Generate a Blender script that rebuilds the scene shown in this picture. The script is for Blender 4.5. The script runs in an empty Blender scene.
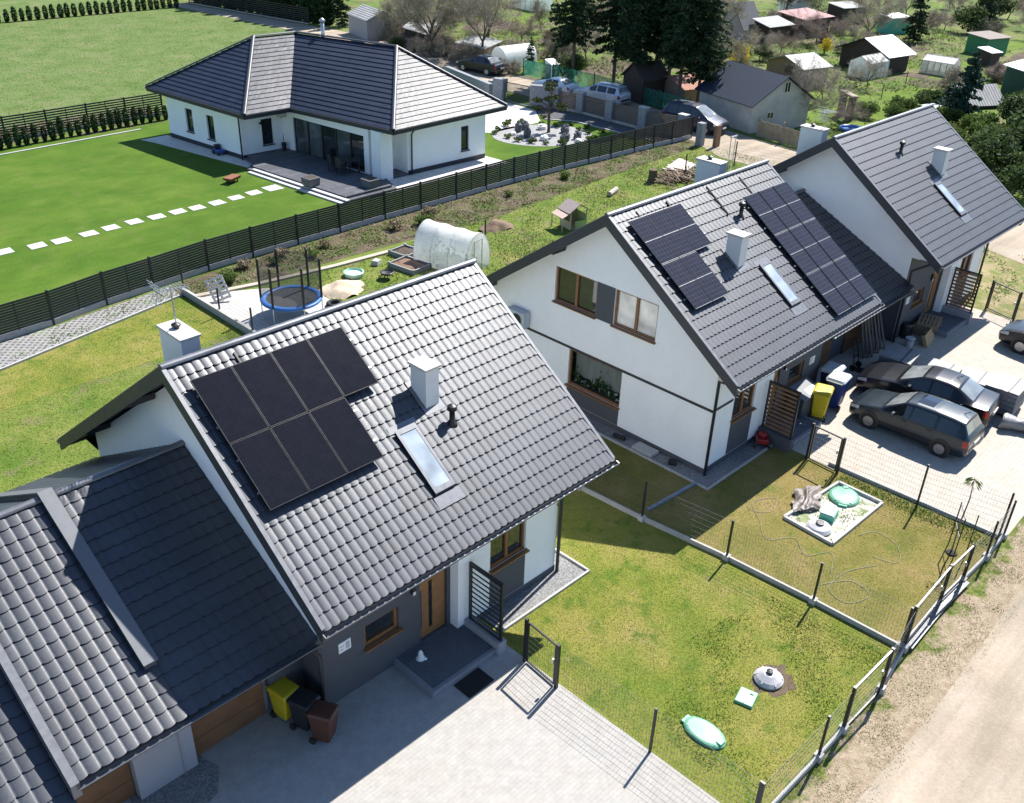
import bpy, math, random
import numpy as np
from mathutils import Vector, Matrix
random.seed(7)
rng = np.random.default_rng(7)
PI = math.pi
sc = bpy.context.scene
COL = sc.collection
K = 1.13                      # world units per metre for furniture, cars and bins

# ------------------------------------------------------------------ objects
def tag(o, label=None, cat=None, group=None, kind=None):
    if label: o['label'] = label
    if cat: o['category'] = cat
    if group: o['group'] = group
    if kind: o['kind'] = kind
    return o

def thing(name, label, cat, loc=(0, 0, 0), rz=0.0, group=None):
    o = bpy.data.objects.new(name, None)
    COL.objects.link(o)
    o.location = loc
    o.rotation_euler = (0, 0, rz)
    o.empty_display_size = .2
    return tag(o, label, cat, group)

def kids(o):
    return [c for c in bpy.data.objects if c.parent == o]

def copy_tree(o, parent=None, ch=None):
    c = o.copy()
    COL.objects.link(c)
    c.parent = parent
    for k in kids(o):
        copy_tree(k, c)
    return c

class MB:
    """collects polygons and links them as one mesh object"""
    def __init__(s):
        s.v = []; s.f = []; s.m = []
    def add(s, vs, fs, m=0):
        b = len(s.v)
        s.v.extend([tuple(p) for p in vs])
        for f in fs:
            s.f.append(tuple(i + b for i in f)); s.m.append(m)
        return s
    def quad(s, a, b, c, d, m=0):
        return s.add([a, b, c, d], [(0, 1, 2, 3)], m)
    def box(s, c, d, rz=0.0, m=0, taper=1.0):
        hx, hy, hz = d[0] / 2, d[1] / 2, d[2] / 2
        co, si = math.cos(rz), math.sin(rz)
        vs = []
        for z in (-hz, hz):
            t = taper if z > 0 else 1.0
            for x, y in ((-hx, -hy), (hx, -hy), (hx, hy), (-hx, hy)):
                x *= t; y *= t
                vs.append((c[0] + x * co - y * si, c[1] + x * si + y * co, c[2] + z))
        return s.add(vs, [(3, 2, 1, 0), (4, 5, 6, 7), (0, 1, 5, 4), (1, 2, 6, 5), (2, 3, 7, 6), (3, 0, 4, 7)], m)
    def bar(s, p, q, w, h=None, m=0, up=(0, 0, 1)):
        h = w if h is None else h
        p = Vector(p); q = Vector(q); d = (q - p)
        if d.length < 1e-6: return s
        d.normalize()
        u = Vector(up)
        if abs(d.dot(u)) > .98: u = Vector((0, 1, 0))
        a = d.cross(u).normalized(); b = a.cross(d).normalized()
        vs = []
        for o in (p, q):
            for i, j in ((-1, -1), (1, -1), (1, 1), (-1, 1)):
                vs.append(o + a * (i * w / 2) + b * (j * h / 2))
        return s.add(vs, [(3, 2, 1, 0), (4, 5, 6, 7), (0, 1, 5, 4), (1, 2, 6, 5), (2, 3, 7, 6), (3, 0, 4, 7)], m)
    def tube(s, pts, r, n=8, m=0, cap=True):
        pts = [Vector(p) for p in pts]
        rs = r if isinstance(r, (list, tuple)) else [r] * len(pts)
        vs = []; fs = []
        ref = Vector((0.13, 0.31, 1)).normalized()
        for i, p in enumerate(pts):
            d = (pts[min(i + 1, len(pts) - 1)] - pts[max(i - 1, 0)]).normalized()
            u = ref if abs(d.dot(ref)) < .95 else Vector((1, 0, 0))
            a = d.cross(u).normalized(); b = d.cross(a).normalized()
            for k in range(n):
                t = 2 * PI * k / n
                vs.append(p + a * (math.cos(t) * rs[i]) + b * (math.sin(t) * rs[i]))
        for i in range(len(pts) - 1):
            for k in range(n):
                fs.append((i * n + k, i * n + (k + 1) % n, (i + 1) * n + (k + 1) % n, (i + 1) * n + k))
        if cap:
            fs.append(tuple(range(n - 1, -1, -1))); e = (len(pts) - 1) * n
            fs.append(tuple(range(e, e + n)))
        return s.add(vs, fs, m)
    def lathe(s, prof, c=(0, 0, 0), n=20, m=0, sx=1.0, sy=1.0, rz=0.0, axis='z'):
        vs = []; fs = []
        co, si = math.cos(rz), math.sin(rz)
        for r, z in prof:
            for k in range(n):
                t = 2 * PI * k / n
                x, y = r * math.cos(t) * sx, r * math.sin(t) * sy
                x, y = x * co - y * si, x * si + y * co
                if axis == 'z': vs.append((c[0] + x, c[1] + y, c[2] + z))
                elif axis == 'x': vs.append((c[0] + z, c[1] + x, c[2] + y))
                else: vs.append((c[0] + x, c[1] + z, c[2] + y))
        for i in range(len(prof) - 1):
            for k in range(n):
                fs.append((i * n + k, i * n + (k + 1) % n, (i + 1) * n + (k + 1) % n, (i + 1) * n + k))
        fs.append(tuple(range(n - 1, -1, -1))); e = (len(prof) - 1) * n
        fs.append(tuple(range(e, e + n)))
        return s.add(vs, fs, m)
    def prism(s, poly, z0, z1, m=0):
        n = len(poly)
        vs = [(p[0], p[1], z0) for p in poly] + [(p[0], p[1], z1) for p in poly]
        fs = [tuple(range(n - 1, -1, -1)), tuple(range(n, 2 * n))]
        fs += [(i, (i + 1) % n, n + (i + 1) % n, n + i) for i in range(n)]
        return s.add(vs, fs, m)
    def grid(s, P, m=0, close_u=False):
        """P: array (nu, nv, 3)"""
        nu, nv = len(P), len(P[0])
        vs = [tuple(P[i][j]) for i in range(nu) for j in range(nv)]
        fs = []
        for i in range(nu - (0 if close_u else 1)):
            for j in range(nv - 1):
                i2 = (i + 1) % nu
                fs.append((i * nv + j, i2 * nv + j, i2 * nv + j + 1, i * nv + j + 1))
        return s.add(vs, fs, m)
    def build(s, name, mats, parent=None, smooth=False, bevel=0.0, local=True, seg=2):
        me = bpy.data.meshes.new(name)
        off = Vector((0, 0, 0))
        if parent is not None and local:
            q = parent
            while q is not None:
                off += q.location; q = q.parent
        vs = s.v if off.length == 0 else [(p[0] - off.x, p[1] - off.y, p[2] - off.z) for p in s.v]
        me.from_pydata(vs, [], s.f)
        if not isinstance(mats, (list, tuple)): mats = [mats]
        for m in mats: me.materials.append(m)
        if len(mats) > 1:
            me.polygons.foreach_set('material_index', s.m)
        if smooth:
            me.polygons.foreach_set('use_smooth', [True] * len(me.polygons))
        me.update()
        o = bpy.data.objects.new(name, me)
        COL.objects.link(o)
        if parent is not None: o.parent = parent
        if bevel:
            b = o.modifiers.new('bevel', 'BEVEL'); b.width = bevel; b.segments = seg; b.limit_method = 'ANGLE'
            b.angle_limit = math.radians(40)
        return o

def solo(name, label, cat, mb, mats, group=None, smooth=False, bevel=0.0, base=None):
    """a thing that is one mesh, its origin at its own base"""
    if base is None:
        xs = [p[0] for p in mb.v]; ys = [p[1] for p in mb.v]; zs = [p[2] for p in mb.v]
        base = ((min(xs) + max(xs)) / 2, (min(ys) + max(ys)) / 2, min(zs))
    mb.v = [(p[0] - base[0], p[1] - base[1], p[2] - base[2]) for p in mb.v]
    o = mb.build(name, mats, None, smooth, bevel)
    o.location = base
    return tag(o, label, cat, group)

# ------------------------------------------------------------------ materials
def nodes(name):
    m = bpy.data.materials.new(name); m.use_nodes = True
    nt = m.node_tree
    for n in list(nt.nodes): nt.nodes.remove(n)
    out = nt.nodes.new('ShaderNodeOutputMaterial')
    b = nt.nodes.new('ShaderNodeBsdfPrincipled')
    nt.links.new(b.outputs[0], out.inputs[0])
    return m, nt, b, out

def N(nt, t, **kw):
    n = nt.nodes.new(t)
    for k, v in kw.items():
        if k.startswith('i_'):
            key = k[2:]
            n.inputs[int(key) if key.isdigit() else key.replace('_', ' ')].default_value = v
        else: setattr(n, k, v)
    return n

def noise(nt, co, scale, detail=4, rough=.55, dist=0.0):
    n = N(nt, 'ShaderNodeTexNoise'); n.inputs['Scale'].default_value = scale
    n.inputs['Detail'].default_value = detail; n.inputs['Roughness'].default_value = rough
    n.inputs['Distortion'].default_value = dist
    nt.links.new(co, n.inputs['Vector'])
    return n.outputs['Fac']

def ramp(nt, fac, stops, interp='LINEAR'):
    r = N(nt, 'ShaderNodeValToRGB'); cr = r.color_ramp; cr.interpolation = interp
    while len(cr.elements) > 1: cr.elements.remove(cr.elements[-1])
    cr.elements[0].position = stops[0][0]; cr.elements[0].color = (*stops[0][1], 1)
    for p, c in stops[1:]:
        e = cr.elements.new(p); e.color = (*c, 1)
    nt.links.new(fac, r.inputs[0])
    return r.outputs[0]

def gramp(nt, fac, a, b):
    """grey ramp 0..1 between positions a and b"""
    return ramp(nt, fac, [(a, (0, 0, 0)), (b, (1, 1, 1))])

def mix(nt, fac, a, b, mode='MIX'):
    n = N(nt, 'ShaderNodeMix', data_type='RGBA', blend_type=mode)
    for sock, val in ((0, fac), (6, a), (7, b)):
        if hasattr(val, 'is_linked') or hasattr(val, 'links'): nt.links.new(val, n.inputs[sock])
        elif isinstance(val, (int, float)): n.inputs[sock].default_value = val
        else: n.inputs[sock].default_value = (*val, 1)
    return n.outputs[2]

def bump(nt, b, h, strength=.3, dist=.02):
    n = N(nt, 'ShaderNodeBump'); n.inputs['Strength'].default_value = strength; n.inputs['Distance'].default_value = dist
    nt.links.new(h, n.inputs['Height']); nt.links.new(n.outputs[0], b.inputs['Normal'])

def sh(c, k): return tuple(max(0, min(1, x * k)) for x in c)

def plain(name, col, rough=.6, metal=0.0, var=.18, scale=6.0, bmp=0.0, bscale=60.0, rand=0.0, spec=None, space='obj', fine=.0):
    m, nt, b, out = nodes(name)
    co = N(nt, 'ShaderNodeTexCoord').outputs['Object'] if space == 'obj' else N(nt, 'ShaderNodeNewGeometry').outputs['Position']
    f = noise(nt, co, scale, 5, .6)
    c = ramp(nt, f, [(.25, sh(col, 1 - var)), (.5, col), (.78, sh(col, 1 + var))])
    if fine:
        g = noise(nt, co, scale * 14, 2, .6)
        c = mix(nt, fine, c, ramp(nt, g, [(.3, (.25, .25, .25)), (.7, (1.0, 1.0, 1.0))]), 'MULTIPLY')
    if rand:
        oi = N(nt, 'ShaderNodeObjectInfo')
        hs = N(nt, 'ShaderNodeHueSaturation')
        mr = N(nt, 'ShaderNodeMapRange'); mr.inputs[3].default_value = 1 - rand; mr.inputs[4].default_value = 1 + rand
        nt.links.new(oi.outputs['Random'], mr.inputs[0]); nt.links.new(mr.outputs[0], hs.inputs['Value'])
        nt.links.new(c, hs.inputs['Color']); c = hs.outputs[0]
    nt.links.new(c, b.inputs['Base Color'])
    rr = ramp(nt, f, [(.3, (rough * .88,) * 3), (.7, (min(1, rough * 1.1),) * 3)])
    nt.links.new(rr, b.inputs['Roughness'])
    b.inputs['Metallic'].default_value = metal
    if spec is not None: b.inputs['Specular IOR Level'].default_value = spec
    if bmp:
        bump(nt, b, noise(nt, co, bscale, 4, .6), bmp, .02)
    return m

def leafmat(name, cols, rough=.7, trans=.25, scale=1.5, up=False):
    """foliage: colour varies between clumps and between single leaves, some light passes through"""
    m, nt, b, out = nodes(name)
    co = N(nt, 'ShaderNodeNewGeometry').outputs['Position']
    f = noise(nt, co, scale, 3, .6)
    g = noise(nt, co, scale * 9, 2, .6)
    mm = N(nt, 'ShaderNodeMath', operation='ADD'); nt.links.new(f, mm.inputs[0]); nt.links.new(g, mm.inputs[1])
    m2 = N(nt, 'ShaderNodeMath', operation='MULTIPLY'); nt.links.new(mm.outputs[0], m2.inputs[0]); m2.inputs[1].default_value = .5
    c = ramp(nt, m2.outputs[0], [(.36, cols[0]), (.5, cols[1]), (.64, cols[2])])
    oi = N(nt, 'ShaderNodeObjectInfo'); hs = N(nt, 'ShaderNodeHueSaturation')
    mr = N(nt, 'ShaderNodeMapRange'); mr.inputs[3].default_value = .8; mr.inputs[4].default_value = 1.2
    nt.links.new(oi.outputs['Random'], mr.inputs[0]); nt.links.new(mr.outputs[0], hs.inputs['Value'])
    nt.links.new(c, hs.inputs['Color']); c = hs.outputs[0]
    nt.links.new(c, b.inputs['Base Color']); b.inputs['Roughness'].default_value = rough
    b.inputs['Specular IOR Level'].default_value = .2
    t = N(nt, 'ShaderNodeBsdfTranslucent'); nt.links.new(c, t.inputs[0])
    if up:                                          # blades share the shading normal of the turf they grow from
        cv = N(nt, 'ShaderNodeCombineXYZ'); cv.inputs[2].default_value = 1
        nt.links.new(cv.outputs[0], b.inputs['Normal'])
    ms = N(nt, 'ShaderNodeMixShader'); ms.inputs[0].default_value = 0 if up else trans
    nt.links.new(b.outputs[0], ms.inputs[1]); nt.links.new(t.outputs[0], ms.inputs[2]); nt.links.new(ms.outputs[0], out.inputs[0])
    return m

def groundmat(name, layers, rough=.95, bmp=.5, bscale=25.0, bdist=.04, fine=.65, streak=None):
    """layers: base ramp [(pos,col)..], scale ; then list of (scale, lo, hi, colour, amount)"""
    m, nt, b, out = nodes(name)
    co = N(nt, 'ShaderNodeNewGeometry').outputs['Position']
    base, s0, extra = layers
    c = ramp(nt, noise(nt, co, s0, 6, .62, .3), base)
    for i, (s, lo, hi, col, amt) in enumerate(extra):
        mp = N(nt, 'ShaderNodeMapping'); mp.inputs['Location'].default_value = (13.7 * i, 7.1 * i, 0); nt.links.new(co, mp.inputs[0])
        f = gramp(nt, noise(nt, mp.outputs[0], s, 6, .62, .2), lo, hi)
        mm = N(nt, 'ShaderNodeMath', operation='MULTIPLY'); nt.links.new(f, mm.inputs[0]); mm.inputs[1].default_value = amt
        c = mix(nt, mm.outputs[0], c, col)
    g = noise(nt, co, bscale * 1.4, 3, .7)
    c = mix(nt, fine, c, ramp(nt, g, [(.3, (.45, .45, .45)), (.68, (1.25, 1.25, 1.25))]), 'MULTIPLY')
    if streak:                                      # mowing or wheel lines: noise drawn out along one direction
        rot, sx, sy, amt = streak
        mp = N(nt, 'ShaderNodeMapping'); mp.inputs['Rotation'].default_value = (0, 0, rot); mp.inputs['Scale'].default_value = (sx, sy, 1); nt.links.new(co, mp.inputs[0])
        c = mix(nt, amt, c, ramp(nt, noise(nt, mp.outputs[0], 1, 4, .6, .4), [(.35, (.62, .66, .6)), (.62, (1.22, 1.16, 1.2))]), 'MULTIPLY')
    nt.links.new(c, b.inputs['Base Color'])
    b.inputs['Roughness'].default_value = rough; b.inputs['Specular IOR Level'].default_value = .15
    bump(nt, b, noise(nt, co, bscale, 5, .7), bmp, bdist)
    return m

def paving(name, c1, c2, mortar, bw, bh, off=.5, rot=0.0, rough=.9, stain=.25, msize=.012, stains=(.35, .28, .2)):
    m, nt, b, out = nodes(name)
    co = N(nt, 'ShaderNodeNewGeometry').outputs['Position']
    mp = N(nt, 'ShaderNodeMapping'); mp.inputs['Rotation'].default_value = (0, 0, rot); nt.links.new(co, mp.inputs[0])
    br = N(nt, 'ShaderNodeTexBrick'); br.offset = off
    br.inputs['Scale'].default_value = 1.0; br.inputs['Brick Width'].default_value = bw; br.inputs['Row Height'].default_value = bh
    br.inputs['Mortar Size'].default_value = msize; br.inputs['Mortar Smooth'].default_value = .4
    br.inputs['Color1'].default_value = (*c1, 1); br.inputs['Color2'].default_value = (*c2, 1); br.inputs['Mortar'].default_value = (*mortar, 1)
    br.inputs['Bias'].default_value = -.2
    nt.links.new(mp.outputs[0], br.inputs[0])
    c = br.outputs[0]
    f = noise(nt, co, .55, 6, .65, .4)
    fr = gramp(nt, f, .45, .75)
    mm = N(nt, 'ShaderNodeMath', operation='MULTIPLY'); nt.links.new(fr, mm.inputs[0]); mm.inputs[1].default_value = stain
    c = mix(nt, mm.outputs[0], c, stains)
    g = noise(nt, co, 3.2, 5, .7)
    c = mix(nt, .5, c, ramp(nt, g, [(.3, (.72, .71, .7)), (.65, (1.1, 1.1, 1.1))]), 'MULTIPLY')
    nt.links.new(c, b.inputs['Base Color']); b.inputs['Roughness'].default_value = rough
    b.inputs['Specular IOR Level'].default_value = .25
    inv = N(nt, 'ShaderNodeMath', operation='SUBTRACT'); inv.inputs[0].default_value = 1; nt.links.new(br.outputs[1], inv.inputs[1])
    bump(nt, b, inv.outputs[0], .5, .008)
    return m

WHITE = plain('white_render', (.92, .925, .93), .9, var=.03, scale=.9, bmp=.12, bscale=90, fine=.06, space='pos')
def weathered(m):
    """faint rain streaks and patches in the render"""
    nt = m.node_tree; b = [n for n in nt.nodes if n.type == 'BSDF_PRINCIPLED'][0]; src = b.inputs['Base Color'].links[0].from_socket
    co = N(nt, 'ShaderNodeNewGeometry').outputs['Position']; mp = N(nt, 'ShaderNodeMapping'); mp.inputs['Scale'].default_value = (1.1, 1.1, .5); nt.links.new(co, mp.inputs[0])
    c = mix(nt, 1.0, src, ramp(nt, noise(nt, mp.outputs[0], 1, 5, .65), [(.3, (.965, .963, .958)), (.5, (1, 1, 1))]), 'MULTIPLY')
    nt.links.new(c, b.inputs['Base Color'])
weathered(WHITE)
GREYR = plain('grey_render', (.30, .30, .33), .9, var=.06, scale=1.5, bmp=.1, bscale=90, space='pos')
ANTH = plain('anthracite_render', (.075, .08, .092), .8, var=.12, scale=3, bmp=.15, bscale=60, space='pos')
FASC = plain('anthracite_board', (.028, .032, .04), .55, var=.15, scale=3, space='pos')
SOFF = plain('dark_soffit', (.03, .03, .035), .7, var=.15, space='pos')
def tilemat(name, col, rough, metal=.0, spec=.5, ior=1.5):
    m, nt, b, out = nodes(name)
    co = N(nt, 'ShaderNodeNewGeometry').outputs['Position']
    f = noise(nt, co, 1.1, 5, .6); g = noise(nt, co, 14, 3, .6)
    c = ramp(nt, f, [(.3, sh(col, .8)), (.7, sh(col, 1.2))])
    c = mix(nt, .3, c, ramp(nt, g, [(.3, (.7, .7, .7)), (.7, (1.15, 1.15, 1.15))]), 'MULTIPLY')
    nt.links.new(c, b.inputs['Base Color'])
    lich = gramp(nt, noise(nt, co, 31, 4, .7), .64, .72); l2 = N(nt, 'ShaderNodeMath', operation='MULTIPLY'); nt.links.new(lich, l2.inputs[0]); nt.links.new(gramp(nt, noise(nt, co, .9, 3), .45, .65), l2.inputs[1])
    nt.links.new(mix(nt, l2.outputs[0], c, (.15, .155, .14)), b.inputs['Base Color'])        # scattered lichen and dust spots
    b.inputs['Metallic'].default_value = metal; b.inputs['Specular IOR Level'].default_value = spec; b.inputs['IOR'].default_value = ior
    nt.links.new(ramp(nt, g, [(.3, (rough * .9,) * 3), (.7, (rough * 1.12,) * 3)]), b.inputs['Roughness'])
    return m
TILE = tilemat('anthracite_metal_tile', (.034, .04, .053), .47, .2, .68, 1.52)
TILE2 = tilemat('black_concrete_tile', (.018, .025, .046), .5, 0, .38)
METAL = plain('grey_sheet_metal', (.17, .175, .19), .45, .5, var=.1, space='pos')
GALV = plain('galvanised_steel', (.5, .52, .54), .35, .8, var=.12)
GUTT = plain('gutter_metal', (.11, .115, .125), .35, .3, var=.1, space='pos')
WOODF = plain('golden_oak_frame', (.23, .105, .042), .5, var=.3, scale=9, space='pos')
WOODD = plain('oak_door_leaf', (.30, .145, .055), .5, var=.25, scale=4, space='pos')
DARKF = plain('dark_frame', (.02, .021, .024), .4, var=.1)
CONC = plain('concrete', (.42, .41, .39), .92, var=.15, scale=4, bmp=.2, bscale=50, fine=.2, space='pos')
CONCL = plain('pale_concrete', (.47, .455, .43), .92, var=.12, scale=4, bmp=.2, bscale=50, fine=.15, space='pos')
CAP = plain('chimney_cap', (.62, .58, .54), .9, var=.15, scale=8, bmp=.2, fine=.2)
BLACKP = plain('black_plastic', (.016, .016, .018), .45, var=.2)
RUBBER = plain('rubber', (.018, .018, .018), .85, var=.2)
POST = plain('graphite_post', (.028, .032, .037), .42, .3, var=.15)
WIRE = plain('wire', (.05, .055, .06), .5, .3, var=.1)
RAIL = plain('pale_rail', (.16, .165, .17), .5, .4, var=.1)

def glassmat(name, col=(.02, .025, .03), rough=.03):
    m, nt, b, out = nodes(name)
    co = N(nt, 'ShaderNodeTexCoord').outputs['Object']
    c = ramp(nt, noise(nt, co, 1.3, 2), [(.3, sh(col, .7)), (.7, sh(col, 1.4))])
    nt.links.new(c, b.inputs['Base Color']); b.inputs['Roughness'].default_value = rough
    b.inputs['IOR'].default_value = 1.6
    b.inputs['Coat Weight'].default_value = .6; b.inputs['Coat Roughness'].default_value = .02
    bump(nt, b, noise(nt, co, .9, 1), .02, .05)
    return m
GLASS = glassmat('dark_window_glass')
GLASSL = glassmat('pale_blind_behind_glass', (.62, .6, .55), .1)
SKYG = glassmat('skylight_glass', (.36, .41, .46), .05)
CARW = glassmat('sky_pale_windscreen', (.20, .22, .22), .03)  # pale base colour paints the sky mirrored in front and rear screens
CARG = glassmat('car_glass', (.012, .014, .016), .02)
def clearglass(name):
    m, nt, b, out = nodes(name)
    b.inputs['Base Color'].default_value = (.02, .03, .03, 1); b.inputs['Roughness'].default_value = .02
    co = N(nt, 'ShaderNodeTexCoord').outputs['Object']
    fr = ramp(nt, noise(nt, co, 2, 2), [(.3, (.14, .14, .14)), (.7, (.2, .2, .2))])
    t = N(nt, 'ShaderNodeBsdfTransparent'); t.inputs[0].default_value = (.85, .9, .88, 1)
    ms = N(nt, 'ShaderNodeMixShader'); nt.links.new(fr, ms.inputs[0]); nt.links.new(t.outputs[0], ms.inputs[1]); nt.links.new(b.outputs[0], ms.inputs[2])
    nt.links.new(ms.outputs[0], out.inputs[0])
    return m
CLEAR = clearglass('clear_window_glass')

def film(name, col, a0, a1, scale=3.0, rough=.35, bmp=.3):
    """plastic sheet or netting: part of the light goes straight through"""
    m, nt, b, out = nodes(name)
    co = N(nt, 'ShaderNodeTexCoord').outputs['Object']
    f = noise(nt, co, scale, 5, .65)
    b.inputs['Base Color'].default_value = (*col, 1); b.inputs['Roughness'].default_value = rough
    bump(nt, b, noise(nt, co, scale * 3, 3), bmp, .05)
    t = N(nt, 'ShaderNodeBsdfTransparent')
    tr = N(nt, 'ShaderNodeBsdfTranslucent'); tr.inputs[0].default_value = (*col, 1)
    m0 = N(nt, 'ShaderNodeMixShader'); m0.inputs[0].default_value = .4
    nt.links.new(b.outputs[0], m0.inputs[1]); nt.links.new(tr.outputs[0], m0.inputs[2])
    ms = N(nt, 'ShaderNodeMixShader')
    nt.links.new(ramp(nt, f, [(.3, (a0,) * 3), (.7, (a1,) * 3)]), ms.inputs[0])
    nt.links.new(t.outputs[0], ms.inputs[1]); nt.links.new(m0.outputs[0], ms.inputs[2]); nt.links.new(ms.outputs[0], out.inputs[0])
    return m

# ------------------------------------------------------------------ the ground
S_ = 'structure'
def sheet(name, poly, z, mat):
    mb = MB(); mb.add([(x, y, z) for x, y in poly], [tuple(range(len(poly)))])
    return tag(mb.build(name, mat), kind=S_)

G_ROUGH = groundmat('allotment_ground', ([(.3, (.07, .115, .022)), (.45, (.12, .185, .035)), (.55, (.18, .22, .06)), (.7, (.20, .175, .105))], .16,
    [(.5, .5, .62, (.15, .115, .08), .85), (.09, .55, .68, (.12, .20, .03), .8), (1.7, .55, .7, (.06, .07, .03), .6)]), bmp=.8, bscale=9, bdist=.15)
G_MEADOW = groundmat('meadow_grass', ([(.3, (.085, .145, .03)), (.5, (.12, .178, .05)), (.7, (.17, .195, .08))], .35,
    [(1.3, .5, .68, (.19, .18, .095), .55), (.35, .52, .66, (.07, .13, .02), .6)]), bmp=.8, bscale=6, bdist=.1)
G_LAWN = groundmat('mown_lawn', ([(.3, (.052, .115, .009)), (.5, (.076, .142, .013)), (.7, (.108, .163, .023))], .35,
    [(.9, .56, .7, (.135, .155, .045), .55), (.16, .45, .6, (.05, .112, .008), .6)]), bmp=.5, bscale=10, bdist=.05, streak=(.12, .3, .8, .3))
G_FRONT = groundmat('front_lawn', ([(.28, (.11, .152, .02)), (.45, (.175, .195, .033)), (.6, (.235, .217, .055)), (.75, (.26, .215, .085))], .45,
    [(1.4, .52, .66, (.06, .13, .012), .75), (2.6, .6, .72, (.26, .21, .12), .6), (.3, .52, .66, (.12, .175, .025), .6)]), bmp=.7, bscale=14, bdist=.05)
G_BACK = groundmat('back_garden_grass', ([(.3, (.085, .15, .02)), (.5, (.14, .19, .035)), (.7, (.23, .225, .07))], .45,
    [(.8, .55, .68, (.2, .15, .10), .75), (1.9, .55, .7, (.06, .12, .012), .7)]), bmp=.8, bscale=11, bdist=.06)
G_BANK = groundmat('rough_bank_soil', ([(.3, (.09, .07, .045)), (.5, (.15, .12, .08)), (.7, (.2, .17, .11))], 1.2,
    [(1.1, .48, .6, (.09, .14, .03), .8), (2.6, .55, .68, (.22, .2, .11), .6)]), bmp=1.0, bscale=8, bdist=.15)
G_STREET = groundmat('sandy_street', ([(.3, (.30, .25, .19)), (.5, (.355, .30, .235)), (.7, (.40, .345, .275))], .4,
    [(.25, .5, .7, (.40, .33, .24), .5), (2.4, .62, .74, (.33, .265, .19), .3), (7, .66, .74, (.22, .17, .12), .35)]), bmp=.45, bscale=9, bdist=.03, fine=.25, streak=(0, .10, 1.1, .5))
G_FRONT2 = groundmat('dry_front_lawn', ([(.28, (.12, .125, .028)), (.45, (.185, .165, .045)), (.6, (.24, .188, .07)), (.75, (.26, .20, .095))], .5,
    [(1.1, .58, .7, (.08, .14, .016), .7), (2.6, .6, .72, (.26, .20, .11), .5)]), bmp=.7, bscale=14, bdist=.05)
def vergemat():
    m, nt, b, out = nodes('sandy_verge')
    co = N(nt, 'ShaderNodeNewGeometry').outputs['Position']
    sx = N(nt, 'ShaderNodeSeparateXYZ'); nt.links.new(co, sx.inputs[0])
    n1 = noise(nt, co, 1.1, 6, .65, .3); n2 = noise(nt, co, 4.2, 5, .65)
    mr = N(nt, 'ShaderNodeMapRange'); mr.inputs[1].default_value = -15.7; mr.inputs[2].default_value = -13.6; mr.inputs[3].default_value = -.42; mr.inputs[4].default_value = .14
    nt.links.new(sx.outputs[1], mr.inputs[0])
    ad = N(nt, 'ShaderNodeMath', operation='ADD'); nt.links.new(n1, ad.inputs[0]); nt.links.new(mr.outputs[0], ad.inputs[1])
    sand = ramp(nt, n2, [(.3, (.26, .20, .135)), (.5, (.34, .27, .19)), (.7, (.40, .33, .24))])
    gr = ramp(nt, n2, [(.35, (.06, .10, .015)), (.5, (.12, .16, .03)), (.65, (.23, .2, .09))])
    c = mix(nt, gramp(nt, ad.outputs[0], .48, .6), sand, gr)
    g = noise(nt, co, 22, 3, .7)
    c = mix(nt, .6, c, ramp(nt, g, [(.3, (.5, .5, .5)), (.68, (1.2, 1.2, 1.2))]), 'MULTIPLY')
    nt.links.new(c, b.inputs['Base Color']); b.inputs['Roughness'].default_value = .95; b.inputs['Specular IOR Level'].default_value = .15
    bump(nt, b, noise(nt, co, 12, 5, .7), .8, .06)
    return m
G_VERGE = vergemat()
P_DRIVE = paving('block_paving', (.375, .36, .338), (.36, .345, .325), (.335, .322, .30), .22, .11, stain=.4, stains=(.38, .335, .28), msize=.007)
P_DRIVE2 = paving('slab_paving', (.43, .395, .345), (.415, .38, .335), (.385, .35, .30), .30, .15, stain=.35, stains=(.42, .34, .25), msize=.008)
P_TERR = paving('terrace_tiles', (.075, .08, .095), (.12, .125, .14), (.03, .03, .035), 1.3, .45, stain=.1, msize=.02, rough=.6, stains=(.2, .2, .2))
P_PALE = paving('pale_paving', (.56, .55, .53), (.52, .51, .49), (.4, .4, .38), .6, .6, off=0, stain=.12, stains=(.45, .43, .4))
P_SHADE = paving('shade_toned_paving', (.085, .09, .10), (.11, .115, .125), (.05, .05, .055), .3, .15, stain=.1, stains=(.1, .1, .1))  # dark tones paint the shade lying on the walk by the piers
P_STEP = paving('dark_step_blocks', (.12, .128, .148), (.13, .137, .155), (.10, .105, .12), .22, .11, stain=.1, stains=(.14, .14, .15))
def lattice():
    m, nt, b, out = nodes('grass_paver_lattice')
    co = N(nt, 'ShaderNodeNewGeometry').outputs['Position']
    mp = N(nt, 'ShaderNodeMapping'); mp.inputs['Rotation'].default_value = (0, 0, .785); nt.links.new(co, mp.inputs[0])
    br = N(nt, 'ShaderNodeTexBrick'); br.offset = 0
    br.inputs['Scale'].default_value = 1; br.inputs['Brick Width'].default_value = .24; br.inputs['Row Height'].default_value = .24
    br.inputs['Mortar Size'].default_value = .055; br.inputs['Mortar Smooth'].default_value = .1
    nt.links.new(mp.outputs[0], br.inputs[0])
    n2 = noise(nt, co, .8, 5, .6)
    soil = ramp(nt, n2, [(.42, (.10, .095, .085)), (.56, (.13, .12, .10)), (.66, (.12, .19, .04))])
    con = ramp(nt, noise(nt, co, 5, 4), [(.3, (.2, .2, .2)), (.7, (.3, .3, .3))])
    c = mix(nt, br.outputs[1], soil, con)
    nt.links.new(c, b.inputs['Base Color']); b.inputs['Roughness'].default_value = .95
    bump(nt, b, br.outputs[1], .8, .03)
    return m
P_LATT = lattice()
GRAVEL = groundmat('pebbles', ([(.3, (.2, .2, .205)), (.5, (.33, .33, .335)), (.7, (.5, .5, .5))], 9, []), bmp=1.0, bscale=18, bdist=.05)
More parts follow.
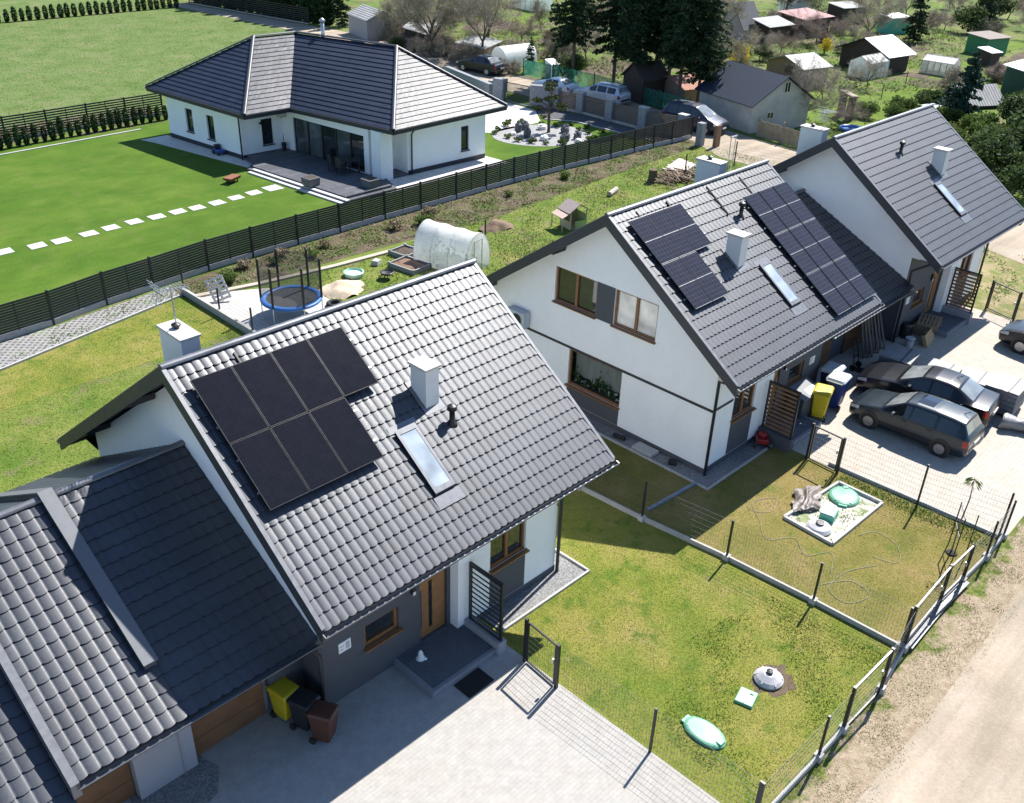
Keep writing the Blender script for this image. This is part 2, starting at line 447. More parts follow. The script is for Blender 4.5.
GRAVD = groundmat('grey_gravel', ([(.3, (.14, .14, .14)), (.5, (.25, .25, .25)), (.7, (.38, .38, .37))], 16, []), bmp=1.0, bscale=20, bdist=.04)

sheet('ground', [(-160, -160), (420, -160), (420, 420), (-160, 420)], 0, G_ROUGH)
sheet('meadow', [(-60, 52.6), (27, 53.4), (50, 53.5), (56, 62), (58, 86), (55, 101), (-60, 101)], .004, G_MEADOW)
sheet('far_field', [(-80, 103.5), (53.5, 103.5), (52, 160), (-80, 160)], .004, G_MEADOW)
sheet('lawn', [(-30, 21.6), (3, 22.0), (10.3, 22.7), (19, 23.4), (36, 23.6), (54, 22.7), (53, 44), (52, 51), (-30, 51)], .006, G_LAWN)
sheet('back_garden', [(-30, 4), (54, 4), (53.5, 21.2), (36, 22.9), (19, 22.7), (10.3, 22), (-30, 21)], .004, G_BACK)
sheet('planted_bank', [(11, 20.3), (22, 19.9), (30, 19.3), (41, 20.2), (53, 20.8), (54, 22.5), (36, 23.4), (19, 23.2), (10.6, 22.5)], .010, G_BANK)
sheet('grass_paver_path', [(-30, 17.0), (-6, 17.8), (2, 19.3), (10.9, 21.2), (10.9, 22.5), (5, 21.8), (-30, 20.9)], .012, P_LATT)
sheet('concrete_pad', [(11.1, 13.0), (15.8, 13.0), (15.9, 17.0), (14.4, 19.3), (11.3, 20.9)], .014, CONCL)
sheet('front_lawn', [(5.75, -13.75), (22, -13.75), (22, 5), (-12, 5), (-12, 16), (11, 16), (11, 21), (2, 19.2), (-30, 17), (-30, -2), (5.75, -2)], .008, G_FRONT)
sheet('dry_front_lawn', [(13.62, -13.7), (22, -13.7), (22, -4), (17, -4), (17, 5), (12.45, 5), (12.9, -2.3), (13.05, -4.9), (13.4, -7.97)], .012, G_FRONT2)
sheet('dry_strip', [(-60, 52.7), (27, 53.3), (27, 55.6), (-60, 55.0)], .009, groundmat('dry_grass_strip', ([(.3, (.22, .19, .10)), (.5, (.28, .24, .14)), (.7, (.33, .29, .18))], 1.5, [(.9, .52, .66, (.16, .2, .06), .6)]), bmp=.8, bscale=8, bdist=.1))
sheet('driveway', [(-30, -13.85), (5.78, -13.85), (5.78, -4.2), (.5, -4.2), (.5, -2.5), (-30, -2.5)], .016, P_DRIVE)
sheet('parking_yard', [(20.95, -13.7), (20.6, -7.6), (20.6, -3.3), (38.9, -3.3), (38.9, -13.2)], .016, P_DRIVE2)
sheet('verge', [(-60, -15.9), (60, -15.9), (60, -13.7), (-60, -13.7)], .012, G_VERGE)
sheet('street', [(-80, -40), (90, -40), (90, -15.0), (60, -15.0), (40, -15.15), (26, -15.0), (21, -14.6), (19, -15.0), (12, -15.2), (8, -15.1), (-80, -15.2)], .020, G_STREET)
sheet('sandy_track', [(41, -15.5), (47, -5), (50.5, 6), (51.5, 12), (51.6, 18), (53.8, 22), (54.5, 34), (54.6, 45), (56.0, 53), (57.5, 62), (57, 76), (54.5, 104), (57, 104),
                      (61, 76), (62, 60), (60.2, 50), (60.5, 42), (60.4, 34), (58.8, 24), (57.8, 16), (57.6, 8), (56, 0), (53, -8), (50, -15.5)], .018, G_STREET)
sheet('side_yard', [(38.9, -13.6), (47, -13.6), (49, -3), (50, 6), (38.9, 6)], .006, groundmat('bare_yard', ([(.3, (.12, .15, .03)), (.5, (.26, .22, .11)), (.7, (.36, .29, .18))], .7, [(1.5, .5, .62, (.10, .17, .03), .7)]), bmp=.7, bscale=10))
sheet('bungalow_drive', [(43.5, 33.2), (48.8, 33.2), (51.3, 36.2), (51.5, 43), (40, 43), (40, 36)], .016, P_PALE)
sheet('shaded_walk', [(49.6, 33.6), (51.0, 31.6), (51.4, 23.0), (53.0, 22.9), (53.2, 32), (52.6, 37), (51.2, 36.2)], .018, P_SHADE)
sheet('apron', [(22.2, 47.6), (22.6, 46.4), (24.4, 37.0), (25.6, 37.2), (25.4, 40), (24.3, 47.6)], .018, P_PALE)
sheet('side_apron', [(28.0, 26.8), (38.8, 26.8), (38.6, 29.2), (28.0, 29.4)], .018, P_PALE)
def ellipse(cx, cy, a, b, n=48, rz=0.0):
    return [(cx + a * math.cos(t) * math.cos(rz) - b * math.sin(t) * math.sin(rz), cy + a * math.cos(t) * math.sin(rz) + b * math.sin(t) * math.cos(rz)) for t in [2 * PI * k / n for k in range(n)]]
sheet('pebble_bed', ellipse(45.95, 30.35, 3.9, 3.1, rz=-.5), .016, GRAVEL)
sheet('gravel_patch', [(-3.9, -3.3), (-2.2, -3.3), (-2.0, -4.0), (-2.4, -4.6), (-3.2, -4.9), (-4.2, -4.6)], .024, GRAVD)
sheet('gravel_strip', [(16.15, 7.5), (16.15, -5.35), (18.0, -5.35), (20.6, -5.35), (20.6, -4.3), (17.0, -4.3), (17.0, 7.5)], .016, GRAVD)
sheet('gravel_margin', [(6.0, -5.35), (9.75, -5.35), (9.75, 7.0), (9.0, 7.0), (9.0, -4.4), (6.0, -4.4)], .016, GRAVD)
sheet('pump_bed', [(16.62, -8.1), (16.5, -9.92), (19.82, -10.0), (19.85, -8.35)], .016, groundmat('sandy_bed', ([(.3, (.42, .4, .34)), (.5, (.52, .5, .44)), (.7, (.6, .58, .52))], 3, [(1.6, .5, .62, (.16, .22, .06), .8)]), bmp=.5, bscale=20))

def kerb(name, pts, w=.08, h=.12, mat=None):
    mb = MB()
    for a, b in zip(pts[:-1], pts[1:]):
        mb.bar((a[0], a[1], h / 2 - .02), (b[0], b[1], h / 2 - .02), w, h + .04)
    return tag(mb.build(name, mat or CONC), kind=S_)
kerb('path_kerb', [(-30, 17.0), (-6, 17.8), (2, 19.25), (10.9, 21.15)], .09, .1)
kerb('bed_kerb', [(16.62, -8.1), (16.5, -9.92), (19.82, -10.0), (19.85, -8.35), (16.62, -8.1)], .09, .12, CONCL)
kerb('house_kerb', [(16.1, 7.5), (16.1, -5.4), (20.6, -5.4)], .07, .08)
kerb('link_kerb', [(13.6, -4.72), (16.1, -4.9)], .09, .1, plain('blue_grey_kerb', (.2, .23, .28), .8))
kerb('margin_kerb', [(6.0, -5.4), (9.8, -5.4), (9.8, 7)], .07, .08)
kerb('yard_kerb', [(20.72, -7.5), (20.9, -13.5)], .1, .14)
kerb('hedge_kerb', [(-30, 49.2), (13.8, 49.8), (23.6, 50.2)], .18, .06, CONC)
kerb('walk_kerb', [(51.3, 22.9), (50.95, 31.6), (49.6, 33.5)], .12, .08, CONCL)
kerb('garden_kerb', [(11.2, 20.6), (14.4, 19.9), (18.5, 19.35), (22.0, 19.1)], .3, .10, plain('weathered_sleeper', (.4, .35, .28), .9))
kerb('pad_kerb', [(11.0, 13), (11.05, 21.4)], .14, .34)
# ------------------------------------------------------------------ roofs
TS = .709; HR = 8.42; LR = 9.91; WF = 5.85; WB = 8.23
def tile_slope(mb, p0, ux, down, length, slope_len, cw, rh, amp=.017, lift=.033, seg=10):
    """rows of arched metal tiles, p0 top-left corner, ux along the ridge, down = unit vector down the slope"""
    p0 = Vector(p0); ux = Vector(ux).normalized(); dn = Vector(down).normalized(); n = ux.cross(dn)
    if n.z < 0: n = -n
    ncol = max(1, round(length / cw)); cw = length / ncol
    nrow = max(1, round(slope_len / rh)); rh = slope_len / nrow
    us = [i * cw / seg for i in range(ncol * seg + 1)]
    prof = [amp * abs(math.sin(PI * (i % seg) / seg)) ** .5 for i in range(len(us))]
    m = len(us)
    for r in range(nrow):
        vs = []
        for v, l in ((r * rh - (.03 if r else 0), .0), ((r + 1) * rh, lift), ((r + 1) * rh, lift - .032)):
            for i, u in enumerate(us):
                e = .045 * (prof[i] / amp) ** 1.3 - .02 if l else 0
                vs.append(p0 + ux * u + dn * (v + e) + n * (prof[i] * (1 if l != lift - .032 else .2) + l + .01))
        fs = []
        for i in range(m - 1):
            fs.append((i, i + 1, m + i + 1, m + i))
        mb.add(vs, fs)
        # the dark front lip of the row
        b = len(mb.v) - 3 * m
        lip = [mb.v[b + m + i] for i in range(m)] + [mb.v[b + 2 * m + i] for i in range(m)]
        mb.add(lip, [(i, i + 1, m + i + 1, m + i) for i in range(m - 1)])
    return mb

def ridge_cap(mb, p, q, r=.11, n=8, seglen=.4):
    p = Vector(p); q = Vector(q); d = (q - p); L = d.length; d.normalize()
    side = d.cross(Vector((0, 0, 1))).normalized(); up = side.cross(d)
    k = max(1, round(L / seglen))
    for i in range(k):
        a = p + d * (L * i / k); b = p + d * (L * (i + 1) / k + .03)
        P = []
        for e, rr in ((a, r * .92), (b, r * 1.05)):
            P.append([e + side * (rr * math.cos(t)) + up * (rr * math.sin(t) * .8) for t in [PI * j / n for j in range(n + 1)]])
        mb.grid(P)
    for e, s in ((p, 1), (q, 1)):
        mb.add([e + side * (r * math.cos(PI * j / n)) + up * (r * math.sin(PI * j / n) * .8) for j in range(n + 1)], [tuple(range(n + 1))])
    return mb

COSR = 1 / math.sqrt(1 + TS * TS)
DNF = Vector((0, -1, -TS)).normalized(); DNB = Vector((0, 1, -TS)).normalized()
mb = MB(); tile_slope(mb, (0, 0, HR), (1, 0, 0), DNF, LR, WF / COSR, .225, .38)
tile_slope(mb, (0, 0, HR), (1, 0, 0), DNB, LR, WB / COSR, .225, .38)
ROOF_MB = mb
class Mir:
    def __init__(s, on): s.on = on
    def __call__(s, x, y, z): return ((LR - x) if s.on else x, y, z)

def wallpart(mb, p0, p1, z0, top, holes, P, depth=.16, m=0, mr=None):
    """a wall face from p0 to p1 (left to right seen from outside) with real openings and reveals; top: [(s,z)...]"""
    d = Vector((p1[0] - p0[0], p1[1] - p0[1])); L = d.length; d.normalize()
    nx, ny = d.y, -d.x
    mr = m if mr is None else mr
    def pt(s, z, i=0.0):
        return P(p0[0] + d.x * s - nx * i, p0[1] + d.y * s - ny * i, z)
    def tz(s):
        for (a, za), (b, zb) in zip(top[:-1], top[1:]):
            if a - 1e-6 <= s <= b + 1e-6: return za + (zb - za) * (s - a) / max(1e-9, b - a)
        return top[-1][1]
    cuts = sorted(set([0.0, L] + [h[0] for h in holes] + [h[1] for h in holes] + [t[0] for t in top]))
    cuts = [c for c in cuts if -1e-6 <= c <= L + 1e-6]
    for a, b in zip(cuts[:-1], cuts[1:]):
        if b - a < 1e-5: continue
        mid = (a + b) / 2
        hs = sorted([(h[2], h[3]) for h in holes if h[0] - 1e-6 <= mid <= h[1] + 1e-6])
        z = z0
        for h0, h1 in hs:
            if h0 - z > 1e-4: mb.quad(pt(a, z), pt(b, z), pt(b, h0), pt(a, h0), m)
            z = h1
        mb.quad(pt(a, z), pt(b, z), pt(b, tz(b)), pt(a, tz(a)), m)
    for s0, s1, h0, h1 in holes:
        mb.quad(pt(s0, h0), pt(s0, h1), pt(s0, h1, depth), pt(s0, h0, depth), mr)
        mb.quad(pt(s1, h0), pt(s1, h1), pt(s1, h1, depth), pt(s1, h0, depth), mr)
        mb.quad(pt(s0, h1), pt(s1, h1), pt(s1, h1, depth), pt(s0, h1, depth), mr)
        mb.quad(pt(s0, h0), pt(s1, h0), pt(s1, h0, depth), pt(s0, h0, depth), mr)
    return pt

def window(parent, pt, s0, s1, z0, z1, n=2, frame=None, glass=None, sill=True, w=.07, inset=.12, name='window', label=None, sillout=.10):
    frame = frame or WOODF
    glasses = glass if isinstance(glass, (list, tuple)) else [glass or GLASS] * n
    mb = MB()
    def fb(sa, za, sb, zb):     # frame bar as a box between in-plane corners
        q = [pt(sa, za, inset - .05), pt(sb, za, inset - .05), pt(sb, zb, inset - .05), pt(sa, zb, inset - .05),
             pt(sa, za, inset + .04), pt(sb, za, inset + .04), pt(sb, zb, inset + .04), pt(sa, zb, inset + .04)]
        mb.add(q, [(0, 1, 2, 3), (7, 6, 5, 4), (0, 4, 5, 1), (1, 5, 6, 2), (2, 6, 7, 3), (3, 7, 4, 0)])
    fb(s0, z0, s1, z0 + w); fb(s0, z1 - w, s1, z1)
    fb(s0, z0 + w, s0 + w, z1 - w); fb(s1 - w, z0 + w, s1, z1 - w)
    step = (s1 - s0) / n
    for i in range(1, n):
        c = s0 + step * i; fb(c - w * .8, z0 + w, c + w * .8, z1 - w)
    f = mb.build(name, frame, parent, local=False)
    if label: f['label'] = label
    for i in range(n):
        a = s0 + step * i + (w if i == 0 else w * .8) ; b = s0 + step * (i + 1) - (w if i == n - 1 else w * .8)
        g = MB(); g.quad(pt(a, z0 + w, inset + .01), pt(b, z0 + w, inset + .01), pt(b, z1 - w, inset + .01), pt(a, z1 - w, inset + .01))
        g.build('pane', glasses[i], f, local=False)
    if sill:
        sb = MB()
        q = [pt(s0 - .05, z0 - .06, -sillout), pt(s1 + .05, z0 - .06, -sillout), pt(s1 + .05, z0 - .012, -sillout), pt(s0 - .05, z0 - .012, -sillout),
             pt(s0 - .05, z0 - .04, inset - .05), pt(s1 + .05, z0 - .04, inset - .05), pt(s1 + .05, z0 + .004, inset - .052), pt(s0 - .05, z0 + .004, inset - .052)]
        sb.add(q, [(0, 1, 2, 3), (7, 6, 5, 4), (0, 4, 5, 1), (1, 5, 6, 2), (2, 6, 7, 3), (3, 7, 4, 0)])
        sb.build('sill', frame if frame is not DARKF else DARKF, f, local=False)
    return f

def panelface(pt, s0, s1, z0, z1, out=.012):
    mb = MB()
    q = [pt(s0, z0, -out), pt(s1, z0, -out), pt(s1, z1, -out), pt(s0, z1, -out), pt(s0, z0, .05), pt(s1, z0, .05), pt(s1, z1, .05), pt(s0, z1, .05)]
    return mb.add(q, [(0, 1, 2, 3), (7, 6, 5, 4), (0, 4, 5, 1), (1, 5, 6, 2), (2, 6, 7, 3), (3, 7, 4, 0)])

STEPE = plain('grey_step_edging', (.21, .22, .25), .85, var=.12, scale=6, space='pos')
SIGNW = plain('white_sign', (.8, .8, .8), .5, var=.03); SIGNG = plain('sign_print', (.42, .43, .46), .6)
LAMPM = plain('lamp_glass', (.7, .7, .68), .3)
roof_mesh = None
XL, XR, YF, YB, YBK = .78, 9.06, -4.3, -4.62, 7.3
def roofz(y): return HR - TS * abs(y)

def house(name, label, x0, y0, z0, mirror, detail=0):
    global roof_mesh
    P = Mir(mirror)
    h = thing('tiled_house', label, 'house', (x0, y0, z0))
    gz = -z0 - .05                                   # walls run down into the ground
    # --- walls
    w = MB()
    ftop = 4.02
    fr = wallpart(w, (5.1, YB), (XR, YB), gz, [(0, ftop), (XR - 5.1, ftop)], [(1.2, 2.62, 1.6, 2.78)], P, m=0)
    w.quad(P(5.1, YF, gz), P(5.1, YB, gz), P(5.1, YB, ftop), P(5.1, YF, ftop))
    D = YBK - YB
    # right gable: seen from +x, left end is the front
    sA = -YB
    gtop = [(0, roofz(YB) - .28), (sA, HR - .28), (D, roofz(YBK) - .28)]
    holes = []
    def S(y): return y - YB
    wins = [(S(.82), S(2.85), 4.15, 5.55), (S(-1.92), S(-.02), 4.15, 5.55), (S(-.66), S(1.94), .92, 2.44)]
    gp = wallpart(w, (XR, YB), (XR, YBK), gz, gtop, wins, P)
    lp = wallpart(w, (XL, YBK), (XL, YF), gz, [(0, roofz(YBK) - .28), (YBK, HR - .28), (YBK - YF, roofz(YF) - .28)], [], P)
    bp = wallpart(w, (XR, YBK), (XL, YBK), gz, [(0, 2.9), (XR - XL, 2.9)], [(1, 2.2, 1, 2.3), (4, 6.2, .1, 2.3)], P)
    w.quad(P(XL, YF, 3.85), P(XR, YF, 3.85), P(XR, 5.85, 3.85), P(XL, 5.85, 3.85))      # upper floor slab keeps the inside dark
    w.build('wall', WHITE, h, local=False)
    c = MB()
    cp = wallpart(c, (XL, YF), (5.1, YF), gz, [(0, ftop), (5.1 - XL, ftop)], [(1.38, 2.5, 1.22, 1.95), (3.24, 4.2, .21, 2.44)], P)
    c.build('cladding', ANTH, h, local=False)
    Ls = YBK - YF; panelface(lp, Ls - 1.15, Ls, gz, 2.6, .014).build('dark_panel', ANTH, h, local=False)
    b = MB()
    for (a, bb) in (((XL - .012, YF), (XL - .012, YBK)), ((XR + .012, YB - .01), (XR + .012, YBK))):
        b.quad(P(a[0], a[1], gz), P(bb[0], bb[1], gz), P(bb[0], bb[1], gz + .28), P(a[0], a[1], gz + .28))
    b.quad(P(5.1, YB - .012, gz), P(XR + .012, YB - .012, gz), P(XR + .012, YB - .012, gz + .28), P(5.1, YB - .012, gz + .28))
    b.build('plinth', ANTH, h, local=False)
    # --- gable windows
    window(h, gp, *wins[0], n=2, glass=[GLASS, GLASS])
    window(h, gp, *wins[1], n=2, glass=[GLASSL, GLASSL])
    f = window(h, gp, *wins[2], n=1, glass=[CLEAR], sillout=.12)
    # room seen through the big pane: net curtain and potted plants
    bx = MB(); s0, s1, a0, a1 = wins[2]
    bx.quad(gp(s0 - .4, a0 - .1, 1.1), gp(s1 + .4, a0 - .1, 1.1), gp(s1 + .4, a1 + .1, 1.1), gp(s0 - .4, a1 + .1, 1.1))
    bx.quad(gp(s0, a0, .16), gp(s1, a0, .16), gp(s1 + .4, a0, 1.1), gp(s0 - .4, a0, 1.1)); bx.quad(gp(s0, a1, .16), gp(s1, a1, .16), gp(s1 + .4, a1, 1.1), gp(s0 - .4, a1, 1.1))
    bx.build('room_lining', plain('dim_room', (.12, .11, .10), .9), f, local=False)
    cu = MB(); G = []
    for i in range(121):
        s = s0 + (s1 - s0) * i / 120; dd = .5 + .05 * math.sin(i * 1.3) + .02 * math.sin(i * .37)
        G.append([gp(s, a0 + .25, dd), gp(s, a1, dd)])
    cu.grid(G); cu.build('curtain', CURT, f, smooth=True, local=False)
    fl = MB()
    for i in range(420):
        s = random.uniform(s0 + .1, s1 - .1); dd = random.uniform(.2, .42); z = a0 + .12 + abs(random.gauss(0, .25)) * (.6 + .5 * math.sin(s * 4))
        z = min(z, a1 - .35); q = .05 + .05 * random.random()
        ang = random.uniform(0, PI)
        pA = Vector(gp(s, z, dd)); u = Vector((random.gauss(0, 1), random.gauss(0, 1), random.gauss(0, 1))).normalized(); v = u.orthogonal().normalized()
        fl.add([pA - u * q, pA + v * q * .6, pA + u * q, pA - v * q * .6], [(0, 1, 2, 3)], 1 if random.random() < .14 else 0)
    fl.build('window_plants', [LEAFD, BLOSSOM], f, local=False)
    panelface(gp, S(-.02) + .01, S(.82) - .01, 4.12, 5.56).build('dark_panel', ANTH, h, local=False)
    panelface(gp, S(-.66), S(1.94), gz + .29, .84).build('dark_panel', ANTH, h, local=False)
    # dark string band over gable and corner
    mb = MB()
    q = panelface(gp, 0.0, S(7.2), 2.45, 2.55, .02); mb.add(q.v, q.f)
    if detail == 1:
      q = panelface(fr, 2.72, XR - 5.1, 2.45, 2.55, .02); mb.add(q.v, q.f)
    mb.build('string_band', FASC, h, local=False)
    window(h, bp, 1, 2.2, 1, 2.3, n=2); window(h, bp, 4, 6.2, .1, 2.3, n=2, sill=False)
    # --- front
    window(h, fr, 1.2, 2.62, 1.6, 2.78, n=2, sillout=.14)
    panelface(fr, 1.2, 2.62, gz + .3, 1.53).build('dark_panel', ANTH, h, local=False)
    window(h, cp, 1.38, 2.5, 1.22, 1.95, n=1, w=.09, sillout=.12)
    d = MB(); s0, s1 = 3.24, 4.2
    def slab(a, b2, z1, z2, i0, i1, mbx):
        q = [cp(a, z1, i0), cp(b2, z1, i0), cp(b2, z2, i0), cp(a, z2, i0), cp(a, z1, i1), cp(b2, z1, i1), cp(b2, z2, i1), cp(a, z2, i1)]
        mbx.add(q, [(0, 1, 2, 3), (7, 6, 5, 4), (0, 4, 5, 1), (1, 5, 6, 2), (2, 6, 7, 3), (3, 7, 4, 0)])
    slab(s0 + .02, s0 + .36, .22, 2.42, .08, .14, d); slab(s0 + .49, s1 - .02, .22, 2.42, .08, .14, d)
    slab(s0 + .36, s0 + .49, .22, .45, .08, .14, d); slab(s0 + .36, s0 + .49, 2.1, 2.42, .08, .14, d)
    door = d.build('door', WOODD, h, local=False)
    g = MB(); slab(s0 + .36, s0 + .49, .45, 2.1, .1, .13, g); g.build('door_glass', GLASS, door, local=False)
    g = MB(); slab(s0 + .08, s0 + .11, .6, 1.9, .03, .06, g); g.build('handle', GALV, door, local=False)
    lm = MB(); slab(2.92, 3.04, 2.12, 2.42, -.09, .0, lm); lam = lm.build('wall_lamp', BLACKP, h, local=False)
    lm = MB(); slab(2.935, 3.025, 2.10, 2.2, -.10, -.02, lm); lm.build('lamp_glass', LAMPM, lam, local=False)
    sg = MB(); slab(.58, .95, 1.58, 1.9, -.025, 0, sg); s = sg.build('house_plate', SIGNW, h, local=False)
    sg = MB(); slab(.62, .74, 1.76, 1.79, -.029, -.02, sg); slab(.79, .91, 1.63, 1.85, -.029, -.02, sg); slab(.62, .71, 1.66, 1.69, -.029, -.02, sg); sg.build('plate_print', SIGNG, s, local=False)
    # step slab in front of the door
    st = MB(); st.prism([P(3.06, YF + .0, 0)[:2], P(3.06, -5.88, 0)[:2], P(5.4, -5.88, 0)[:2], P(5.4, YB, 0)[:2], P(5.1, YB, 0)[:2], P(5.1, YF, 0)[:2]], gz, .2 if not z0 else .2 - z0 * .5)
    sto = st.build('entrance_step', P_STEP, h, local=False)
    zt = .204 if not z0 else .204 - z0 * .5; se = MB()
    se.prism([P(3.05, -5.9, 0)[:2], P(3.05, -5.8, 0)[:2], P(5.4, -5.8, 0)[:2], P(5.4, -5.9, 0)[:2]], gz + .02, zt); se.prism([P(3.05, -5.8, 0)[:2], P(3.05, YF - .01, 0)[:2], P(3.15, YF - .01, 0)[:2], P(3.15, -5.8, 0)[:2]], gz + .02, zt)
    se.build('step_edging', STEPE, sto, local=False)
    # privacy screen on a low wall beside the step
    x1 = 5.47
    lw = MB(); lw.box(((P(x1, 0, 0)[0]), (-4.64 - 6.0) / 2, .2), (.3, 1.36, .4 - gz)); lwo = lw.build('screen_wall', GREYR if detail != 1 else ANTH, h, local=False)
    sf = MB(); xs = P(x1, 0, 0)[0]
    for y in (-4.72, -5.92): sf.bar((xs, y, .42), (xs, y, 2.43), .07)
    for z in (.44, 2.40): sf.bar((xs, -4.69, z), (xs, -5.95, z), .06, .07)
    scr = sf.build('privacy_screen', POST, h, local=False)
    sl = MB(); ns = 11
    for i in range(ns):
        z = .58 + i * (1.72 / (ns - 1)); sl.box((xs, -5.32, z), (.025, 1.14, .035 if detail == 0 else .085))
    sl.build('screen_slats', POST if detail == 0 else WOODSL, scr, local=False)
    # --- roof
    if roof_mesh is None:
        r = ROOF_MB.build('roof', TILE, h, smooth=True, local=False); roof_mesh = r.data
    else:
        r = bpy.data.objects.new('roof', roof_mesh); COL.objects.link(r); r.parent = h
    rc = MB(); ridge_cap(rc, (-.02, 0, HR + .02), (LR + .02, 0, HR + .02)); rc.build('ridge_cap', TILER, r, smooth=True, local=False)
    sh_ = MB()
    def slabx(xa, xb, y1, y2, off_top, off_bot, mbx):
        q = []
        for xx in (xa, xb):
            for yy in (y1, y2):
                q += [(xx, yy, roofz(yy) - off_top), (xx, yy, roofz(yy) - off_bot)]
        mbx.add(q, [(0, 1, 3, 2), (4, 6, 7, 5), (0, 2, 6, 4), (1, 5, 7, 3), (0, 4, 5, 1), (2, 3, 7, 6)])
    slabx(.04, LR - .04, -WF + .04, 0, .02, .2, sh_); slabx(.04, LR - .04, 0, WB - .04, .02, .2, sh_)
    sh_.build('soffit', SOFF, r, local=False)
    for xa, xb in ((-.03, .03), (LR - .03, LR + .03)):
        for y1, y2 in ((-WF, -.002), (.002, WB)):
            fb = MB(); slabx(xa, xb, y1, y2, -.05, .36, fb); fb.build('verge_board', FASC, r, local=False)
            fl = MB(); s_ = .10 if xa < 1 else -.10
            a, b2 = sorted((xa + (.0 if xa < 1 else .06), xa + (.0 if xa < 1 else .06) + s_)); slabx(a - .005, b2, y1, y2, -.075, -.052, fl); fl.build('verge_flashing', METAL, r, local=False)
    for xa, xb in ((.0, XL), (XR, LR)):
        for y in (-3.1, 2.4, 5.9):
            pu = MB(); pu.box(((xa + xb) / 2, y, roofz(y) - .30), (xb - xa - .08, .14, .18)); pu.build('purlin', SOFF, r, local=False)
    for y, s_ in ((-WF, -1), (WB, 1)):
        z = roofz(y)
        fb = MB(); fb.box((LR / 2, y + .03 * -s_, z - .14), (LR - .04, .04, .26)); fb.box((LR / 2, (y + s_ * -.05 + (YB if s_ < 0 else YBK)) / 2, z - .26), (XR - XL + .1, abs(y - (YB if s_ < 0 else YBK)) - .1, .03)); fb.build('eave_board', FASC, r, local=False)
        gm = MB(); G = []
        for xx in (-.03, LR + .03):
            G.append([(xx, y + s_ * (.085 + .075 * math.cos(a)), z - .06 - .085 * math.sin(a)) for a in [PI * k / 8 for k in range(9)]])
        gm.grid(G); gm.grid([[(p[0], p[1] * 1.0 + s_ * .004 * 0, p[2] + .001) for p in row] for row in G])
        gm.bar((-.04, y + s_ * .165, z - .055), (LR + .04, y + s_ * .165, z - .055), .026, .026)
        gm.bar((-.04, y + s_ * .03, z - .06), (-.04, y + s_ * .15, z - .1), .02, .1); gm.bar((LR + .04, y + s_ * .03, z - .06), (LR + .04, y + s_ * .15, z - .1), .02, .1)
        gm.build('gutter', GUTT, r, local=False)
    for xx in (XL + .012, XR - .012):
        er = MB(); q = []
        for x_ in (xx - .01, xx + .01): q += [(x_, YF + .02, 4.0), (x_, -5.78, 4.0), (x_, -5.78, roofz(5.78) - .19), (x_, YF + .02, roofz(YF - .02) - .19)]
        er.add(q, [(0, 1, 2, 3), (7, 6, 5, 4), (0, 4, 5, 1), (1, 5, 6, 2), (2, 6, 7, 3), (3, 7, 4, 0)]); er.build('eave_return', WHITE, r, local=False)
    xp = XR + .06
    dp = MB(); q = [P(*p) for p in ((9.3, -WF - .06, roofz(WF) - .12), (9.3, -WF + .02, 3.95), (xp - .02, YB - .09, 3.72), (xp - .02, YB - .09, gz + .03))]
    dp.tube(q, .055, 8); dp.build('downpipe', FASC, h, smooth=True, local=False)
    # --- roof furniture on the front slope
    ch = MB(); cx, cy = P(5.74, -2.62, 0)[:2]
    ch.prism([(cx - .22, cy - .30), (cx + .22, cy - .30), (cx + .22, cy + .30), (cx - .22, cy + .30)], roofz(-2.9) - .05, 7.50)
    cho = ch.build('chimney', CHIMW, r, local=False)
    cc = MB(); cc.box((cx, cy, 7.535), (.56, .72, .07)); cc.build('chimney_cap', CAP, cho, local=False, bevel=.012)
    fl = MB(); slabx(cx - .33, cx + .33, cy - .45, cy + .42, -.07, -.045, fl); fl.build('chimney_flashing', METAL, r, local=False)
    # tall stack on the back slope
    ch = MB(); bx, by = P(1.34, 1.65, 0)[:2]
    ch.prism([(bx - .25, by - .55), (bx + .25, by - .55), (bx + .25, by + .55), (bx - .25, by + .55)], 6.4, 8.32)
    cho = ch.build('chimney', CHIMW, r, local=False)
    cc = MB(); cc.box((bx, by, 8.355), (.58, 1.2, .07)); cc.build('chimney_cap', CAP, cho, local=False, bevel=.012)
    cw_ = MB(); cw_.lathe([(.08, 0), (.08, .06), (.12, .06), (.12, .1), (.04, .14)], (bx, by + .1, 8.4), 12); cw_.build('chimney_cowl', BLACKP, cho, local=False)
    # skylight
    sx = P(4.6, 0, 0)[0]
    sk = MB(); slabx(sx - .33, sx + .33, -4.68, -3.16, -.14, -.03, sk)
    sko = sk.build('skylight', DARKF, r, local=False)
    sp = MB(); slabx(sx - .25, sx + .25, -4.58, -3.28, -.155, -.142, sp); sp.build('pane', SKYG, sko, local=False)
    sp = MB()
    slabx(sx - .33, sx - .252, -4.60, -3.2, -.165, -.142, sp); slabx(sx + .252, sx + .33, -4.60, -3.2, -.165, -.142, sp)
    slabx(sx - .33, sx + .33, -3.27, -3.15, -.168, -.142, sp); slabx(sx - .33, sx + .33, -4.70, -4.59, -.168, -.142, sp)
    slabx(sx - .42, sx + .42, -4.98, -4.70, -.072, -.055, sp); slabx(sx - .44, sx + .44, -3.13, -2.97, -.072, -.055, sp)
    sp.build('skylight_flashing', METAL, sko, local=False)
    # roof vent
    vx, vy = (5.97, -3.42) if detail == 0 else ((3.8, -1.45) if detail == 1 else (3.9, -1.45))
    vx = P(vx, 0, 0)[0]
    v = MB(); z = roofz(vy)
    v.lathe([(.17, -.08), (.10, .06), (.075, .1), (.075, .42), (.13, .43), (.13, .54), (.10, .55), (.02, .6)], (vx, vy, z), 14)
    v.build('roof_vent', BLACKP, r, smooth=True, local=False)
